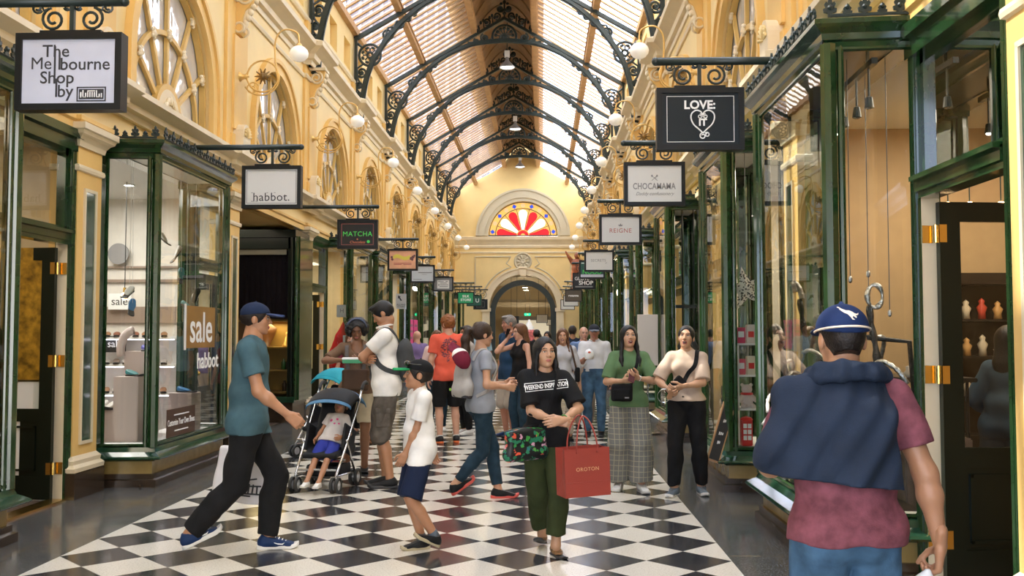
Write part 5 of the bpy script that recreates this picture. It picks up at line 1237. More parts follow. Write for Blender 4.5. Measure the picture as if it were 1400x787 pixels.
def person(label, loc, rz, H=1.70, sex='m', tone='light', h=0.011, fat=1.0, ank=None, fyaw=(0,0), fpitch=(0,0), pelvis=(0,0,0), lean=(0,0), twist=0, hands=None, elbow=None, hdir=None, hn=None, curl=0.35,
           head=(0,0,0), hairstyle='short', haircol='brown', mouth='closed', top=None, bottom=None, shoes=None, socks=None, cap=None, headscale=1.0, legs=True, seat=None, shw=1.0, group=None, knee=None, beard=None, thumb=0.5, name='person'):
    """one figure, facing -Y before it is turned by rz (degrees); sides: 0 = its right (x<0), 1 = its left (x>0)"""
    s = H/1.70; f = fat; J = {}
    P = v3(pelvis[0], pelvis[1], 0.935*s+pelvis[2]); up = v3(lean[0], lean[1], 1.0); up /= np.linalg.norm(up); rt = v3(1,0,0)-up*up[0]; rt /= np.linalg.norm(rt)
    T = rotm('Z', twist); sh_r = T @ rt; fw = np.cross(rt, up)*-1.0; fw = v3(0,-1,0)-up*(-up[1]); fw /= np.linalg.norm(fw); sfw = T @ fw
    waist = P+up*0.155*s; chest = P+up*0.335*s; neck = P+up*0.525*s; shz = P+up*0.455*s
    hw = 0.092*s; sw = {'m': 0.176, 'f': 0.152, 'c': 0.145}[sex]*s*shw
    hips = [P+rt*(-hw)-up*0.03*s, P+rt*hw-up*0.03*s]; shs = [shz-sh_r*sw, shz+sh_r*sw]
    if ank is None: ank = ((-0.10,0.0,0.0),(0.10,0.0,0.0))
    tl, sl_ = 0.425*s, 0.415*s
    AN, KN = [], []
    for i in (0, 1):
        a = v3(*ank[i]); a[2] += 0.075*s; kh = v3(0.12*(-1 if i == 0 else 1), -1, 0.0) if knee is None or knee[i] is None else v3(*knee[i])
        k_, a_ = ik(hips[i], a, tl, sl_, kh); KN.append(k_); AN.append(a_)
    if hands is None: hands = ((-0.27*s,-0.03,0.80*s),(0.27*s,-0.03,0.80*s))
    HA, EL = [], []; ua, fa = 0.285*s, 0.245*s
    for i in (0, 1):
        sg = -1 if i == 0 else 1; eh = v3(sg*0.5, 0.8, -0.5) if elbow is None or elbow[i] is None else v3(*elbow[i])
        e_, w_ = ik(shs[i], hands[i], ua, fa, eh); EL.append(e_); HA.append(w_)
    # ---- helpers that lay down the torso and limbs with an extra thickness
    lo = np.min(np.array(AN+KN+HA+EL+shs+[P, neck]), 0)-0.16*s; hi = np.max(np.array(AN+KN+HA+EL+shs+[P, neck]), 0)+0.18*s; lo[2] = max(lo[2], -0.02) if seat is None else lo[2]
    Mt = np.stack([rt, -fw, up], 1); Mc = np.stack([sh_r, -sfw, up], 1); bx = {'m': (0.150,0.158,0.140), 'f': (0.128,0.132,0.143), 'c': (0.118,0.120,0.120)}[sex]
    def torso(F, e=0.0, ew=None, eh=None, low=True, k=0.05):
        ew = e if ew is None else ew; eh = e if eh is None else eh
        F.ell(chest+up*0.02*s, ((bx[0]*s)*(0.5+0.5*f)+e, 0.105*s*f+e, 0.165*s+e), Mc, k=0.0)
        F.ell(waist, (bx[1]*0.86*s*f+ew, 0.098*s*f+ew, 0.15*s), Mt, k=k)
        if f > 1.12: F.ell(waist-(-fw)*0.0+fw*0.045*s*f, (0.115*s*f+ew, 0.085*s*f+ew, 0.125*s), Mt, k=k)
        F.ell(P+up*0.005*s, (bx[2]*s*(0.4+0.6*f)+eh, 0.108*s*f+eh, 0.13*s+eh*0.3), Mt, k=k)
        for i in (0, 1):
            sg = -1 if i == 0 else 1
            F.cone(chest+up*0.075*s+sh_r*sg*0.05*s, shs[i]-up*0.005*s, 0.056*s+e, 0.043*s+e*0.9, 0.05*s)
            F.cone(neck-up*0.01*s, shs[i]+up*0.004*s-sh_r*sg*0.03*s, 0.038*s+e*0.4, 0.034*s+e*0.8, 0.04*s)
            F.ell(P-up*0.035*s-fw*0.036*s+rt*sg*0.060*s, (0.072*s+eh,0.072*s+eh,0.085*s+eh*0.5), Mt, k=0.03*s)
            if sex == 'f': F.ell(chest+up*0.015*s+sfw*0.082*s+sh_r*sg*0.066*s, (0.053*s+e*0.6,0.040*s+e*0.6,0.053*s+e*0.6), Mc, k=0.035*s)
    def arm(F, i, e=0.0, t0=0.0, t1=2.0, flare=0.0, k=0.03):
        """t in arm lengths: 0 shoulder, 1 elbow, 2 wrist"""
        a, b, c = shs[i], EL[i], HA[i]
        fa_ = 0.5+0.5*f
        ax_ = 1.0 if sex == 'm' else 0.88
        seg = [(a, b, 0.047*s*fa_*ax_, 0.037*s*fa_*ax_), (b, c, 0.037*s*fa_*ax_, 0.0235*s*ax_)]
        for j, (p, q, r0, r1) in enumerate(seg):
            end = t1-j
            if end <= 0: break
            clip = None
            if end < 1.0: dn = (q-p)/np.linalg.norm(q-p); clip = [(p+(q-p)*end, dn)]
            if j == 1: m = p+(q-p)*0.30; F.cone(p, m, r0+e+flare*0.3, 0.038*s*fa_*ax_+e+flare*0.5, k*s, clip); F.cone(m, q, 0.038*s*fa_*ax_+e+flare*0.5, r1+e+flare, k*s, clip)
            else: F.cone(p, q, r0+e, r1+e+flare, k*s, clip)
    def leg(F, i, e=0.0, t1=2.0, flare=0.0, k=0.04, ek=None):
        a, b, c = hips[i], KN[i], AN[i]; ek = e if ek is None else ek; th = (0.4+0.6*f)
        seg = [(a, b, 0.088*s*th+e, 0.055*s+ek), (b, c, 0.053*s+ek, 0.038*s+ek)]
        for j, (p, q, r0, r1) in enumerate(seg):
            end = t1-j
            if end <= 0: break
            clip = None
            if end < 1.0: dn = (q-p)/np.linalg.norm(q-p); clip = [(p+(q-p)*end, dn)]
            if j == 0: F.cone(p, q, r0, r1+(flare*0.5 if t1 > 1 else flare), k*s, clip)
            else:
                back = -np.array([0,-1.0,0])*0.012*s; m = p+(q-p)*0.32+back*(1 if e < 0.02 else 0)
                F.cone(p, m, r0+flare*0.5, 0.056*s+ek+flare*0.65, k*s, clip); F.cone(m, q, 0.056*s+ek+flare*0.65, r1+flare, k*s, clip)
    # ---- body: torso, legs, arms; head and hands on finer grids, all in one mesh
    g = Geo(); F = Field(lo, hi, h); torso(F, -0.020 if top else 0.0)
    for i in (0, 1):
        arm(F, i)
        if legs: leg(F, i, -0.002, t1=2.0, k=0.012); F.cone(AN[i], AN[i]+v3(0,0,-0.03*s), 0.038*s, 0.034*s, 0.02)
    nk = {'m': 0.056, 'f': 0.047, 'c': 0.042}[sex]*s
    hc = neck+up*0.130*s*(headscale if sex == 'c' else 1.0)+fw*0.018*s
    hs_ = (s**0.5)*headscale*0.985
    Rm = rotm('Z', head[0]) @ rotm('X', -head[1]) @ rotm('Y', head[2]); hj = hc+Rm@v3(0,0.022,-0.080)*hs_
    F.cone(neck-up*0.03*s, hj, nk*1.15, nk*0.97, 0.05*s)
    V, Q = F.mesh(); g.add(V, Q, 0)
    HM = np.eye(4); HM[:3,:3] = Rm*hs_; HM[:3,3] = hc
    hg = head_geo(max(0.0042, h*0.5), sex, mouth, tone, haircol)
    HV = np.concatenate(hg.V) @ HM[:3,:3].T + HM[:3,3]; g.add(HV, np.zeros((0,4), int)); g.n -= len(HV); g.V.pop()
    g.V.append(HV); g.F += [[q+g.n for q in ff] for ff in hg.F]; g.MI += hg.MI; g.n += len(HV)
    for i in (0, 1):
        sg = -1 if i == 0 else 1; fd = HA[i]-EL[i]; fd /= np.linalg.norm(fd)
        d = fd if hdir is None or hdir[i] is None else v3(*hdir[i]); n = v3(-sg,0.15,0) if hn is None or hn[i] is None else v3(*hn[i])
        HF = Field(HA[i]-0.21*s, HA[i]+0.21*s, max(0.0042, h*0.5)); c = curl[i] if hasattr(curl, '__len__') else curl
        hand_field(HF, HA[i], d/np.linalg.norm(d), n, sg, s, c, thumb=thumb[i] if hasattr(thumb,'__len__') else thumb)
        V, Q = HF.mesh(); g.add(V, Q, 0)
    hm = hair_mat(haircol, HAIR[haircol]); sk = skin_mat(tone)
    root = g.build(name, [sk, LIPS, EYEW, EYED, hm, MOUTH, TEETH]); root.location = loc; root.rotation_euler = (0,0,R(rz)); tag(root, label, 'person', group)
    # ---- hair and cap
    if hairstyle != 'bald':
        hf = hair_field(hairstyle, max(0.0042, h*0.55))
        if cap: hf.plane((0,0,0.046), (0,0.12,1))
        geo_field(hf, 'hair', hm, root, HM)
    if cap: cap_parts(root, HM, max(0.0045, h*0.55), *cap)
    # ---- clothes
    info = dict(root=root, P=P, waist=waist, chest=chest, neck=neck, shs=shs, EL=EL, HA=HA, AN=AN, KN=KN, hips=hips, HM=HM, s=s, fw=fw, sfw=sfw, torso=torso, arm=arm, leg=leg, lo=lo, hi=hi, h=h, Mt=Mt, rt=rt, up=up, parts={})
    if bottom:
        b = bottom; F = Field(lo, hi, h); e = b.get('e', 0.014)
        F.ell(P+up*0.03*s, (bx[2]*s*(0.4+0.6*f)+e, 0.108*s*f+e, 0.125*s), Mt, k=0.0); e_w = e if (not top or top.get('tuck')) else e-0.012; F.ell(waist-up*0.05*s, (bx[1]*0.86*s*f+e_w, 0.096*s*f+e_w, 0.10*s), Mt, k=0.04)
        for i in (0, 1):
            sg = -1 if i == 0 else 1
            F.ell(P-up*0.035*s-fw*0.040*s+rt*sg*0.060*s, (0.072*s+e,0.072*s+e,0.085*s), Mt, k=0.03*s); leg(F, i, e, b.get('t', 1.95), b.get('flare', 0.0), ek=b.get('ek', e), k=0.012)
        F.ell(P-up*0.055*s, (0.075*s+e,0.075*s+e,0.055*s+e), Mt, k=0.02); wz = P+up*(b.get('waist', 0.10) if (not top or top.get('tuck')) else min(b.get('waist', 0.10), top.get('hem', -0.06)+0.045))*s; F.plane(wz, up); 
        F.folds(b.get('fold', 0.0045), b.get('seed', 1), b.get('ff', 55.0), 0.8)
        o = geo_field(F, b.get('name', 'trousers'), b['m'], root); info['parts']['bottom'] = o
    if top:
        t = top; F = Field(lo, hi, h); e = t.get('e', 0.013)
        be = bottom.get('e', 0.014) if bottom else 0.0; tuck = t.get('tuck', False)
        eh_ = t.get('eh', e+0.012) if tuck else max(e, be+0.013); ew_ = t.get('ew', e+0.012) if tuck else max(t.get('ew', e+0.012), be+0.018)
        torso(F, e, ew_, eh_)
        if not tuck and t.get('hem', -0.06) < 0.03:
            for i in (0, 1):
                pq = hips[i]+(KN[i]-hips[i])*0.42; F.cone(hips[i]+up*0.02*s, pq, 0.086*s*(0.4+0.6*f)+be+0.008, 0.074*s*(0.4+0.6*f)+be+0.010, 0.04*s)
        if t.get('drop'):
            F.cone(waist-up*0.02*s, P-up*t['drop']*s, 0.115*s*f+e, 0.125*s*f+e, 0.05, flat=(fw, 1.25))
        for i in (0, 1):
            sl2 = t.get('sleeve', 0.55); sl2 = sl2[i] if hasattr(sl2, '__len__') else sl2
            if sl2 > 0: arm(F, i, e+0.002, 0, sl2, t.get('flare', 0.012))
        F.plane(P+up*t.get('hem', -0.06)*s, -up)
        nr = t.get('neck', 0.062)*s; F.cone(neck+up*0.035*s+sfw*t.get('vy', 0.015)*s, neck+up*0.035*s+sfw*(t.get('vy', 0.015)+t.get('vd', 0.03))*s-up*t.get('vdrop', 0.0)*s, nr, nr*0.9, 0.004, op='s')
        if sl2 <= 0 and t.get('strap'):
            for i in (0, 1):
                sg = -1 if i == 0 else 1; F.ell(shs[i]+sh_r*sg*0.022*s, (0.075*s,0.14*s,0.115*s), Mc, k=0.01, op='s')
        F.folds(t.get('fold', 0.004), t.get('seed', 2), t.get('ff', 48.0), 0.9)
        o = geo_field(F, t.get('name', 'shirt'), t['m'], root); info['parts']['top'] = o
        if t.get('collar'):
            mb = MB(); rr = nk+0.016*s
            c = neck+up*0.055*s+fw*0.006; pts = [tuple(c+sh_r*rr*sin(a)-sfw*rr*cos(a)*1.05-up*(0.030*s*(1-cos(a))*0.5+0.026*s)) for a in np.linspace(-2.75, 2.75, 22)]
            mb.tube(pts, 0.020*s, 8, flat=((0,0,1), 1.0)) if False else mb.tube(pts, 0.011*s, 8)
            gg = Geo(); gg.addmb(mb); gg.build('collar', t['collar'], o)
    if shoes and legs:
        for i in (0, 1):
            sgm = shoe_geo(shoes['style'], 0.006 if h < 0.012 else 0.009); sc = s*shoes.get('k', 1.0)
            yaw = fyaw[i]; pit = fpitch[i]; piv = v3(0,-0.115,0.015)
            RX = rotm('X', -pit); RZ = rotm('Z', yaw)
            def xf(V):
                W = (V-piv) @ RX.T + piv if pit > 0 else (V-v3(0,0.05,0.01)) @ RX.T + v3(0,0.05,0.01)
                if i == 0: W = W*v3(-1,1,1)
                return (W*sc) @ RZ.T
            # put the ankle of the turned shoe under the leg's ankle
            a0 = xf(v3(0,0.015,0.075).reshape(1,3))[0]; off = AN[i]-a0
            minz = xf(sgm['sole'][0])[:,2].min()+off[2]
            gu = Geo(); V, Q = sgm['upper']; Q = np.asarray(Q); gu.add(xf(V)+off, Q if i == 1 else Q[:, ::-1]); sh = gu.build('shoe', shoes['m'], root)
            gs = Geo(); V, Q = sgm['sole']; Q = np.asarray(Q); gs.add(xf(V)+off, Q if i == 1 else Q[:, ::-1]); gs.build('sole', shoes.get('sole', WHITE), sh)
            if socks:
                mb = MB(); q = KN[i]-AN[i]; q /= np.linalg.norm(q); mb.cyl(tuple(AN[i]-q*0.01), tuple(AN[i]+q*socks[1]*s), 0.043*s, 16, 0.046*s); gk = Geo(); gk.addmb(mb); gk.build('sock', socks[0], root)
            if shoes.get('lace'):
                mb = MB()
                for j in range(4):
                    y = -0.035-0.022*j; z = 0.083-0.010*j; mb.tube([(-0.018,y,z-0.004),(0,y-0.003,z+0.003),(0.018,y,z-0.004)], 0.003, 5)
                gl = Geo(); gl.addmb(mb); V = xf(gl.V[0])+off; g2 = Geo(); g2.add(V, np.zeros((0,4), int)) ; g2.V=[V]; g2.F=gl.F; g2.MI=gl.MI; g2.n=len(V); g2.build('lace', shoes['lace'], sh)
            if shoes.get('swoosh'):
                mb = MB()
                for sx in (-1, 1):
                    pts = [(-0.045,0.030),(-0.02,0.030),(0.02,0.052),(-0.018,0.045),(-0.050,0.052)]
                    mb.prism([(y, z) for y, z in ((0.005,0.062),(-0.055,0.036),(-0.085,0.034),(-0.098,0.046),(-0.080,0.040),(-0.050,0.044))], lambda a, b, t: (t*sx, a, b), 0.0, 0.047-0.0)
                gl = Geo(); gl.addmb(mb); V = xf(gl.V[0])+off; g2 = Geo(); g2.V=[V]; g2.F=gl.F; g2.MI=gl.MI; g2.n=len(V); g2.build('side_mark', shoes['swoosh'], sh, smooth=False)
    return info
def W(info, p):      # figure-local point to world
    M = Matrix.Translation(info['root'].location) @ Matrix.Rotation(info['root'].rotation_euler.z, 4, 'Z'); return M @ Vector(p)
def strap(name, m, pts, w=0.02, parent=None, t=0.004, normal=None):
    """flat band along a path"""
    mb = MB(); P = [Vector(p) for p in catmull(pts, 5)]; rows = []
    for i, p in enumerate(P):
        d = (P[min(i+1, len(P)-1)]-P[max(0, i-1)]).normalized(); up = Vector(normal[i*len(normal)//len(P)] if normal and isinstance(normal[0], (tuple, list)) else (normal or (0,-1,0))); sd = d.cross(up)
        if sd.length < 1e-4: sd = d.orthogonal()
        sd.normalize(); n = sd.cross(d).normalized(); rows.append([tuple(p+sd*w/2+n*t/2), tuple(p-sd*w/2+n*t/2), tuple(p-sd*w/2-n*t/2), tuple(p+sd*w/2-n*t/2)])
    mb.grid(rows, True); return mb.build(name, m, parent, smooth=False)
def wrap_strap(info, name, m, targets, pts, w=0.022, off=0.008, parent=None, direction=None):
    """band whose control points are pulled onto the surface of the given garments (rays towards the body axis)"""
    from mathutils.bvhtree import BVHTree
    trees = []
    for o in targets:
        me = o.data; trees.append(BVHTree.FromPolygons([v.co for v in me.vertices], [p.vertices for p in me.polygons]))
    out, nor = [], []
    for p in catmull(pts, 6):
        best = None
        for t in trees:
            c, n, i, d = t.find_nearest(p)
            if c is not None and (best is None or d < best[2]): best = (c, n, d)
        c, n, d = best; out.append(c+n*(off+0.005)); nor.append(n)
    mb = MB(); rows = []
    for _ in range(2):
        out = [out[0]] + [(out[i-1]+out[i]*2+out[i+1])/4 for i in range(1, len(out)-1)] + [out[-1]]
    for i, p in enumerate(out):
        d = (out[min(i+1, len(out)-1)]-out[max(0, i-1)]).normalized(); n = nor[i]; sd = d.cross(n); sd = sd.normalized() if sd.length > 1e-4 else d.orthogonal().normalized(); n = sd.cross(d); t = 0.004
        rows.append([tuple(p+sd*w/2+n*t), tuple(p-sd*w/2+n*t), tuple(p-sd*w/2-n*t), tuple(p+sd*w/2-n*t)])
    mb.grid(rows, True); return mb.build(name, m, parent, smooth=False)
def project(me, target, d, off=0.003):
    """drop flat mesh vertices onto a garment along direction d (both in the figure's frame)"""
    from mathutils.bvhtree import BVHTree
    t = BVHTree.FromPolygons([v.co for v in target.data.vertices], [p.vertices for p in target.data.polygons]); d = Vector(d).normalized()
    for v in me.vertices:
        c, n, i, dist = t.ray_cast(v.co, d)
        if c is not None: v.co = c - d*off
    return me
def subdivide(me, cuts=2):
    bm = bmesh.new(); bm.from_mesh(me); bmesh.ops.triangulate(bm, faces=bm.faces[:]); 
    for _ in range(cuts):
        long_e = [e for e in bm.edges if e.calc_length() > 0.02]
        if long_e: bmesh.ops.subdivide_edges(bm, edges=long_e, cuts=1)
    bm.to_mesh(me); bm.free(); return me
# ---------------------------------------------------------------- the people
def LW(loc, rz, *pts):
    """world points -> figure-local"""
    a = -R(rz); out = []
    for p in pts:
        if p is None: out.append(None); continue
        x, y = p[0]-loc[0], p[1]-loc[1]; out.append((x*cos(a)-y*sin(a), x*sin(a)+y*cos(a), p[2]))
    return tuple(out)
def LD(rz, d):
    a = -R(rz); return (d[0]*cos(a)-d[1]*sin(a), d[0]*sin(a)+d[1]*cos(a), d[2])
def cloth(name, col, rough=0.85, var=0.10, vs=9, bump=0.15, bs=220, **k): k.setdefault('spec', 0.2); return mat(name, col, rough, var=var, vscale=vs, bump=bump, bscale=bs, **k)
DENIM = cloth('denim_blue', (0.055,0.115,0.19), var=0.35, vs=12); DENIMD = cloth('denim_dark', (0.018,0.040,0.062), var=0.25, vs=12); BLACKC = cloth('cloth_black', (0.010,0.010,0.011), var=0.2)
WHITEC = cloth('cloth_white', (0.80,0.78,0.74)); NAVY = cloth('cloth_navy', (0.010,0.017,0.045)); SOCKG = cloth('sock_grey', (0.10,0.12,0.15)); SOLEW = mat('sole_white', (0.72,0.71,0.68), 0.5); SOLED = mat('sole_dark', (0.03,0.03,0.032), 0.6)
SHBLUE = cloth('shoe_navy', (0.012,0.032,0.10), 0.6); SHBLK = cloth('shoe_black', (0.012,0.012,0.013), 0.5); SHGREY = cloth('shoe_grey', (0.12,0.15,0.18), 0.6); SHWHT = cloth('shoe_white', (0.72,0.71,0.68), 0.5)
# 1 man in the teal tee, striding to the right
loc, rz = (-2.12, 6.86, 0), 106
TEAL = cloth('tee_teal', (0.056,0.115,0.142), var=0.2)
hnd = LW(loc, rz, (-1.77,6.72,0.99), (-2.12,7.22,0.86)); an = LW(loc, rz, (-2.47,6.76,0.075), (-1.99,7.03,0.0))
p_teal = person('man in a teal t-shirt, black joggers and navy cap striding to the right', loc, rz, 1.83, 'm', 'tan', h=0.008, fat=1.02, ank=an, fyaw=(8,-6), fpitch=(24,0), pelvis=(0,-0.02,-0.045), lean=(0,-0.05), twist=-8, hands=hnd, elbow=((-0.3,1,-0.2),(0.4,0.9,-0.3)), curl=(0.75,0.9), thumb=0.9, head=(-4,-2,0), hairstyle='short', haircol='dark', headscale=0.93,
    top=dict(m=TEAL, sleeve=0.62, hem=-0.10, e=0.016, flare=0.018, fold=0.0045), bottom=dict(m=BLACKC, t=1.93, e=0.018, ek=0.022, flare=0.004, fold=0.007, ff=45), shoes=dict(style='sneaker', m=SHBLUE, sole=SOLEW, lace=INKW, swoosh=INKW), cap=(cloth('cap_navy', (0.012,0.022,0.055)), cloth('cap_brim_blue', (0.025,0.040,0.10))))
# 10 woman in the black tee with the red paper bag
loc, rz = (0.02, 7.03, 0), 6
OLIVE = cloth('trousers_olive', (0.035,0.046,0.016), var=0.15)
hnd = LW(loc, rz, (0.10,6.80,0.945), (0.14,6.78,0.955)); an = LW(loc, rz, (0.0,7.20,0.02), (0.095,6.90,0.0))
p_main = person('woman in a black printed t-shirt and olive trousers walking towards the camera', loc, rz, 1.53, 'f', 'asian', h=0.0075, fat=1.0, ank=an, fyaw=(-14,10), fpitch=(16,0), pelvis=(0,0,-0.012), hands=hnd, elbow=((-1,0.5,-0.35),(1,0.45,-0.35)), hdir=((0.9,-0.25,-0.05),(-0.9,-0.3,-0.12)), hn=((-0.1,1,-0.1),(0.1,1,-0.1)), curl=(0.5,0.45), thumb=(0.8,0.7), head=(12,4,0), hairstyle='bob', haircol='black', shw=1.02,
    top=dict(m=BLACKC, sleeve=0.86, hem=-0.10, e=0.016, ew=0.030, eh=0.024, flare=0.028, neck=0.076, fold=0.005), bottom=dict(m=OLIVE, t=1.80, e=0.012, ek=0.022, flare=0.010, fold=0.006), shoes=dict(style='flat', m=mat('shoe_leopard', (0.16,0.085,0.035), 0.5, var=0.85, vscale=60), sole=SOLED))
# 5 boy with the green and black cap
loc, rz = (-0.89, 7.02, 0), -66
an = LW(loc, rz, (-0.87,7.06,0.0), (-0.76,6.92,0.055)); hnd = LW(loc, rz, (-0.78,7.20,0.60), (-1.02,6.93,0.585))
p_boy = person('boy in a white t-shirt and navy shorts with a green and black cap', loc, rz, 1.36, 'c', 'tan', h=0.007, ank=(an[0], an[1]), fyaw=(0,4), fpitch=(0,26), pelvis=(0,0,-0.012), hands=hnd, elbow=((-0.3,1,-0.2),(0.3,1,-0.1)), curl=(0.5,0.45), head=(-14,6,0), hairstyle='short', haircol='dark', headscale=1.02,
    top=dict(m=WHITEC, sleeve=0.72, hem=-0.14, e=0.016, ew=0.032, eh=0.028, flare=0.02, neck=0.06), bottom=dict(m=NAVY, t=0.98, e=0.016, ek=0.020, flare=0.016, waist=0.06), shoes=dict(style='sneaker', m=SHBLK, sole=mat('sole_cream', (0.45,0.38,0.24), 0.6)), socks=(SOCKG, 0.06), cap=(BLACKC, cloth('cap_brim_green', (0.02,0.30,0.10)), None))
# 16 man in the foreground with the navy jumper over his shoulders
loc, rz = (1.03, 3.34, 0), 186
MAROON = cloth('tee_maroon', (0.20,0.062,0.078), var=0.3, vs=22); JUMPER = cloth('jumper_blue', (0.018,0.027,0.048), var=0.15)
hnd = LW(loc, rz, (1.335,3.28,0.80), (0.93,3.62,1.12))
p_fore = person('man seen from behind in a maroon t-shirt, navy jumper over shoulders and blue cap', loc, rz, 1.64, 'm', 'tan', h=0.0065, fat=1.07, pelvis=(0,0,0), hands=hnd, elbow=((-0.9,0.9,-0.2),(0.6,0.2,-0.8)), curl=(0.95,0.6), thumb=0.95, head=(-6,-2,0), hairstyle='crop', haircol='dark', hdir=((-0.05,-0.25,-1),None), hn=((0.9,-0.5,0),None),
    top=dict(m=MAROON, sleeve=0.66, hem=-0.045, e=0.014, ew=0.030, eh=0.020, flare=0.016, fold=0.005), bottom=dict(m=DENIM, e=0.016, fold=0.005), shoes=dict(style='sneaker', m=SHBLK, sole=SOLED), cap=(cloth('cap_royal', (0.010,0.024,0.085)), cloth('cap_royal', (0.010,0.024,0.085))))
# 7 woman with the pale backpack
loc, rz = (-0.58, 9.17, 0), 112
GREYT = cloth('tee_grey', (0.30,0.32,0.36)); 
an = LW(loc, rz, (-0.82,9.12,0.07), (-0.42,9.27,0.0)); hnd = LW(loc, rz, (-0.33,9.10,1.06), (-0.36,9.30,1.08))
p_pack = person('woman in a grey t-shirt and dark jeans with a ponytail, walking away to the right', loc, rz, 1.68, 'f', 'light', h=0.009, ank=an, fyaw=(4,-14), fpitch=(32,0), pelvis=(0,0,-0.02), hands=hnd, elbow=((-0.5,1,-0.4),(0.5,1,-0.4)), curl=0.6, head=(10,-4,0), hairstyle='ponytail', haircol='brown',
    top=dict(m=GREYT, sleeve=0.5, hem=-0.08, e=0.010), bottom=dict(m=DENIMD, t=1.86, e=0.008, ek=0.008, fold=0.003), shoes=dict(style='sneaker', m=SHBLK, sole=mat('sole_coral', (0.65,0.10,0.08), 0.5)))
# 14 woman in the green tee and checked trousers
loc, rz = (0.87, 9.74, 0), -4
def plaid_mat():
    m = mat('trousers_checked', (0.17,0.165,0.145), 0.85); nt = m.node_tree; N = nt.nodes; L = nt.links; b = N['Principled BSDF']; tc = N.new('ShaderNodeTexCoord'); sx = N.new('ShaderNodeSeparateXYZ'); L.new(tc.outputs['Object'], sx.inputs[0])
    def ln(sock, per, w):
        a = N.new('ShaderNodeMath'); a.operation = 'PINGPONG'; a.inputs[1].default_value = per/2; L.new(sock, a.inputs[0]); c = N.new('ShaderNodeMath'); c.operation = 'LESS_THAN'; c.inputs[1].default_value = w; L.new(a.outputs[0], c.inputs[0]); return c.outputs[0]
    ad = N.new('ShaderNodeMath'); ad.operation = 'ADD'; L.new(sx.outputs['X'], ad.inputs[0]); m2_ = N.new('ShaderNodeMath'); m2_.operation = 'MULTIPLY'; m2_.inputs[1].default_value = 0.25; L.new(sx.outputs['Y'], m2_.inputs[0]); L.new(m2_.outputs[0], ad.inputs[1])
    mx = N.new('ShaderNodeMath'); mx.operation = 'MAXIMUM'; L.new(ln(ad.outputs[0], 0.045, 0.0028), mx.inputs[0]); L.new(ln(sx.outputs['Z'], 0.052, 0.0028), mx.inputs[1])
    c = N.new('ShaderNodeMix'); c.data_type = 'RGBA'; L.new(mx.outputs[0], c.inputs[0]); c.inputs[6].default_value = (0.165,0.165,0.15,1); c.inputs[7].default_value = (0.36,0.33,0.24,1); L.new(c.outputs[2], b.inputs['Base Color']); return m
PLAID = plaid_mat(); SAGE = cloth('tee_sage', (0.105,0.185,0.085))
hnd = LW(loc, rz, (0.80,9.50,1.10), (0.93,9.49,1.13))
p_green = person('laughing woman in a sage green t-shirt and grey checked wide trousers', loc, rz, 1.63, 'f', 'asian', h=0.0085, fat=1.02, ank=((-0.105,0.05,0),(0.115,-0.05,0)), fyaw=(-10,14), hands=hnd, elbow=((-1,0.7,-0.5),(1,0.7,-0.5)), hdir=((0.75,-0.6,0.15),(-0.55,-0.7,0.25)), hn=((0.2,0.6,0.6),(-0.2,0.6,0.6)), curl=0.6, head=(10,12,0), hairstyle='long', haircol='black', mouth='open',
    top=dict(m=SAGE, sleeve=0.88, hem=-0.06, e=0.014, ew=0.022, eh=0.014, flare=0.026, neck=0.056), bottom=dict(m=PLAID, t=1.90, e=0.014, ek=0.045, flare=0.040, fold=0.004, waist=0.12), shoes=dict(style='sneaker', m=SHWHT, sole=SOLEW))
# 15 woman in the beige tee
loc, rz = (1.41, 9.50, 0), -14
BEIGE = cloth('tee_beige', (0.55,0.42,0.32))
hnd = LW(loc, rz, (1.20,9.28,1.03), (1.33,9.24,1.06)); an = LW(loc, rz, (1.28,9.46,0), (1.55,9.56,0))
p_beige = person('laughing woman in a beige t-shirt and black jogger trousers with hair tied back', loc, rz, 1.63, 'f', 'asian', h=0.0085, fat=1.03, ank=an, fyaw=(-12,16), hands=hnd, elbow=((-1,0.7,-0.4),(1,0.5,-0.4)), hdir=((0.5,-0.75,-0.4),(-0.8,-0.5,-0.25)), hn=((0.6,0.3,0.3),(-0.2,0.6,0.6)), curl=(0.8,0.6), head=(-2,10,3), hairstyle='sleek', haircol='black', mouth='open',
    top=dict(m=BEIGE, sleeve=0.90, hem=0.02, e=0.016, ew=0.030, eh=0.024, flare=0.028, neck=0.055), bottom=dict(m=BLACKC, t=1.92, e=0.014, ek=0.020, flare=0.004, fold=0.006, waist=0.12), shoes=dict(style='sneaker', m=SHGREY, sole=SOLEW, lace=INKG))
# 3 man in the white polo with crossed arms
loc, rz = (-1.60, 9.92, 0), -82
CARGO = cloth('shorts_cargo', (0.105,0.090,0.075), var=0.3, vs=14)
hnd = LW(loc, rz, (-1.77,9.84,1.30), (-1.80,10.02,1.28)); an = LW(loc, rz, (-1.62,10.06,0), (-1.54,9.82,0))
p_polo = person('man in a white polo and grey cargo shorts with folded arms looking down', loc, rz, 1.89, 'm', 'tan', h=0.009, fat=1.03, ank=an, hands=hnd, elbow=((-0.6,-0.6,-1),(0.6,-0.9,-0.6)), hdir=((0.9,0.1,0.0),(-0.9,0.2,0.1)), hn=((0,1,0),(0,1,0)), curl=0.5, head=(-8,-30,0), lean=(0,-0.03), hairstyle='short', haircol='black',
    top=dict(m=WHITEC, sleeve=0.62, hem=-0.10, e=0.014, ew=0.03, eh=0.026, flare=0.016, collar=WHITEC), bottom=dict(m=CARGO, t=1.12, e=0.022, ek=0.030, flare=0.010, fold=0.009), shoes=dict(style='sneaker', m=SHBLK, sole=SOLED))
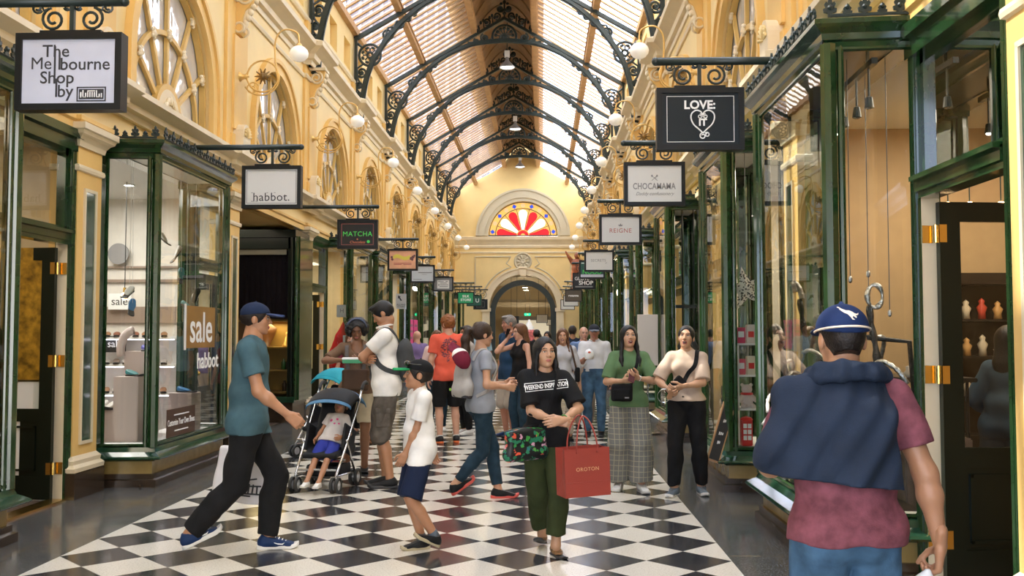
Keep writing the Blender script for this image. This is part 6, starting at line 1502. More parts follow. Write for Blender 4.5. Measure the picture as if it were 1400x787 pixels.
# 2 woman in the brown top behind the stroller
loc, rz = (-2.12, 11.0, 0), 8
BROWNT = cloth('top_brown', (0.15,0.090,0.055)); 
hnd = LW(loc, rz, (-2.20,10.72,1.27), (-1.98,10.74,1.25))
p_brown = person('woman in a brown v-neck top with short curly black hair, looking down at a box', loc, rz, 1.72, 'f', 'brown', h=0.010, fat=1.05, hands=hnd, elbow=((-1,0.2,-0.2),(1,0.3,-0.5)), hdir=((0.9,-0.4,0.0),(-0.8,-0.4,0.2)), hn=((0,0.3,-1),(0,0.7,0.5)), curl=0.4, head=(4,-24,0), hairstyle='curly', haircol='black',
    top=dict(m=BROWNT, sleeve=0.8, hem=-0.06, e=0.010, ew=0.018, neck=0.070, vy=0.03, vd=0.06, vdrop=0.10), bottom=dict(m=cloth('shorts_khaki', (0.42,0.36,0.25)), t=0.85, e=0.010, ek=0.016, flare=0.016, name='shorts'), shoes=dict(style='flat', m=SHBLK, sole=SOLED))
# 6 ginger man in the orange tee
loc, rz = (-1.36, 13.95, 0), 200
CORAL = cloth('tee_coral', (0.72,0.115,0.070))
p_ging = person('red-haired man from behind in a coral t-shirt with a dark print and black shorts', loc, rz, 1.82, 'm', 'fair', h=0.010, fat=1.05, fyaw=(-12,10), ank=((-0.13,0,0),(0.12,0.02,0)), head=(20,0,0), hairstyle='curlytop', haircol='ginger', hands=((-0.27,-0.12,0.86),(0.28,-0.05,0.86)),
    top=dict(m=CORAL, sleeve=0.68, hem=-0.10, e=0.016, ew=0.03, eh=0.025, flare=0.02), bottom=dict(m=BLACKC, t=0.98, e=0.02, ek=0.026, flare=0.018, name='shorts'), shoes=dict(style='sneaker', m=SHBLK, sole=mat('sole_orange', (0.75,0.16,0.04), 0.5)), socks=(cloth('sock_white', (0.6,0.6,0.58)), 0.03))
# 8 grey-haired man in the blue polo, 9 woman on the phone
loc, rz = (-0.49, 14.70, 0), -58
p_vest = person('grey-haired man in a blue polo and beige shorts, face turned left', loc, rz, 1.84, 'm', 'ruddy', h=0.011, fat=1.06, head=(-12,-6,0), hairstyle='short', haircol='grey', fyaw=(-8,8),
    top=dict(m=cloth('polo_blue', (0.020,0.055,0.110)), sleeve=0.6, hem=-0.12, e=0.014, ew=0.028, eh=0.025, collar=cloth('polo_blue', (0.020,0.055,0.110))), bottom=dict(m=cloth('shorts_beige', (0.42,0.36,0.29)), t=1.0, e=0.018, ek=0.024, flare=0.014, name='shorts'), shoes=dict(style='sneaker', m=SHBLUE, sole=SOLED))
loc, rz = (-0.31, 14.05, 0), -52
p_phone = person('woman in a sleeveless black top with long auburn hair, holding a phone to her ear', loc, rz, 1.70, 'f', 'fair', h=0.011, hands=((-0.145,-0.13,1.50),(0.26,-0.05,0.86)), elbow=((-0.4,-0.9,-0.9),None), hdir=((0.25,0.35,0.9),None), hn=((0.9,0.2,-0.2),None), curl=(0.55,0.3), head=(-6,-6,0), hairstyle='longback', haircol='auburn',
    top=dict(m=BLACKC, sleeve=0, strap=1, hem=-0.06, e=0.012, ew=0.02, vdrop=0.06), bottom=dict(m=DENIMD, e=0.008, ek=0.010), shoes=dict(style='flat', m=SHBLK, sole=SOLED))
# 11 striped blouse, 12 white cap shirt, 13 blue shirt
STRIPE = cloth('blouse_stripe', (0.52,0.52,0.54))
p_stripe = person('smiling woman in a pale striped blouse with auburn hair and a shoulder bag', (0.31,14.5,0), 4, 1.63, 'f', 'light', h=0.011, head=(-8,4,0), hairstyle='long', haircol='auburn', mouth='smile', top=dict(m=STRIPE, sleeve=1.0, hem=-0.14, e=0.018, ew=0.03, eh=0.03, flare=0.02), bottom=dict(m=cloth('trousers_cream', (0.5,0.45,0.38)), e=0.014), shoes=dict(style='flat', m=SHBLK, sole=SOLED))
p_wcap = person('elderly man in a dark cap and white shirt with jeans, carrying a white helmet', (0.80,14.85,0), -8, 1.70, 'm', 'ruddy', h=0.0105, fat=1.08, hands=((-0.10,-0.25,1.20),(0.27,-0.03,0.84)), hdir=((0.7,-0.5,0.2),None), hn=((0.3,-0.5,0.8),None), curl=(0.6,0.4), head=(6,-2,0), hairstyle='crop', haircol='grey',
    top=dict(m=cloth('shirt_white', (0.68,0.68,0.68)), sleeve=(1.3,1.3), hem=0.06, tuck=True, e=0.014, ew=0.012, collar=cloth('shirt_white', (0.68,0.68,0.68))), bottom=dict(m=DENIM, e=0.016), shoes=dict(style='sneaker', m=SHBLK, sole=SOLED), cap=(cloth('cap_charcoal', (0.02,0.022,0.03)), cloth('cap_brim_stone', (0.15,0.16,0.19))))
p_blue = person('man in a light blue shirt and stone trousers half hidden behind the white shirt', (0.70,16.3,0), 10, 1.68, 'm', 'fair', h=0.012, hairstyle='bald', haircol='grey', hands=((-0.27,-0.06,0.84),(0.27,0,0.84)), top=dict(m=cloth('shirt_blue', (0.16,0.24,0.42)), sleeve=1.3, hem=0.06, tuck=True, e=0.014, ew=0.012), bottom=dict(m=cloth('trousers_stone', (0.40,0.30,0.23)), e=0.018), shoes=dict(style='loafer', m=SHBLK, sole=SOLED))
# people further down the arcade
p_dman = person('dark-haired man in a dark navy t-shirt walking away beside the right-hand shops', (0.63,20.0,0), 172, 1.73, 'm', 'tan', h=0.013, hairstyle='short', haircol='dark', top=dict(m=cloth('tee_ink', (0.014,0.022,0.040)), sleeve=0.7, hem=-0.1, ew=0.03), bottom=dict(m=DENIMD, e=0.014), shoes=dict(style='sneaker', m=SHBLK, sole=SOLED))
p_pink = person('smiling woman in a pale pink t-shirt and jeans with wavy brown hair', (-1.70,15.6,0), 14, 1.61, 'f', 'tan', h=0.012, head=(8,0,0), hairstyle='bob', haircol='auburn', mouth='smile', hands=((-0.26,-0.05,0.80),(0.27,-0.05,0.80)), top=dict(m=cloth('tee_pink', (0.70,0.52,0.48)), sleeve=0.8, hem=-0.08, ew=0.03), bottom=dict(m=DENIMD, e=0.010), shoes=dict(style='sneaker', m=SHWHT, sole=SOLEW))
p_purp = person('bald man in a purple shirt holding up a phone, far on the left', (-2.46,19.0,0), -150, 1.62, 'm', 'fair', h=0.013, fat=1.05, hairstyle='bald', haircol='grey', hands=((-0.12,-0.33,1.22),(0.10,-0.35,1.24)), curl=0.6, top=dict(m=cloth('shirt_purple', (0.20,0.14,0.30)), sleeve=1.0, hem=-0.1, ew=0.03), bottom=dict(m=cloth('trousers_stone', (0.40,0.30,0.23)), e=0.018), shoes=dict(style='loafer', m=SHBLK, sole=SOLED))
p_sung = person('long-haired brunette in profile with sunglasses on her head, behind the coral t-shirt', (-1.17,15.1,0), -62, 1.68, 'f', 'light', h=0.012, head=(0,4,0), hairstyle='long', haircol='brown', mouth='smile', hands=((-0.1,-0.25,1.0),(0.1,-0.26,1.02)), top=dict(m=cloth('top_stone', (0.42,0.38,0.34)), sleeve=0.7, hem=-0.08), bottom=dict(m=BLACKC, e=0.010), shoes=dict(style='sneaker', m=SHWHT, sole=SOLEW))
p_sml = person('smiling woman with red-brown hair in a dark top, behind the curly-haired woman', (-3.02,15.2,0), 12, 1.58, 'f', 'fair', h=0.013, hairstyle='bob', haircol='auburn', mouth='smile', hands=((-0.24,-0.05,0.80),(0.25,-0.05,0.80)), top=dict(m=cloth('top_wine', (0.20,0.03,0.05)), sleeve=0.7, hem=-0.1), bottom=dict(m=BLACKC, e=0.012), shoes=dict(style='flat', m=SHBLK, sole=SOLED))
p_bun = person('smiling woman with her hair in a top bun, in shorts and strappy sandals', (-2.36,13.9,0), 6, 1.60, 'f', 'light', h=0.012, hairstyle='bun', haircol='brown', mouth='smile', hands=((-0.24,-0.10,0.85),(0.25,-0.10,0.85)), top=dict(m=cloth('top_charcoal', (0.05,0.05,0.055)), sleeve=0.6, hem=-0.08), bottom=dict(m=cloth('shorts_navy_denim', (0.03,0.05,0.09)), t=0.6, e=0.016, ek=0.03, name='shorts'), shoes=dict(style='sandal', m=mat('leather_tan', (0.22,0.10,0.04), 0.5), sole=mat('leather_tan', (0.22,0.10,0.04), 0.5)))
p_back = person('tall dark-haired man mostly hidden behind the ponytailed woman', (-1.20,18.0,0), 20, 1.78, 'm', 'tan', h=0.013, hairstyle='short', haircol='dark', top=dict(m=cloth('tee_sky', (0.30,0.45,0.55)), sleeve=0.7, hem=-0.1), bottom=dict(m=DENIMD, e=0.014), shoes=dict(style='sneaker', m=SHBLK, sole=SOLED))
p_bean = person('person in a black beanie far down the arcade beyond the phone caller', (-0.12,22.0,0), 185, 1.66, 'm', 'light', h=0.013, hairstyle='short', haircol='black', top=dict(m=BLACKC, sleeve=2.0, hem=-0.1, ew=0.03), bottom=dict(m=DENIMD, e=0.014), shoes=dict(style='sneaker', m=SHBLK, sole=SOLED))
p_fwom = person('dark-haired woman in a blue top far down the arcade', (0.14,24.0,0), -20, 1.62, 'f', 'light', h=0.013, hairstyle='long', haircol='dark', top=dict(m=cloth('top_blue', (0.10,0.18,0.35)), sleeve=0.8, hem=-0.1), bottom=dict(m=DENIM, e=0.012), shoes=dict(style='flat', m=SHBLK, sole=SOLED))
# woman inside the right-hand shop
p_shop = person('woman inside the right-hand shop in a long grey-blue dress, back to the window', (3.44,7.25,0), 130, 1.60, 'f', 'light', h=0.011, hairstyle='long', haircol='dark', hands=((-0.20,-0.20,0.95),(0.20,-0.15,0.95)), top=dict(m=cloth('dress_slate', (0.045,0.075,0.105)), sleeve=1.9, hem=-0.1, e=0.016, ew=0.02, name='dress'), bottom=dict(m=cloth('dress_slate', (0.045,0.075,0.105)), t=1.85, e=0.05, ek=0.07, flare=0.06, waist=0.16, name='skirt'), shoes=dict(style='flat', m=SHBLK, sole=SOLED))
# ---------------------------------------------------------------- prints, straps, bags and other things people carry
def onto(info, part, me, d, m, name, off=0.003, cuts=3):
    subdivide(me, cuts); project(me, info['parts'][part], d, off); me.materials.clear(); me.materials.append(m); return link(name, me, info['parts'][part])
# white boxed print on the black tee
inf = p_main; s = inf['s']; c = inf['chest']
def print_main():
    me = text_mesh('WEEKEND INSPIRATION', 0.044, 0.0, xs=0.66, bold=0.0008); me.transform(frame_matrix((0.0, -0.35, c[2]+0.055), (1,0,0.10), (-0.10,0,1)))
    onto(inf, 'top', me, (0,1,0), INKW, 'printed_lettering', 0.0035)
    mb = MB(); M = frame_matrix((0.0, -0.35, c[2]+0.055), (1,0,0.10), (-0.10,0,1))
    for x0,z0,x1,z1 in ((-0.155,-0.028,0.155,-0.024),(-0.155,0.028,0.155,0.032),(-0.155,-0.028,-0.151,0.032),(0.151,-0.028,0.155,0.032)): mb.add([tuple(M @ Vector((x,z,0))) for x,z in ((x0,z0),(x1,z0),(x1,z1),(x0,z1))], [(0,1,2,3)])
    o = mb.build('tmp', INKW); me = o.data.copy(); bpy.data.objects.remove(o); onto(inf, 'top', me, (0,1,0), INKW, 'printed_border', 0.003, 5)
print_main()
wrap_strap(inf, 'bag_strap', BLACKC, [inf['parts']['top']], [inf['neck']+v3(0.085,0.03,0.0), inf['neck']+v3(0.088,-0.06,-0.03), c+v3(0.065,-0.16,0.06), c+v3(0.02,-0.16,-0.10), inf['waist']+v3(-0.05,-0.16,-0.06), inf['P']+v3(-0.13,-0.10,-0.02)], 0.022, parent=None).name = 'tmp_strap'
st = bpy.data.objects['tmp_strap']; st.parent = inf['root']; st.name = 'bag_strap'
mb = MB(); w_ = inf['HA'][1]; d_ = (inf['HA'][1]-inf['EL'][1]); d_ /= np.linalg.norm(d_)
def bracelet(inf, i, m, back=0.03, r=0.027):
    w_ = inf['HA'][i]; d_ = inf['HA'][i]-inf['EL'][i]; d_ = Vector(d_/np.linalg.norm(d_)); c_ = Vector(w_)-d_*back; a = d_.orthogonal().normalized(); b = d_.cross(a)
    mb = MB(); mb.tube([tuple(c_+a*r*cos(t)+b*r*sin(t)) for t in np.linspace(0, 2*pi, 16, endpoint=False)], 0.0045, 6, closed=True); mb.build('bracelet', m, inf['root'], smooth=True)
bracelet(inf, 0, mat('bracelet_rose', (0.75,0.5,0.42), 0.35)); bracelet(inf, 1, mat('bracelet_green', (0.05,0.30,0.06), 0.4))
# floral handbag at her hip
def floral():
    m = bpy.data.materials.new('floral_fabric'); m.use_nodes = True; nt = m.node_tree; N = nt.nodes; L = nt.links; b = N['Principled BSDF']; b.inputs['Roughness'].default_value = 0.5
    tc = N.new('ShaderNodeTexCoord'); v = N.new('ShaderNodeTexVoronoi'); v.inputs['Scale'].default_value = 34; v.inputs['Randomness'].default_value = 1.0
    no = N.new('ShaderNodeTexNoise'); no.inputs['Scale'].default_value = 30; mxv = N.new('ShaderNodeMix'); mxv.data_type = 'VECTOR'; mxv.inputs[0].default_value = 0.06
    L.new(tc.outputs['Object'], no.inputs['Vector']); L.new(tc.outputs['Object'], mxv.inputs[4]); L.new(no.outputs['Color'], mxv.inputs[5]); L.new(mxv.outputs[1], v.inputs['Vector'])
    cr = N.new('ShaderNodeValToRGB'); cr.color_ramp.interpolation = 'CONSTANT'; e = cr.color_ramp.elements; e[0].position = 0; e[0].color = (0.005,0.008,0.01,1); e[1].position = 0.30; e[1].color = (0.02,0.20,0.10,1)
    for p, c in ((0.52,(0.05,0.32,0.06)),(0.66,(0.005,0.01,0.01)),(0.74,(0.70,0.10,0.05)),(0.82,(0.62,0.32,0.45)),(0.90,(0.02,0.16,0.18))): x = e.new(p); x.color = (*c, 1)
    sp = N.new('ShaderNodeSeparateColor'); L.new(v.outputs['Color'], sp.inputs[0]); L.new(sp.outputs[0], cr.inputs['Fac'])
    lt = N.new('ShaderNodeMath'); lt.operation = 'LESS_THAN'; lt.inputs[1].default_value = 0.020; 
    lt.inputs[1].default_value = 0.55; L.new(v.outputs['Distance'], lt.inputs[0]); mx = N.new('ShaderNodeMix'); mx.data_type = 'RGBA'; mx.inputs[6].default_value = (0.005,0.007,0.008,1); L.new(lt.outputs[0], mx.inputs[0]); L.new(cr.outputs['Color'], mx.inputs[7]); L.new(mx.outputs[2], b.inputs['Base Color']); return m
FLOR = floral()
t = thing('handbag', 'black floral handbag hanging at the hip of the woman with the red paper bag', 'bag', (-0.12, 6.86, 0.80), 10)
F = Field((-0.20,-0.09,-0.16), (0.20,0.09,0.14), 0.007); F.box((0,0,-0.01), (0.155,0.048,0.105), 0.03); F.cone((-0.13,0,-0.085), (0.13,0,-0.085), 0.055, 0.055, 0.03); F.plane((0,0,0.10), (0.18,0,1)); F.folds(0.003, 4, 40); geo_field(F, 'body', FLOR, t)
mb = MB(); mb.tube([(-0.15,0,0.118),(0.0,0,0.095),(0.15,0,0.068)], 0.010, 8); mb.build('zip_edge', BLACKC, t); mb = MB()
mb.tube(catmull([(-0.14,0,0.10),(-0.10,-0.0,0.16),(-0.02,0.02,0.19)], 5), 0.007, 6); mb.build('strap_tab', BLACKC, t)
# red paper bag over her left forearm
RED_P = mat('paper_red', (0.33,0.048,0.032), 0.5, var=0.05, vscale=5); 
t = thing('paper_bag', 'red paper shopping bag on the forearm of the woman in black', 'bag', (0.285, 6.70, 0.455), 0); t.rotation_euler = (0,R(-2),R(20))
mb = MB(); w, d, hh = 0.165, 0.085, 0.325
F8 = [(-w,-d,0),(w,-d,0),(w,d,0),(-w,d,0),(-w,-d,hh),(w,-d,hh),(w,d,hh),(-w,d,hh),(-w+0.012,0,0.12),(w-0.012,0,0.12),(-w+0.022,0,hh),(w-0.022,0,hh)]
mb.add(F8, [(0,3,2,1),(0,1,5,4),(2,3,7,6),(0,4,8),(4,10,8),(3,8,7),(7,8,10),(0,8,3),(1,9,5),(5,9,11),(2,6,9),(6,11,9),(1,2,9)])
o = mb.build('body', RED_P, t, recalc=False); md = o.modifiers.new('solid', 'SOLIDIFY'); md.thickness = 0.002
mb = MB(); mb.tube([(-w-0.0005,-d-0.001,0.10),(w,-d-0.001,0.10)], 0.0012, 4); mb.build('crease', RED_P, t)
lettering('OROTON', 0.036, mat('ink_gold', (0.75,0.40,0.20), 0.4), (0.0,-d-0.0015,0.185), t, depth=0.0004, spacing=1.1)
for yy in (-d, d):
    mb = MB(); hp = [(-0.075,yy,hh-0.03),(-0.072,yy,hh+0.05),(-0.045,yy*0.75,hh+0.16),(0.0,yy*0.45,hh+0.215),(0.045,yy*0.75,hh+0.16),(0.072,yy,hh+0.05),(0.075,yy,hh-0.03)]
    mb.tube(catmull(hp, 5), 0.006, 6); mb.build('handle', RED_P, t, smooth=True)
# jumper draped round the foreground man's shoulders
inf = p_fore; s = inf['s']; F = Field(inf['lo']-0.05, inf['hi']+0.05, 0.0065)
ch, nk_, P_ = inf['chest'], inf['neck'], inf['P']; sh = inf['shs']
inf['torso'](F, 0.034, 0.050, 0.02)
F.cone(sh[1]+v3(0.00,0.01,-0.01), v3(0.225,0.03,1.16), 0.064, 0.080, 0.05); F.cone(v3(0.225,0.03,1.16), v3(0.245,0.03,0.90), 0.080, 0.088, 0.04); F.cone(ch+v3(0.03,0.10,0.03), ch+v3(0.05,0.115,-0.36), 0.09, 0.11, 0.06); F.cone(ch+v3(-0.05,0.10,0.03), ch+v3(-0.06,0.10,-0.36), 0.08, 0.09, 0.06); F.cone(ch+v3(0.14,0.04,0.03), ch+v3(0.20,0.05,-0.36), 0.08, 0.10, 0.06)
hem_z = 1.06
X, Y, Z = F.ax[0][:,None,None], F.ax[1][None,:,None], F.ax[2][None,None,:]
wgt = np.clip((1.47-Z)/0.4, 0.15, 1)*0.85; F.D = (F.D + 0.011*wgt*np.sin(38*(X+0.30*(Z-1.2))+2.0*np.sin(5*Z)+0.5*np.sin(17*Z)) + 0.006*np.sin(75*(X*0.8+0.55*(Z-1.2))+1.3)).astype(np.float32)
F.plane((0,0,hem_z), (0.10,0.0,-1)); F.plane((0,-0.055,0), (0,-1,0.28*0)); F.plane((-0.122,0,ch[2]), (-1,0,0.03)); F.plane((0,0,1.435), (0,0.18,1.0))
o = geo_field(F, 'jumper', JUMPER, inf['root'])
F = Field(nk_-0.22, nk_+0.20, 0.0055)
for k in range(2):
    pts = [(0.115*sin(a)*(1+0.1*k), 0.018+0.085*cos(a)*(1+0.12*k), 0.015-0.022*k+0.016*cos(a)) for a in np.linspace(-2.7, 2.7, 15)]
    for a, b in zip(pts[:-1], pts[1:]): F.cone(nk_+np.array(a), nk_+np.array(b), 0.022-0.003*k, 0.022-0.003*k, 0.012)
F.folds(0.006, 8, 90); geo_field(F, 'sleeve_roll', JUMPER, o)
# pale leaping kangaroo badge on the back of his cap
cap_o = [c_ for c_ in inf['root'].children if c_.name.startswith('cap')][0]
roo = [(-0.040,0.030),(-0.034,0.031),(-0.026,0.020),(-0.014,0.013),(0.000,0.012),(0.012,0.006),(0.020,-0.001),(0.030,-0.003),(0.040,0.003),(0.036,-0.006),(0.027,-0.010),(0.020,-0.010),(0.026,-0.017),(0.022,-0.022),(0.010,-0.012),(0.006,-0.020),(0.016,-0.030),(0.004,-0.029),(-0.003,-0.016),(-0.012,-0.004),(-0.024,0.002),(-0.034,0.014)]
HMi = inf['HM']; mb = MB(); vs = []
for x, z in roo: q = HMi[:3,:3] @ v3(-x*0.8, 0.25, 0.088+z*0.8) + HMi[:3,3]; vs.append(tuple(q))
mb.add(vs, [list(range(len(vs)))]); o = mb.build('tmp', INKW, recalc=False); me = o.data.copy(); bpy.data.objects.remove(o); subdivide(me, 3); project(me, cap_o, HMi[:3,:3] @ v3(0,-1,0), 0.002); me.materials.clear(); me.materials.append(mat('badge_cream', (0.75,0.62,0.5), 0.6)); link('kangaroo_badge', me, cap_o)
mb = MB(); mb.tube([tuple(HMi[:3,:3] @ v3(0.092*sin(a), 0.014+0.114*cos(a), 0.030+0.012*cos(a)) + HMi[:3,3]) for a in np.linspace(-1.9, 1.9, 26)], 0.004, 6); mb.build('white_edge', mat('badge_cream', (0.75,0.62,0.5), 0.6), cap_o, smooth=True)
# jeans pockets
mb = MB(); mb.tube([tuple(p) for p in ((-0.14,0.115,P_[2]-0.03),(-0.10,0.135,P_[2]-0.04),(-0.03,0.145,P_[2]-0.03))], 0.002, 4)
# clear plastic bag in his right hand
PLAS = glass_mat('plastic_film', (0.86,0.86,0.88), refl=3.0, rough=0.25)
hw = W(inf, inf['HA'][0]); t = thing('plastic_bag', 'crumpled clear plastic bag in the hand of the man in maroon', 'bag', (hw.x-0.05, hw.y-0.02, hw.z-0.12), 0)
F = Field((-0.14,-0.12,-0.46), (0.14,0.12,0.10), 0.009); F.cone((0,0,0.04), (-0.01,0,-0.10), 0.020, 0.060, 0.02); F.cone((-0.01,0,-0.10), (-0.01,0,-0.34), 0.065, 0.085, 0.04); F.folds(0.012, 5, 60); geo_field(F, 'film', mat('plastic_white', (0.72,0.70,0.72), 0.2, spec=0.6, sss=0.2), t)
# the striding man's white carrier bag
inf = p_teal; hw = W(inf, inf['HA'][1]); CARR = mat('carrier_white', (0.74,0.71,0.72), 0.35, bump=0.1, bscale=12)
t = thing('carrier_bag', 'white printed carrier bag behind the legs of the man in teal', 'bag', (hw.x-0.16, hw.y+0.03, 0.33), 0, None); t.rotation_euler = (0, R(9), 0)
F = Field((-0.26,-0.10,-0.06), (0.26,0.10,0.50), 0.009); F.box((0,0,0.17), (0.20,0.035,0.20), 0.025); F.folds(0.008, 11, 22); geo_field(F, 'body', CARR, t)
for sx in (-0.09, 0.09): mb = MB(); mb.tube(catmull([(sx*1.2,0,0.35),(sx*1.0,0,0.43),(0.14,0.0,0.515)], 5), 0.008, 6); mb.build('handle', CARR, t)
lettering('The\nMelb\nShop', 0.085, INK, (-0.10,-0.046,0.27), t, depth=0.001, align='LEFT', line=0.75, bold=0.002)
mb = MB()
for a, b in (((0.03,0.10),(0.17,0.12)),((0.05,0.12),(0.05,0.045)),((0.08,0.125),(0.08,0.05)),((0.11,0.125),(0.11,0.05)),((0.14,0.12),(0.145,0.055)),((0.02,0.045),(0.18,0.06)),((0.06,0.15),(0.13,0.17)),((0.02,0.03),(0.10,0.035))): mb.tube([(a[0],-0.048,a[1]),(b[0],-0.048,b[1])], 0.006, 5)
mb.build('logo', INK, t)
# pale drawstring backpack and a red and white cap
inf = p_pack; s = inf['s']; PALE = cloth('backpack_pale', (0.42,0.40,0.38), var=0.12)
bk = thing('backpack', 'pale drawstring backpack on the woman with the ponytail', 'backpack', inf['root'].location, inf['root'].rotation_euler.z)
c = inf['chest']; F = Field(c+v3(-0.24,-0.05,-0.38), c+v3(0.24,0.36,0.22), 0.0085)
F.ell(c+v3(0,0.185,-0.20), (0.165,0.095,0.14), k=0.0); F.ell(c+v3(0,0.175,-0.03), (0.135,0.080,0.16), k=0.06); F.plane(c+v3(0,0,-0.30), (0,0.15,-1)); F.folds(0.007, 9, 45); o = geo_field(F, 'sack', PALE, bk)
F = Field(c+v3(-0.24,-0.05,-0.38), c+v3(0.24,0.36,0.22), 0.0085); F.ell(c+v3(0,0.185,-0.20), (0.168,0.098,0.143), k=0.0); F.plane(c+v3(0,0,-0.302), (0,0.15,-1)); F.plane(c+v3(0,0,-0.262), (0,-0.1,1)); geo_field(F, 'base_band', cloth('band_charcoal', (0.06,0.06,0.07)), bk)
mb = MB(); mb.sphere(c+v3(0.06,0.284,-0.20), (0.030,0.006,0.014), 10, 6); mb.build('logo', mat('logo_lime', (0.25,0.6,0.05), 0.5), bk)
for i, sg in ((0,-1),(1,1)):
    o = wrap_strap(inf, 'strap', PALE, [inf['parts']['top']], [c+v3(sg*0.09,0.13,0.08), inf['shs'][i]+v3(-sg*0.05,0.05,0.06), inf['shs'][i]+v3(-sg*0.045,-0.06,0.03), c+v3(sg*0.11,-0.14,-0.04), c+v3(sg*0.155,-0.05,-0.19), c+v3(sg*0.14,0.10,-0.25)], 0.034, 0.006); o.parent = bk
HC = Matrix.Translation(Vector(c+v3(-0.085,0.245,0.075))) @ Matrix.Rotation(R(105), 4, 'Z') @ Matrix.Rotation(R(-48), 4, 'X')
t = thing('cap', 'maroon and white cap clipped to the pale backpack', 'cap', inf['root'].location, inf['root'].rotation_euler.z)
MARC = cloth('cap_maroon', (0.16,0.015,0.035)); cap_parts(t, np.array(HC), 0.007, MARC, MARC)
F = Field((-0.13,-0.14,-0.02), (0.13,0.15,0.17), 0.007); F.ell((0,0.014,0.036), (0.0905,0.1135,0.0915), k=0.0); F.plane((0,0,0.034), (0,-0.12,-1)); F.plane((0,-0.01,0), (0,1,0)); geo_field(F, 'front_panel', WHITEC, t, np.array(HC))
# crossbody bags of the two laughing women, and what they hold
inf = p_green; c = inf['chest']
t = thing('crossbody_bag', 'black crossbody bag on the woman in sage green', 'bag', inf['root'].location, inf['root'].rotation_euler.z)
F = Field(c+v3(-0.25,-0.34,-0.42), c+v3(0.15,0.0,-0.08), 0.007); bc = c+v3(-0.075,-0.205,-0.235); F.box(bc, (0.105,0.035,0.085), 0.028); F.box(bc+v3(0,-0.03,-0.015), (0.085,0.02,0.055), 0.015, k=0.01); F.folds(0.002, 3, 50); geo_field(F, 'body', BLACKC, t)
mb = MB(); mb.box(bc+v3(0.03,-0.056,-0.05), bc+v3(0.07,-0.052,-0.04)); mb.build('logo', INKG, t)
o = wrap_strap(inf, 'strap', BLACKC, [inf['parts']['top']], [c+v3(0.12,0.10,0.10), inf['neck']+v3(0.095,0.0,0.0), c+v3(0.085,-0.15,0.06), c+v3(0.03,-0.18,-0.10), c+v3(0.02,-0.20,-0.19)], 0.030, 0.005); o.parent = t
t = thing('phone', 'dark phone held by the woman in sage green', 'phone', W(inf, (inf['HA'][1]+inf['HA'][0])/2+v3(0.01,-0.075,0.035)), 0); t.rotation_euler = (R(-30), R(25), R(20))
mb = MB(); mb.rbox((0,0,0), (0.07,0.009,0.14), 0.008); mb.build('case', mat('phone_case', (0.10,0.02,0.04), 0.3), t); mb = MB(); mb.rbox((0,0.006,0), (0.062,0.002,0.13), 0.001); mb.build('screen', BLACK, t)
inf = p_beige; c = inf['chest']
t = thing('sling_bag', 'small black sling bag across the chest of the woman in beige', 'bag', inf['root'].location, inf['root'].rotation_euler.z)
Mb = rotm('Y', -48); bc = c+v3(-0.085,-0.195,-0.16); F = Field(bc-0.17, bc+0.17, 0.006); F.box(bc, (0.105,0.030,0.055), 0.022, Mb); F.box(bc+v3(-0.02,-0.025,-0.02), (0.06,0.018,0.042), 0.012, Mb, k=0.01); geo_field(F, 'body', BLACKC, t)
o = wrap_strap(inf, 'strap', BLACKC, [inf['parts']['top']], [c+v3(0.13,0.10,0.09), inf['neck']+v3(0.105,0.01,0.0), c+v3(0.10,-0.14,0.05), c+v3(0.03,-0.17,-0.04), c+v3(-0.05,-0.17,-0.13)], 0.040, 0.006); o.parent = t
hp = W(inf, inf['HA'][0]+v3(0.03,-0.075,-0.045)); t = thing('sunglasses_case', 'small tan object with a wire loop in the hand of the woman in beige', 'case', hp, 0); t.rotation_euler = (R(20), R(20), 0)
mb = MB(); mb.rbox((0,0,0), (0.05,0.02,0.10), 0.009); mb.build('body', mat('case_tan', (0.35,0.18,0.09), 0.4), t); mb = MB(); mb.tube([(0.06*cos(a)-0.05, 0, 0.07*sin(a)-0.03) for a in np.linspace(0, 2*pi, 18, endpoint=False)], 0.003, 5, closed=True); mb.build('loop', CHROME, t)
bracelet(p_green, 1, CHROME, 0.02, 0.027)
# sling pack on the man in the white polo
inf = p_polo; c = inf['chest']; GREYB = cloth('pack_grey', (0.055,0.058,0.06), var=0.15)
t = thing('sling_pack', 'dark grey sling pack on the back of the man in the white polo', 'backpack', inf['root'].location, inf['root'].rotation_euler.z)
F = Field(c+v3(-0.25,-0.02,-0.40), c+v3(0.25,0.42,0.18), 0.009); F.ell(c+v3(0.02,0.20,-0.12), (0.14,0.095,0.22), k=0.0); F.ell(c+v3(0.02,0.26,-0.20), (0.10,0.06,0.12), k=0.03); F.folds(0.006, 2, 45); geo_field(F, 'body', GREYB, t)
o = wrap_strap(inf, 'strap', GREYB, [inf['parts']['top']], [c+v3(-0.02,0.15,0.02), inf['shs'][1]+v3(-0.07,0.06,0.06), inf['shs'][1]+v3(-0.06,-0.05,0.03), c+v3(0.13,-0.14,-0.02), c+v3(0.15,-0.02,-0.20), c+v3(0.10,0.15,-0.25)], 0.050, 0.007); o.parent = t
# cargo pockets
for i in (0, 1):
    sg = -1 if i == 0 else 1; q = inf['KN'][i]*0.62+inf['hips'][i]*0.38; F = Field(q-0.16, q+0.16, 0.009); F.box(q+v3(sg*0.085,0.0,-0.01), (0.022,0.075,0.085), 0.015); F.box(q+v3(sg*0.092,0.0,0.075), (0.022,0.080,0.024), 0.01); geo_field(F, 'cargo_pocket', CARGO, inf['parts']['bottom'])
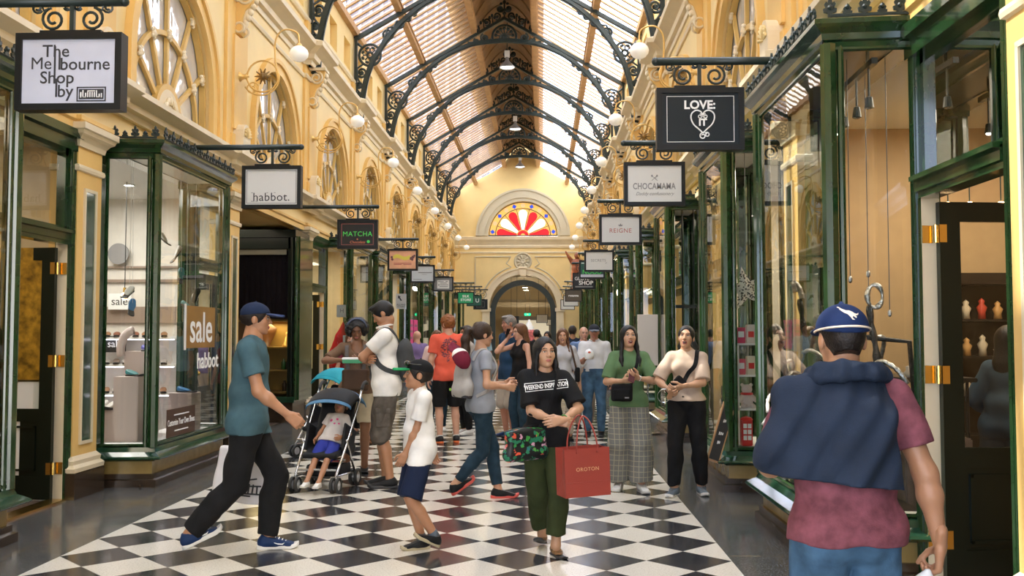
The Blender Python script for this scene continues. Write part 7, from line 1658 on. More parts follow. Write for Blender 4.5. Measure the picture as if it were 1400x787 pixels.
# white box with a green front in the hands of the woman in brown
inf = p_brown; hb = W(inf, (inf['HA'][0]+inf['HA'][1])/2); t = thing('gift_box', 'white and green flat box in the hands of the curly-haired woman', 'box', (hb.x, hb.y-0.10, hb.z+0.0), 0.1)
mb = MB(); mb.rbox((0,0,0), (0.22,0.12,0.045), 0.006); mb.build('base', mat('box_green', (0.02,0.28,0.10), 0.4), t); mb = MB(); mb.rbox((0,0,0.030), (0.226,0.126,0.022), 0.005); mb.build('lid', WHITE, t)
HB = mat('headband_blue', (0.05,0.07,0.13), 0.5, var=0.9, vscale=90); HMb = inf['HM']; mb = MB(); mb.tube([tuple(HMb[:3,:3] @ v3(0.112*cos(a), -0.045+0.02*sin(a), 0.03+0.118*sin(a)) + HMb[:3,3]) for a in np.linspace(0.15, pi-0.15, 20)], 0.011, 8, flat=((0,1,0), 1.0)); mb.build('headband', HB, inf['root'], smooth=True)
t = thing('shoulder_bag', 'brown flap bag hanging on the front of the curly-haired woman', 'bag', inf['root'].location, inf['root'].rotation_euler.z)
bc = inf['waist']+v3(0.0,-0.185,-0.06); F = Field(bc-0.24, bc+0.24, 0.009); F.box(bc, (0.15,0.04,0.12), 0.025); geo_field(F, 'body', cloth('leather_brown', (0.075,0.040,0.022), 0.5), t)
for sg in (-1, 1): o = wrap_strap(inf, 'strap', cloth('strap_grey', (0.12,0.11,0.11)), [inf['parts']['top']], [inf['shs'][0 if sg < 0 else 1]+v3(-sg*0.06,0.05,0.06), inf['chest']+v3(sg*0.11,-0.14,0.06), inf['chest']+v3(sg*0.11,-0.15,-0.08), inf['waist']+v3(sg*0.12,-0.17,0.02)], 0.045, 0.006); o.parent = t
# coral tee print, striped bag strap, helmet, phones, sunglasses
inf = p_ging; c = inf['chest']; rg = random.Random(4)
mb = MB()
for i in range(420):
    u, v = rg.uniform(-1, 1), rg.uniform(-1, 1)
    if not (0.30 < u*u+v*v < 1.0 and v > -0.6 or abs(u-0.25) < 0.16 and v < 0.4): continue
    x, z = 0.125*u, 0.17*v-0.02; w1, w2 = rg.uniform(0.006,0.016), rg.uniform(0.004,0.010); a = rg.uniform(0, pi)
    mb.add([tuple(c+v3(x+w1*cos(a+k*pi/2)*1.0, 0.35, 0.0+z+w2*sin(a+k*pi/2))) for k in range(4)], [(0,1,2,3)])
o = mb.build('tmp', INK, recalc=False); me = o.data.copy(); bpy.data.objects.remove(o); onto(inf, 'top', me, (0,-1,0), mat('print_dark_red', (0.12,0.03,0.05), 0.6), 'back_print', 0.004, 1)
inf = p_wcap; hp = W(inf, inf['HA'][0]+v3(0.05,-0.07,0.045)); t = thing('toy_helmet', 'white rounded helmet with a red mark held by the man in the white shirt', 'helmet', hp, 0)
F = Field((-0.12,-0.12,-0.12), (0.12,0.12,0.14), 0.009); F.ell((0,0,0), (0.075,0.085,0.095), k=0.0); F.plane((0,0,-0.06), (0,0,-1)); geo_field(F, 'shell', WHITE, t); mb = MB(); mb.sphere((0.0,-0.078,0.045), (0.022,0.012,0.016), 10, 6); mb.build('red_mark', mat('mark_red', (0.6,0.08,0.02), 0.4), t)
inf = p_phone; hp = W(inf, inf['HA'][0]+v3(0.035,-0.02,0.075)); t = thing('phone', 'phone held to the ear of the woman in the black top', 'phone', hp, 0); t.rotation_euler = (R(20), 0, R(40)); mb = MB(); mb.rbox((0,0,0), (0.07,0.009,0.14), 0.006); mb.build('case', BLACK, t)
inf = p_purp; hp = W(inf, (inf['HA'][0]+inf['HA'][1])/2+v3(0,-0.09,0.08)); t = thing('phone', 'dark phone held up by the bald man in purple', 'phone', hp, R(-150)); mb = MB(); mb.rbox((0,0,0), (0.08,0.009,0.15), 0.006); mb.build('case', BLACK, t)
inf = p_stripe; c = inf['chest']; t = thing('shoulder_bag', 'dark bag with a brown strap on the woman in the striped blouse', 'bag', inf['root'].location, inf['root'].rotation_euler.z)
F = Field(c+v3(0.05,-0.2,-0.45), c+v3(0.36,0.2,-0.05), 0.012); F.box(c+v3(0.215,0.0,-0.26), (0.035,0.11,0.11), 0.025); geo_field(F, 'body', BLACKC, t); o = wrap_strap(inf, 'strap', cloth('leather_brown', (0.075,0.040,0.022), 0.5), [inf['parts']['top']], [inf['shs'][1]+v3(-0.03,0.06,0.05), inf['shs'][1]+v3(-0.03,-0.05,0.03), c+v3(0.17,-0.06,-0.06), c+v3(0.20,-0.02,-0.16)], 0.028, 0.008); o.parent = t
inf = p_sung; HMs = inf['HM']; mb = MB()
for sx in (-1, 1): mb.sphere(HMs[:3,:3] @ v3(sx*0.034,-0.088,0.085) + HMs[:3,3], (0.026,0.012,0.02), 10, 6)
t = mb.build('sunglasses', BLACK, None, smooth=True); t.location = inf['root'].location; t.rotation_euler = inf['root'].rotation_euler; tag(t, 'dark sunglasses pushed up on the head of the long-haired brunette', 'sunglasses')
inf = p_boy; HMs = inf['HM']; mb = MB()
for sx in (-1, 1): mb.sphere(HMs[:3,:3] @ v3(sx*0.036,-0.093,0.082) + HMs[:3,3], (0.030,0.022,0.020), 12, 8)
mb.tube([tuple(HMs[:3,:3] @ v3(0.096*sin(a), 0.0-0.112*cos(a), 0.080) + HMs[:3,3]) for a in np.linspace(-1.7, 1.7, 16)], 0.005, 6)
t = mb.build('sunglasses', mat('sunglass_olive', (0.02,0.02,0.01), 0.1), None, smooth=True); t.location = inf['root'].location; t.rotation_euler = inf['root'].rotation_euler; tag(t, "dark wraparound sunglasses on top of the boy's green and black cap", 'sunglasses')
inf = p_vest
# ---------------------------------------------------------------- strollers and the child
TYRE = mat('tyre_black', (0.02,0.02,0.02), 0.6); HUB = mat('hub_grey', (0.45,0.46,0.48), 0.35); CANV = cloth('stroller_black', (0.018,0.019,0.022), 0.6); CANB = cloth('stroller_blue', (0.09,0.22,0.38), 0.6); TURQ = cloth('stroller_turquoise', (0.02,0.30,0.38), 0.6)
def stroller(label, loc, rz, can, trim, zc=0.68):
    t = thing('stroller', label, 'stroller', loc, R(rz))
    def wheel(x, y, r):
        for dx in (-0.028, 0.028):
            M = Matrix.Translation((x+dx, y, r)) @ Matrix.Rotation(pi/2, 4, 'Y'); mb = MB()
            mb.lathe([(r*0.62,-0.012),(r*0.9,-0.016),(r,-0.010),(r,0.010),(r*0.9,0.016),(r*0.62,0.012),(r*0.62,-0.012)], (x+dx,y,r), 22, Matrix.Rotation(pi/2, 3, 'Y')); w = mb.build('wheel', TYRE, t, smooth=True)
            mb = MB(); mb.lathe([(0.0,0.010),(r*0.18,0.013),(r*0.22,0.006),(r*0.64,0.006),(r*0.64,-0.006),(r*0.22,-0.006),(r*0.18,-0.013),(0.0,-0.010)], (x+dx,y,r), 18, Matrix.Rotation(pi/2, 3, 'Y')); mb.build('hub', HUB, w)
    for x in (-0.21, 0.21): wheel(x, -0.25, 0.078); wheel(x, 0.30, 0.088)
    for s in (-1, 1):
        mb = MB(); mb.tube([(s*0.21,-0.25,0.16),(s*0.225,-0.02,0.42),(s*0.235,0.30,0.80),(s*0.235,0.42,0.98)], 0.013, 8); mb.build('side_tube', CHROME, t, smooth=True)
        mb = MB(); mb.tube([(s*0.21,0.30,0.13),(s*0.225,0.10,0.36),(s*0.235,-0.02,0.50)], 0.012, 8); mb.build('rear_leg', CHROME, t, smooth=True)
        mb = MB(); mb.tube(catmull([(s*0.235,0.42,0.98),(s*0.235,0.47,1.03),(s*0.235,0.54,1.05),(s*0.23,0.60,1.03)], 4), 0.018, 8); mb.build('handle', TYRE, t, smooth=True)
        mb = MB(); mb.tube([(s*0.21,-0.25,0.16),(s*0.21,0.30,0.14)], 0.010, 6); mb.build('lower_rail', CHROME, t)
    mb = MB(); mb.tube([(-0.22,-0.02,0.30),(0.22,-0.02,0.30)], 0.010, 6); mb.tube([(-0.21,0.28,0.16),(0.21,0.28,0.16)], 0.010, 6); mb.tube([(-0.2,-0.22,0.22),(0.2,-0.22,0.22)], 0.012, 6); mb.build('cross_bar', CHROME, t)
    F = Field((-0.30,-0.30,0.05), (0.30,0.55,1.1), 0.012)
    F.box((0,0.02,0.37), (0.185,0.19,0.030), 0.025, rotm('X', 8)); F.box((0,0.27,0.62), (0.185,0.030,0.30), 0.025, rotm('X', -28), k=0.02)
    for s in (-1, 1): F.box((s*0.195,0.14,0.48), (0.014,0.16,0.14), 0.012, rotm('X', -20), k=0.02)
    geo_field(F, 'seat', CANV, t)
    F = Field((-0.30,-0.30,0.05), (0.30,0.55,0.3), 0.012); F.box((0,0.10,0.19), (0.18,0.18,0.06), 0.03); F.box((0,0.10,0.23), (0.165,0.165,0.06), 0.02, op='s'); geo_field(F, 'basket', CANV, t)
    def shell(a0, a1, name, m, r=0.30, pr=None):
        mb = MB(); rows = []
        for a in np.linspace(R(a0), R(a1), 12):
            rows.append([( -0.245*cos(b)*1.0, 0.30-r*1.15*cos(a)*(0.80+0.20*sin(b)), zc+0.30*sin(a)*(0.55+0.45*sin(b))+0.02) for b in np.linspace(0, pi, 14)])
        mb.grid(rows); o = mb.build(name, m, pr or t, smooth=True, recalc=False); md = o.modifiers.new('solid', 'SOLIDIFY'); md.thickness = 0.008; return o
    c = shell(40, 100, 'canopy', can); shell(100, 150, 'canopy_back', trim, pr=c); shell(34, 41, 'canopy_edge', trim, 0.303, pr=c)
    mb = MB(); mb.rbox((0,-0.24,0.15), (0.30,0.06,0.015), 0.006); mb.build('footrest', TYRE, t)
    return t
stroller('black stroller with a blue-edged canopy and a child reclining in it', (-2.19,9.75,0), -9, CANV, CANB)
stroller('stroller with a turquoise canopy behind the black stroller', (-2.84,12.4,0), -30, TURQ, TURQ, 0.80)
KTEE = cloth('kid_tee_grey', (0.55,0.52,0.50)); KSH = cloth('kid_shorts_blue', (0.035,0.05,0.32))
p_kid = person('child reclining in the black stroller in a pale t-shirt and blue shorts', (-2.17,9.78,0), -10, 1.02, 'c', 'tan', h=0.008, pelvis=(0.02,0.02,-0.09), lean=(0.10,0.62), ank=((-0.075,-0.36,0.055),(0.055,-0.37,0.055)), knee=((-0.2,-1,0.6),(0.2,-1,0.6)), hands=((-0.12,-0.02,0.50),(0.15,-0.02,0.52)), head=(8,30,8), headscale=1.12, hairstyle='short', haircol='dark',
    top=dict(m=KTEE, sleeve=0.6, hem=-0.04, e=0.012), bottom=dict(m=KSH, t=0.85, e=0.014, ek=0.02), shoes=dict(style='sneaker', m=SHWHT, sole=SOLEW), seat=1)
me = text_mesh('*  *', 0.06, 0.0); 
def kid_print():
    c = p_kid['chest']; sf = p_kid['sfw']; mb = MB()
    for dx, dz, r in ((-0.03,0.0,0.016),(0.03,0.02,0.013),(0.01,-0.04,0.012),(0.05,-0.03,0.010)):
        q = c+sf*0.3+v3(dx,0,dz); mb.add([tuple(q+p_kid['rt']*r*cos(a)+p_kid['up']*r*sin(a)) for a in np.linspace(0, 2*pi, 7)[:-1]], [list(range(6))])
    o = mb.build('tmp', INK, recalc=False); m2 = o.data.copy(); bpy.data.objects.remove(o); onto(p_kid, 'top', m2, -sf, mat('print_pink', (0.6,0.05,0.20), 0.6), 'printed_spots', 0.003, 1)
kid_print()
# ---------------------------------------------------------------- left shop with the shoe display
PINKW = mat('plinth_pinkish', (0.72,0.60,0.58), 0.5); SHELFW = mat('shelf_white', (0.75,0.72,0.68), 0.45); LED = mat('led_strip', (1,1,1), 0.4, emit=(0.9,0.85,1.0), estr=5)
def plinth_block(x, y, w, d, z1, label, arch=False):
    t = thing('display_plinth', label, 'plinth', (x, y, 0.405), 0, 'pink display plinths in the shoe window'); F = None; mb = MB()
    mb.rbox((0,0,(z1-0.405)/2), (w,d,z1-0.405), 0.008); mb.build('block', PINKW, t)
    if arch: mb = MB(); mb.tube([(0.16*cos(a)-0.02, -d/2-0.02, z1-0.405+0.02+0.22*sin(a)) for a in np.linspace(R(95), R(200), 12)], [0.05]*12, 8, flat=((0,1,0), 0.8)); mb.build('curved_stand', PINKW, t, smooth=True)
    return t
plinth_block(-4.47, 10.42, 0.27, 0.30, 1.10, 'pink plinth with a teal shoe on it, just inside the shoe shop window'); plinth_block(-4.72, 10.45, 0.24, 0.30, 0.74, 'lowest pink plinth, with white shoes, near the corner of the shoe window')
plinth_block(-4.62, 11.05, 0.30, 0.30, 1.36, 'tall pink plinth with a curved stand behind the window corner post', True); plinth_block(-4.30, 11.55, 0.28, 0.32, 0.86, 'pink plinth with a blue shoe behind the sale notice')
HEELC = {}
def heel_shoe(loc, rz, m, label, group, tilt=(0,0), kind='loafer', k=1.0):
    sg = shoe_geo(kind, 0.009); t = thing('display_shoe', label, 'shoe', loc, rz, group); t.rotation_euler = (tilt[0], tilt[1], rz); t.scale = (k,)*3
    for nm, mm in (('upper', m), ('sole', SOLED)):
        key = (kind, nm, mm.name)
        if key not in HEELC:
            g = Geo(); V, Q = sg[nm]; g.add(V, Q); o = g.build(nm, mm, t); HEELC[key] = o.data
        else: link(nm, HEELC[key], t)
    return t
SC_ = [mat('shoe_'+n, c, 0.4) for n, c in (('tan',(0.32,0.16,0.08)),('rust',(0.25,0.09,0.05)),('stone',(0.35,0.31,0.27)),('taupe',(0.18,0.13,0.10)),('cream',(0.65,0.58,0.5)),('teal',(0.02,0.25,0.28)),('skyblue',(0.05,0.22,0.5)),('white',(0.75,0.74,0.72)))]
heel_shoe((-4.47,10.42,1.10), R(60), SC_[5], 'teal shoe on top of the pink plinth inside the shoe window', None)
heel_shoe((-4.77,10.42,0.74), R(10), SC_[7], 'left one of the two white shoes on the lowest pink plinth', 'white shoes on the lowest plinth', kind='sneaker'); heel_shoe((-4.65,10.42,0.74), R(-10), SC_[7], 'right one of the two white shoes on the lowest pink plinth', 'white shoes on the lowest plinth', kind='sneaker')
heel_shoe((-4.30,11.50,0.86), R(75), SC_[6], 'blue shoe on the pink plinth behind the sale notice', None); heel_shoe((-4.55,11.0,1.36), R(50), mat('shoe_violet', (0.08,0.08,0.42), 0.4), 'violet-blue shoe on the tall pink plinth', None)
for i, (z, mm, nm) in enumerate(((1.52,(0,1),'top'),(1.14,(2,3),'middle'),(0.74,(0,2),'lowest'))):
    t = thing('wall_shelf', 'white lit shoe shelf on the end wall of the shoe shop, %s one' % nm, 'shelf', (-5.85,13.48,z), 0, 'shoe shelves'); mb = MB(); mb.box((-0.75,-0.16,-0.03), (0.75,0.14,0)); mb.build('board', SHELFW, t); mb = MB(); mb.box((-0.72,-0.15,-0.042), (0.72,-0.13,-0.031)); mb.build('led_strip', LED, t)
    for j in range(9): heel_shoe((-6.40+0.135*j, 13.46, z), R(20), SC_[mm[j % 2]], '%s shoe on the %s lit shelf of the shoe shop' % (('tan','rust') if i == 0 else ('stone','taupe') if i == 1 else ('tan','stone'))[j % 2:j % 2+1][0] if False else 'flat shoe in the row on the %s lit shelf of the shoe shop' % nm, 'shoes on the %s lit shelf' % nm)
mb = MB(); mb.box((-7.6,13.58,1.72), (-4.66,13.62,1.95)); mb.box((-7.6,13.58,2.30), (-4.66,13.62,2.34)); mb.box((-7.6,13.58,2.50), (-4.66,13.62,2.53)); o = mb.build('trim_20', mat('wall_band_taupe', (0.30,0.22,0.17), 0.6)); o['kind'] = 'structure'
t = thing('wall_sign', 'white board reading sale above the top shoe shelf', 'sign', (-5.98,13.50,2.02)); mb = MB(); mb.rbox((0,0,0), (0.33,0.02,0.23), 0.004); mb.build('board', WHITE, t); lettering('sale', 0.16, INK, (0,-0.012,0.0), t, depth=0.001)
t = thing('wall_sign', 'black board reading sale on the middle shoe shelf', 'sign', (-6.0,13.42,1.42)); mb = MB(); mb.rbox((0,0,0), (0.31,0.02,0.23), 0.004); mb.build('board', BLACK, t); lettering('sale', 0.14, INKW, (0,-0.012,0.0), t, depth=0.001)
t = thing('round_sign', 'grey round disc high on the end wall of the shoe shop', 'sign', (-6.02,13.52,2.70)); mb = MB(); mb.cyl((0,0.01,0), (0,-0.015,0), 0.15, 28); mb.build('disc', mat('disc_grey', (0.25,0.24,0.24), 0.5), t); mb = MB(); mb.cyl((0,0.06,0), (0,0.01,0), 0.03, 8); mb.build('mount', IRON, t)
t = thing('pendant_bulb', 'bare warm light bulb hanging in the shoe shop', 'lamp', (-5.30,12.1,2.05)); mb = MB(); mb.cyl((0,0,0.06), (0,0,1.45), 0.006, 6); mb.build('cord', BLACK, t); mb = MB(); mb.cyl((0,0,0.03), (0,0,0.10), 0.02, 10); mb.build('holder', BRASS, t); mb = MB(); mb.sphere((0,0,-0.01), (0.04,0.04,0.05), 12, 8); mb.build('bulb', mat('bulb_warm', (1,0.8,0.5), 0.3, emit=(1,0.62,0.28), estr=18), t, smooth=True)
for i, (x, y, z, c, rz, ti) in enumerate(((-4.30,10.75,2.63,7,70,0.6),(-4.20,11.05,2.50,7,-60,1.0),(-4.16,10.95,2.24,5,40,0.9),(-4.13,11.35,1.98,7,20,-0.8),(-4.22,11.3,1.88,5,100,0.4),(-4.46,10.30,2.00,7,0,0.5),(-4.45,10.32,1.86,6,40,0.9))):
    t = heel_shoe((x, y, z), R(rz), SC_[c], ('white','teal','blue')[{7:0,5:1,6:2}[c]]+' shoe hung on a thread, %s one from the top of the shoe window' % _NUM[i], 'shoes hung on threads in the shoe window', (ti, 0.3), k=0.85); mb = MB(); Mi = t.rotation_euler.to_matrix().inverted()
    mb.cyl((0,0,0.05), tuple(Mi @ Vector((0,0,(3.45-z)/0.85))), 0.0022, 5); mb.build('thread', mat('thread_white', (0.7,0.7,0.7), 0.5), t)
GOLDS = mat('notice_gold', (0.30,0.155,0.035), 0.35, var=0.15, vscale=3)
t = thing('window_notice', 'gold-brown notice reading sale stuck on the shoe shop window', 'sign', (-3.990,11.20,1.64), 0); mb = MB(); mb.box((-0.003,-0.47,-0.24), (0.002,0.47,0.24)); mb.build('panel', GOLDS, t); lettering('sale', 0.50, INKW, (0.004,0,-0.02), t, right=(0,1,0), up=(0,0,1), depth=0.001, bold=0.006)
mb = MB(); mb.box((-0.003,-0.53,-0.26), (0.003,-0.48,0.26)); mb.build('edge_strip', WHITE, t)
t = lettering('habbot', 0.26, INKW, (-3.992,11.45,1.24), None, right=(0,1,0), up=(0,0,1), depth=0.001, bold=0.003, name='window_lettering'); tag(t, 'white lowercase lettering on the shoe shop window below the sale notice', 'lettering')
t = thing('window_notice', 'dark brown notice Customise Your Own Shoes at the bottom of the shoe window', 'sign', (-3.990,10.62,0.60), 0); mb = MB(); mb.box((-0.003,-0.42,-0.15), (0.002,0.42,0.15)); mb.build('panel', mat('notice_brown', (0.07,0.035,0.02), 0.4), t); lettering('Customise Your Own Shoes', 0.095, INKW, (0.004,0,0.0), t, right=(0,1,0), depth=0.001, xs=0.72, bold=0.001); bars_ = MB(); bars_.box((0.003,-0.22,0.075), (0.005,0.22,0.088)); bars_.box((0.003,-0.2,-0.095), (0.005,0.2,-0.082)); bars_.build('small_print', INKW, t)
# gold poster on the wall of the first shop on the left
t = thing('gold_poster', 'mottled gold panel seen through the open door on the far left', 'poster', (-5.05,8.95,1.75), 0); mb = MB(); mb.box((-0.45,-0.02,-0.62), (0.45,0.02,0.62)); mb.build('panel', mat('gold_mottle', (0.36,0.20,0.02), 0.3, metal=0.2, var=0.6, vscale=14), t); mb = MB(); mb.box((-0.4,0.0,-1.75), (0.4,0.06,-0.64)); mb.build('stand', WHITE, t)
# ---------------------------------------------------------------- dark display window in the recess on the left
root = struct_root('window_%d' % WINN); WINN += 1
mb = MB()
for x in (-5.55, -4.44): mb.box((x-0.07,17.0,0.40), (x+0.07,17.12,3.30)); mb.cyl((x,16.99,0.4), (x,16.99,3.3), 0.03, 8)
mb.box((-5.6,17.0,3.08), (-4.37,17.12,3.30)); mb.box((-5.6,16.96,3.28), (-4.37,17.98,3.42)); mb.build('frame', BLACKG, root); mb = MB(); mb.box((-4.42,17.02,0.4), (-4.30,17.96,3.3)); mb.cyl((-4.36,17.0,0.4), (-4.36,17.0,3.3), 0.035, 8); mb.build('corner_post', GREEN, root)
mb = MB(); mb.box((-5.6,16.92,0.36), (-4.36,17.98,0.46)); mb.build('sill', GREENL, root); mb = MB(); mb.box((-5.6,16.98,0.0), (-4.40,17.98,0.38)); mb.build('base', PLINTH, root)
mb = MB(); mb.add([(-5.5,17.03,0.46),(-4.5,17.03,0.46),(-4.5,17.03,3.1),(-5.5,17.03,3.1)], [(0,1,2,3)]); mb.build('pane', GLASS, root, recalc=False)
mb = MB(); mb.box((-5.40,17.05,2.98), (-4.56,17.07,3.07)); mb.build('blind_cassette', mat('cassette_cream', (0.5,0.45,0.35), 0.5), root)
t = thing('curtain', 'black pleated curtain in the recessed window on the left', 'curtain', (-4.98,17.14,1.85)); mb = MB(); rows = [[(-0.5+0.02*i, 0.018*sin(i*1.3), z) for i in range(51)] for z in (0, 1.2)]; mb.grid(rows); o = mb.build('fabric', cloth('curtain_black', (0.010,0.009,0.016)), t, smooth=True, recalc=False); mb = MB(); mb.cyl((-0.52,0,1.2), (0.52,0,1.2), 0.012, 8); mb.build('rod', IRON, t)
t = thing('display_case', 'yellow-lit shelf unit below the black curtain', 'shelf', (-4.98,17.55,0.46)); mb = MB(); WY = mat('case_ochre', (0.36,0.22,0.05), 0.5)
mb.box((-0.5,0.30,0), (0.5,0.34,1.38)); mb.build('back', WY, t)
for z in (0.06, 0.45, 0.86, 1.34): mb = MB(); mb.box((-0.5,-0.30,z-0.015), (0.5,0.30,z+0.015)); mb.build('shelf_board', WY, t)
ld = bpy.data.lights.new('case_light', 'AREA'); ld.size = 0.6; ld.energy = 7*LAMP_K; ld.color = (1,0.75,0.35); lo = bpy.data.objects.new('case_light', ld); COL.objects.link(lo); lo.location = (-4.98,17.45,1.76)
def lathe_thing(name, label, cat, loc, prof, m, group=None, n=14, pn='body'):
    t = thing(name, label, cat, loc, 0, group); mb = MB(); mb.lathe(prof, n=n); mb.build(pn, m, t, smooth=True); return t
lathe_thing('gold_bell', 'gold bell-shaped ornament in the yellow-lit shelf unit', 'ornament', (-4.62,17.40,1.335), [(0,0),(0.09,0.0),(0.085,0.03),(0.05,0.10),(0.035,0.17),(0.02,0.20),(0.03,0.23),(0.012,0.26),(0,0.27)], GILT)
lathe_thing('wooden_plate', 'round brown wooden plate in the yellow-lit shelf unit', 'plate', (-5.05,17.62,1.335), [(0,0.0),(0.14,0.0),(0.05,0.02),(0.16,0.24),(0.18,0.34),(0.05,0.42),(0,0.43)], mat('wood_dark', (0.12,0.05,0.02), 0.4))
for i, (x, z, c, nm) in enumerate(((-4.68,0.925,(0.03,0.12,0.03),'green'),(-4.60,0.925,(0.05,0.04,0.03),'dark'),(-4.66,0.535,(0.05,0.03,0.02),'brown'),(-4.57,0.535,(0.20,0.10,0.02),'amber'))): lathe_thing('jar', nm+' jar on the shelves below the black curtain', 'jar', (x,17.40,z), [(0,0),(0.04,0),(0.042,0.13),(0.02,0.16),(0.025,0.19),(0,0.19)], mat('jar_%d' % i, c, 0.2))
# ---------------------------------------------------------------- other displays along the left side
RW = cloth('red_wool', (0.40,0.012,0.015)); t = thing('red_coat', 'bright red hooded coat on a stand in the window beyond the dark entrance', 'coat', (-4.28,20.55,0.405)); F = Field((-0.4,-0.3,0.1), (0.4,0.3,1.7), 0.016); F.cone((0,0,0.5), (0,0,1.05), 0.26, 0.14, 0); F.cone((0,0,1.05), (0.03,0,1.42), 0.13, 0.02, 0.05); F.cone((-0.05,0,1.05), (-0.25,-0.02,0.72), 0.07, 0.07, 0.04); F.cone((0.05,0,1.05), (0.25,-0.02,0.72), 0.07, 0.07, 0.04); F.folds(0.014, 3, 30); geo_field(F, 'cloth', RW, t); mb = MB(); mb.cyl((0,0,0), (0,0,0.6), 0.02, 8); mb.cyl((0,0,0), (0,0,0.02), 0.14, 16); mb.build('stand', IRON, t)
for (x, y, z, w, h, txt, lab) in ((-4.20,20.16,2.05,0.22,0.26,'H','small white card lettered H in the window with the red coat'),(-4.10,20.20,1.45,0.16,0.18,'b','small white tag in the lower part of the red coat window')):
    t = thing('window_card', lab, 'sign', (x,y,z)); mb = MB(); mb.rbox((0,0,0), (w,0.01,h), 0.002); mb.build('card', SW, t); mb = MB(); mb.cyl((0,0,h/2), (0,0,3.46-z), 0.003, 5); mb.build('cord', IRON, t); lettering(txt, h*0.5, INKG, (0,-0.007,0), t, depth=0.001)
t = thing('arrow_sign', 'white notice with a black arrow on the window beyond the orange sign', 'sign', (-4.22,28.80,2.55)); mb = MB(); mb.rbox((0,0,0), (0.32,0.02,0.46), 0.003); mb.build('board', SW, t); mb = MB(); mb.prism([(-0.09,0.18),(-0.01,0.15),(-0.035,0.125),(0.03,0.03),(-0.005,0.01),(-0.065,0.10),(-0.09,0.075)], lambda a, b, tt: (a, tt, b), -0.014, -0.009); mb.build('arrow', INK, t); lettering('ALLANS\nSTAIRS', 0.075, INK, (0,-0.011,-0.13), t, depth=0.001, line=0.8); mb = MB(); mb.cyl((0,0,0.23), (0,0,0.93), 0.003, 5); mb.build('cord', IRON, t)
PINKP = mat('poster_pink', (0.72,0.02,0.25), 0.4, var=0.2, vscale=8)
for i, (y0, y1) in enumerate(((29.02,29.75),(29.98,30.85))):
    t = thing('poster', ('nearer','farther')[i]+' of two hot pink posters in a window on the left', 'poster', (-3.985,(y0+y1)/2,1.52), 0, 'pink posters'); mb = MB(); mb.box((-0.004,-(y1-y0)/2,-0.40), (0.004,(y1-y0)/2,0.50)); mb.build('sheet', PINKP, t); mb = MB()
    for z in (0.28,0.1,-0.1): mb.box((0.004,-(y1-y0)*0.35,z), (0.006,(y1-y0)*0.35,z+0.07))
    mb.build('faded_print', mat('poster_grey', (0.30,0.12,0.18), 0.5), t)
# ---------------------------------------------------------------- right shop with the silver sculptures
SILV = mat('beaten_silver', (0.55,0.54,0.52), 0.3, metal=0.9, var=0.5, vscale=25, bump=0.6, bscale=45); DARKB = mat('bark_black', (0.02,0.018,0.016), 0.45, bump=0.6, bscale=60)
def sculpt(loc, h, kind, label, rz=0):
    t = thing('twisted_sculpture', label, 'sculpture', loc, rz, 'twisted metal sculptures in the right-hand window'); rg = random.Random(int(h*100)); mb = MB()
    pts = [(0.02*sin(i*1.3), 0.02*cos(i*1.7), h*i/8) for i in range(9)]; mb.tube(catmull(pts, 4), [0.030-0.0003*i+0.006*sin(i*1.9) for i in range(33)], 8); mb.lathe([(0,0),(0.10,0),(0.09,0.02),(0.03,0.05),(0.025,0.06)], n=14); mb.build('trunk', DARKB, t, smooth=True)
    for i in range(5):
        mb = MB(); z0 = h*(0.35+0.12*i); a = 1.7*i; p = [(0,0,z0),(0.09*cos(a),0.09*sin(a),z0+0.02),(0.17*cos(a+0.3),0.17*sin(a+0.3),z0-0.03),(0.22*cos(a+0.5),0.22*sin(a+0.5),z0-0.12)]; mb.tube(catmull(p, 5), [0.012+0.006*abs(sin(j*1.4)) for j in range(16)], 6); mb.build('branch', SILV, t, smooth=True)
    if kind == 'loop': mb = MB(); mb.tube([(0.05*sin(a)+0.02, 0, h+0.06-0.075*cos(a)) for a in np.linspace(0, 2*pi, 20, endpoint=False)], [0.015+0.005*sin(3*a) for a in np.linspace(0, 2*pi, 20, endpoint=False)], 8, closed=True); mb.build('loop', SILV, t, smooth=True)
    else: mb = MB(); mb.tube(catmull([(0,0,h),(-0.02,0,h+0.08),(-0.06,0,h+0.12),(-0.05,0,h+0.05)], 5), 0.022, 8); mb.build('crook', SILV, t, smooth=True)
    if kind == 'loop': mb = MB(); mb.tube([(-0.32,0,h*0.86),(0,0.01,h*0.84),(0.24,0.0,h*0.82),(0.27,0,h*0.5),(0.28,0,h*0.25)], 0.018, 6); mb.build('cross_branch', DARKB, t)
sculpt((2.18,6.45,0.405), 1.34, 'loop', 'black and silver twisted sculpture ending in a loop, beside the blue cap'); sculpt((1.99,7.45,0.405), 1.42, 'crook', 'slim dark twisted sculpture with a crook at the top, behind the front pane'); sculpt((1.96,7.95,0.405), 1.10, 'crook', 'shorter twisted sculpture nearest the far post of the right-hand window')
for i, (x, y, z) in enumerate(((2.12,6.7,1.95),(2.26,6.75,1.88),(2.31,6.9,2.0),(2.42,6.8,1.72))):
    t = thing('bead_pendant', 'small bead on a thin dark cord, %s from the left in the tan window' % _NUM[i], 'pendant', (x,y,z), 0, 'beads hanging in the right-hand window'); mb = MB(); mb.cyl((0,0,0), (0,0,3.46-z), 0.003, 5); mb.build('line', IRON, t); mb = MB(); mb.sphere((0,0,-0.02), (0.016,0.016,0.026), 8, 6); mb.build('bead', SILV, t)
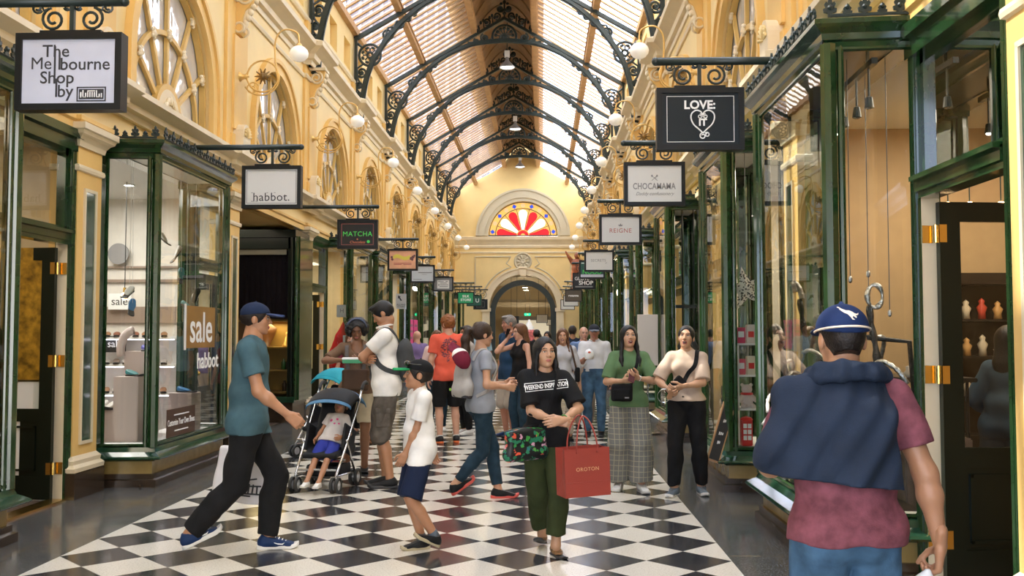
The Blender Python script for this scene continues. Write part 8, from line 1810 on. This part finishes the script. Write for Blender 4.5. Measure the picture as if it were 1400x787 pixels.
t = thing('track_light', 'black track with four small spotlights in the ceiling of the tan window', 'light', (2.17,6.78,3.32)); mb = MB(); mb.box((-0.55,-0.02,-0.02), (0.55,0.02,0.02)); mb.cyl((-0.4,0,0), (-0.4,0,0.14), 0.012, 6); mb.cyl((0.4,0,0), (0.4,0,0.14), 0.012, 6); mb.build('rail', IRON, t); t.rotation_euler = (0,0,R(88))
for x in (-0.42,-0.14,0.16,0.42): mb = MB(); mb.cyl((x,0,-0.02), (x,0,-0.2), 0.008, 6); mb.lathe([(0.0,0.0),(0.022,-0.01),(0.032,-0.08),(0.0,-0.07)], (x,0,-0.2), 12); o = mb.build('spot_head', IRON, t); mb = MB(); mb.sphere((x,0,-0.282), (0.022,0.022,0.01), 10, 6); mb.build('lens', DL if x > 0.4 else CHROME, o)
t = thing('display_counter', 'grey glass counter with trinkets behind the foreground man', 'counter', (2.72,7.10,0.0)); mb = MB(); mb.rbox((0,0,0.42), (0.46,0.7,0.84), 0.01); mb.build('base', mat('counter_taupe', (0.26,0.20,0.17), 0.25, var=0.3, vscale=6), t); mb = MB(); mb.rbox((0,0,1.24), (0.52,0.76,0.03), 0.006); mb.cyl((-0.22,-0.3,0.84), (-0.22,-0.3,1.23), 0.012, 6); mb.cyl((0.22,-0.3,0.84), (0.22,-0.3,1.23), 0.012, 6); mb.cyl((0.22,0.3,0.84), (0.22,0.3,1.23), 0.012, 6); mb.cyl((-0.22,0.3,0.84), (-0.22,0.3,1.23), 0.012, 6); mb.build('top', BLACK, t)
for i in range(4): lathe_thing('trinket', ('pale','silver','dark','white')[i]+' small trinket on the grey counter', 'ornament', (2.54+0.10*i,6.80,1.256), [(0,0),(0.03,0),(0.035,0.03),(0.015,0.05+0.012*i),(0.02,0.075),(0,0.08)], (SC_[4],SILV,DARKB,WHITE)[i])
t = thing('shelf_cabinet', 'dark glazed cabinet of trinkets seen through the open shop door', 'cabinet', (4.15,8.88,0)); CB = mat('cabinet_dark', (0.02,0.014,0.010), 0.3)
mb = MB(); mb.box((-0.50,-0.2,0), (-0.44,0.15,2.05)); mb.box((0.44,-0.2,0), (0.50,0.15,2.05)); mb.box((-0.5,-0.2,2.0), (0.5,0.15,2.10)); mb.box((-0.5,0.12,0), (0.5,0.15,2.05)); mb.box((-0.5,-0.2,0), (0.5,0.15,0.30)); mb.build('carcass', CB, t)
for z in (0.65,1.0,1.35,1.68): mb = MB(); mb.box((-0.44,-0.18,z-0.01), (0.44,0.12,z+0.01)); mb.build('shelf_board', CB, t)
rg = random.Random(9)
for z in (1.02,1.37,1.70):
    for i in range(6): c = rg.choice([(0.5,0.06,0.03),(0.55,0.3,0.1),(0.08,0.12,0.25),(0.6,0.5,0.35)]); hh = rg.uniform(0.09,0.2); lathe_thing('figurine', 'small colourful figurine on the shelves of the dark cabinet in the right-hand shop', 'figurine', (3.80+0.14*i,8.78,z-0.01), [(0,0),(0.035,0),(0.03,hh*0.3),(0.045,hh*0.55),(0.02,hh*0.72),(0.028,hh*0.85),(0,hh)], mat('figurine_%d%d%d' % tuple(int(v*100) for v in c), c, 0.4), 'figurines in the dark cabinet')
for i, x in enumerate((3.42,3.60,3.86)): t = thing('heart_lamp', 'small glowing ceiling lamp above the open door, %s from the left' % _NUM[i], 'lamp', (x,8.2,2.62), 0, 'small lamps in the right-hand shop'); mb = MB(); mb.sphere((0,0,0), (0.045,0.045,0.05), 10, 8); mb.build('bulb', mat('bulb_warm', (1,0.8,0.5)), t); mb = MB(); mb.cyl((0,0,0.04), (0,0,0.88), 0.006, 6); mb.build('cord', IRON, t)
# ---------------------------------------------------------------- souvenir window and the others on the right
t = thing('shelf_unit', 'white shelves of souvenirs in the second window on the right', 'shelf', (2.14,10.05,0.405)); 
for z in (0.0,0.38,0.72,1.04): mb = MB(); mb.box((-0.16,-0.16,z), (0.20,0.22,z+0.02)); mb.build('shelf_board', WHITE, t)
for x, y in ((-0.15,-0.15),(0.19,-0.15),(-0.15,0.21),(0.19,0.21)): mb = MB(); mb.box((x-0.01,y-0.01,0), (x+0.01,y+0.01,1.06)); mb.build('upright', WHITE, t)
t = thing('phone_box_model', 'red toy telephone box on the lowest souvenir shelf', 'toy', (2.08,9.97,0.425)); mb = MB(); RB = mat('toy_red', (0.6,0.02,0.02), 0.35); mb.rbox((0,0,0.13), (0.11,0.11,0.26), 0.008); mb.lathe([(0.07,0.26),(0.05,0.285),(0,0.30)], n=12); mb.build('body', RB, t); mb = MB()
for zz in (0.06,0.12,0.18): mb.box((-0.04,-0.058,zz), (-0.005,-0.054,zz+0.045)); mb.box((0.005,-0.058,zz), (0.04,-0.054,zz+0.045))
mb.build('window_panes', WHITE, t)
t = thing('teddy_bear', 'small red and white soft toy on the middle souvenir shelf', 'toy', (2.09,9.98,0.805)); F = Field((-0.12,-0.12,-0.02), (0.12,0.12,0.30), 0.010); F.ell((0,0,0.08), (0.065,0.06,0.08), k=0); F.ell((0,-0.01,0.19), (0.055,0.05,0.05), k=0.01); [F.ell((s_*0.045,0,0.235), (0.02,0.012,0.02), k=0.006) for s_ in (-1,1)]; [F.cone((s_*0.05,-0.02,0.12), (s_*0.08,-0.06,0.08), 0.022, 0.022, 0.01) for s_ in (-1,1)]; [F.cone((s_*0.04,-0.03,0.03), (s_*0.05,-0.085,0.02), 0.026, 0.026, 0.01) for s_ in (-1,1)]; F.plane((0,0,0), (0,0,-1)); geo_field(F, 'body', mat('plush_white', (0.65,0.55,0.5), 0.9), t); mb = MB(); mb.tube([(0.052*cos(a),-0.005+0.05*sin(a),0.145) for a in np.linspace(0, 2*pi, 14, endpoint=False)], 0.013, 6, closed=True); mb.build('scarf', RB, t)
for i, (z, cs) in enumerate(((1.145,((0.6,0.05,0.1),(0.7,0.65,0.5),(0.05,0.05,0.06))),(1.465,((0.55,0.02,0.10),(0.65,0.6,0.55),(0.1,0.25,0.4))))):
    for j, c in enumerate(cs): t = thing('souvenir_box', ('red','cream','dark')[j] if i == 0 else ('crimson','pale','blue')[j], 'box', (2.03+0.10*j,9.95+0.02*j,z), R(10*j), 'boxed souvenirs'); t['label'] += ' souvenir box on the %s shelf of the second window on the right' % ('third','top')[i]; mb = MB(); mb.rbox((0,0,0.08+0.015*j), (0.085,0.05,0.16+0.03*j), 0.004); mb.build('carton', mat('carton_%d%d' % (i,j), c, 0.4), t); mb = MB(); mb.box((-0.03,-0.0265,0.06), (0.03,-0.0255,0.12)); mb.build('print', WHITE if j != 1 else RB, t)
def leopard_star(): 
    t = thing('hanging_star', 'black and white spotted paper star in the second window on the right', 'star', (2.10,10.0,2.02)); pts = []
    for i in range(10): a = pi/2+i*pi/5+0.2; r = 0.24 if i % 2 == 0 else 0.095; pts.append((r*cos(a), r*sin(a)))
    mb = MB(); vs = [(x, 0, z) for x, z in pts]+[(0,-0.05,0),(0,0.05,0)]; mb.add(vs, [(i,(i+1)%10,10) for i in range(10)]+[((i+1)%10,i,11) for i in range(10)])
    m = mat('star_spots', (0.7,0.68,0.62), 0.6); nt = m.node_tree; v = nt.nodes.new('ShaderNodeTexVoronoi'); v.inputs['Scale'].default_value = 45; tc = nt.nodes.new('ShaderNodeTexCoord'); cr = nt.nodes.new('ShaderNodeValToRGB'); cr.color_ramp.interpolation = 'CONSTANT'; cr.color_ramp.elements[0].color = (0.02,0.02,0.02,1); cr.color_ramp.elements[1].position = 0.42; cr.color_ramp.elements[1].color = (0.7,0.68,0.62,1); nt.links.new(tc.outputs['Object'], v.inputs['Vector']); nt.links.new(v.outputs['Distance'], cr.inputs['Fac']); nt.links.new(cr.outputs['Color'], nt.nodes['Principled BSDF'].inputs['Base Color'])
    mb.build('points', m, t); mb = MB(); mb.cyl((0,0,0.2), (0,0,1.44), 0.003, 5); mb.build('cord', IRON, t)
leopard_star()
t = thing('chalkboard', 'narrow blackboard in a wooden frame leaning on the sill beside the woman in beige', 'sign', (1.675,9.62,0.305)); t.rotation_euler = (R(-6), R(20), R(10)); mb = MB(); mb.rbox((0,0,0.32), (0.135,0.02,0.64), 0.004); mb.build('frame', mat('oak', (0.42,0.24,0.12), 0.5), t); mb = MB(); mb.box((-0.052,-0.013,0.02), (0.052,-0.009,0.62)); mb.build('slate', mat('slate_black', (0.02,0.02,0.022), 0.6), t)
mb = MB()
for z, w in ((0.50,0.05),(0.40,0.03),(0.27,0.05),(0.18,0.03)):
    for k in range(3): mb.box((-w/2+w*k/3,-0.0145,z+0.004*k), (-w/2+w*k/3+w*0.22,-0.012,z+0.032))
mb.build('chalk_marks', INKW, t)
lathe_thing('grey_mannequin', 'dark grey headless mannequin torso in the third window on the right', 'mannequin', (2.18,14.55,0.405), [(0,0),(0.13,0),(0.13,0.015),(0.02,0.03),(0.02,0.55),(0.13,0.60),(0.12,0.78),(0.155,0.98),(0.10,1.10),(0.045,1.14),(0.05,1.22),(0,1.24)], mat('mannequin_grey', (0.10,0.11,0.12), 0.4), n=20)
t = thing('clothes_rail', 'dark metal display rail in the third window on the right', 'rail', (2.14,14.75,0.405)); mb = MB(); mb.box((-0.20,-0.02,1.55), (0.20,0.02,1.60)); mb.build('cross_bar', IRON, t)
for x in (-0.16,0.0,0.17): mb = MB(); mb.cyl((x,0,0), (x,0,3.05), 0.014, 8); mb.build('pole', IRON, t)
t = thing('placard_stand', 'cream placard on a steel floor stand behind the woman in sage green', 'sign', (1.66,15.25,0)); mb = MB(); mb.rbox((0,0,1.47), (0.32,0.02,0.80), 0.004); mb.build('panel', mat('placard_cream', (0.66,0.60,0.52), 0.4), t); mb = MB(); mb.cyl((0,0.02,0.01), (0,0.02,1.6), 0.014, 10); mb.build('pole', CHROME, t); mb = MB(); mb.cyl((0,0.02,0), (0,0.02,0.02), 0.17, 24); mb.build('base', CHROME, t)
t = thing('exit_sign', 'small green sign with a white T high in the window row on the right', 'sign', (2.07,17.0,2.82)); mb = MB(); mb.rbox((0,0,0), (0.16,0.02,0.24), 0.003); mb.build('board', SGRN, t); lettering('T', 0.17, INKW, (0,-0.012,0), t, depth=0.001); mb = MB(); mb.box((0,-0.01,0.08), (0.29,0.01,0.10)); mb.build('bracket', IRON, t)
# ---------------------------------------------------------------- far end: carved figure, passage lights and signs, stand
t = thing('carved_figure', 'red-brown carved figure with raised arm on a bracket at the far right', 'statue', (1.70,46.6,3.75)); F = Field((-0.7,-0.4,-0.2), (0.7,0.4,2.2), 0.03)
F.ell((0,0,0.95), (0.24,0.20,0.34), k=0); F.ell((0,0,1.28), (0.28,0.18,0.18), k=0.06); F.ell((0,-0.02,1.62), (0.13,0.14,0.16), k=0.05); F.cone((-0.10,0,0.75), (-0.15,-0.05,0.05), 0.15, 0.10, 0.05); F.cone((0.10,0,0.75), (0.17,0.03,0.05), 0.15, 0.10, 0.05); F.cone((-0.25,0,1.35), (-0.42,-0.1,1.55), 0.09, 0.07, 0.05); F.cone((-0.42,-0.1,1.55), (-0.55,-0.1,1.80), 0.07, 0.06, 0.03); F.cone((0.25,0,1.35), (0.32,-0.1,1.0), 0.09, 0.07, 0.05); F.box((0,0.05,0.0), (0.34,0.25,0.06), 0.02); F.folds(0.02, 3, 14); geo_field(F, 'body', mat('carved_redwood', (0.30,0.09,0.035), 0.45, var=0.4, vscale=5), t); mb = MB(); mb.box((-0.36,-0.25,-0.12), (0.62,0.25,-0.05)); mb.build('bracket', IRON, t)
for i, y in enumerate((52.5,55.5,58.5)):
    t = thing('passage_lamp', 'white lamp in the dark passage beyond the end arch, %s' % ('nearest','middle','farthest')[i], 'lamp', (EC-0.02,y+1.0,4.30), 0, 'lamps in the passage'); mb = MB(); mb.lathe([(0.03,0.10),(0.14,0.06),(0.18,0.0),(0.16,0.0)], n=16); mb.build('shade', IRON, t); mb = MB(); mb.lathe([(0,-0.01),(0.16,0.0)], n=16); mb.build('diffuser', mat('lamp_white', (1,1,1)), t, recalc=False); mb = MB(); mb.cyl((0,0,0.08), (0,0,0.58), 0.012, 6); mb.build('rod', IRON, t)
    ld = bpy.data.lights.new('passage_light', 'POINT'); ld.energy = 50*LAMP_K; ld.color = (1,0.82,0.58); ld.shadow_soft_size = 0.15; lo = bpy.data.objects.new('passage_light', ld); COL.objects.link(lo); lo.location = (EC, y+1.0, 4.15)
def psign(label, x, y, z, w, h, face, deco=None):
    t = thing('passage_sign', label, 'sign', (x,y,z), 0, 'signs in the passage'); mb = MB(); mb.rbox((0,0,0), (w,0.05,h), 0.006); mb.build('box', IRON, t); mb = MB(); mb.box((-w/2+0.03,-0.032,-h/2+0.03), (w/2-0.03,-0.026,h/2-0.03)); mb.build('face', face, t)
    for s in (-1,1): mb = MB(); mb.cyl((s*w*0.3,0,h/2), (s*w*0.3,0,4.9-z), 0.012, 6); mb.build('hanger', IRON, t)
    if deco: deco(t)
psign('black hanging box with an orange lit face in the passage, left', -1.50,52.0,2.34,0.52,0.42, BLACK, lambda t: bars(t, mat('lit_orange', (0.8,0.15,0.02), 0.4, emit=(1,0.2,0.03), estr=1.2), [(-0.09,-0.12,0.09,0.12)], 'orange_emblem', -0.034))
psign('larger white hanging board in the passage, right of the green sign', 0.0,52.0,2.42,0.62,0.46, SW); psign('smaller white hanging board beside the larger one in the passage', 0.52,55.0,2.26,0.52,0.36, SW)
psign('small green lit sign in the middle of the passage', -0.83,55.6,2.72,0.42,0.20, mat('lit_green', (0.02,0.6,0.25), 0.4, emit=(0.02,0.8,0.3), estr=1.0), lambda t: bars(t, INKW, [(-0.05,-0.03,0.05,0.05)], 'emblem', -0.036))
t = thing('shop_window_board', 'pale lit shop front with a dark arch shape at the end of the passage', 'sign', (EC+0.42,63.1,1.65)); mb = MB(); mb.box((-1.0,-0.03,-0.85), (1.0,0.03,0.85)); mb.build('panel', mat('lit_cream', (0.75,0.70,0.55), 0.5, emit=(1,0.92,0.7), estr=0.22), t); mb = MB(); mb.prism([(0.55*cos(a), 0.50*sin(a)-0.3) for a in np.linspace(0, pi, 18)], lambda a, b, tt: (a, tt, b), -0.045, -0.028); mb.build('dark_arch', BLACK, t); mb = MB(); mb.box((-1.1,0.0,-1.65), (1.1,0.05,-0.85)); mb.build('stall_riser', PLINTH, t)
t = thing('cake_stand', 'tall pink tiered display with a white top far down the arcade', 'display', (-0.40,30.0,0)); mb = MB(); mb.lathe([(0,0),(0.24,0),(0.24,0.9),(0.22,0.92),(0.20,1.66),(0.16,1.72)], n=20); mb.build('tower', mat('brick_pink', (0.62,0.16,0.16), 0.5, var=0.5, vscale=14), t); mb = MB(); mb.lathe([(0.17,1.70),(0.15,1.80),(0.10,1.84),(0.08,1.92),(0.04,1.95),(0.03,2.02),(0,2.03)], n=16); mb.build('white_top', WHITE, t, smooth=True)
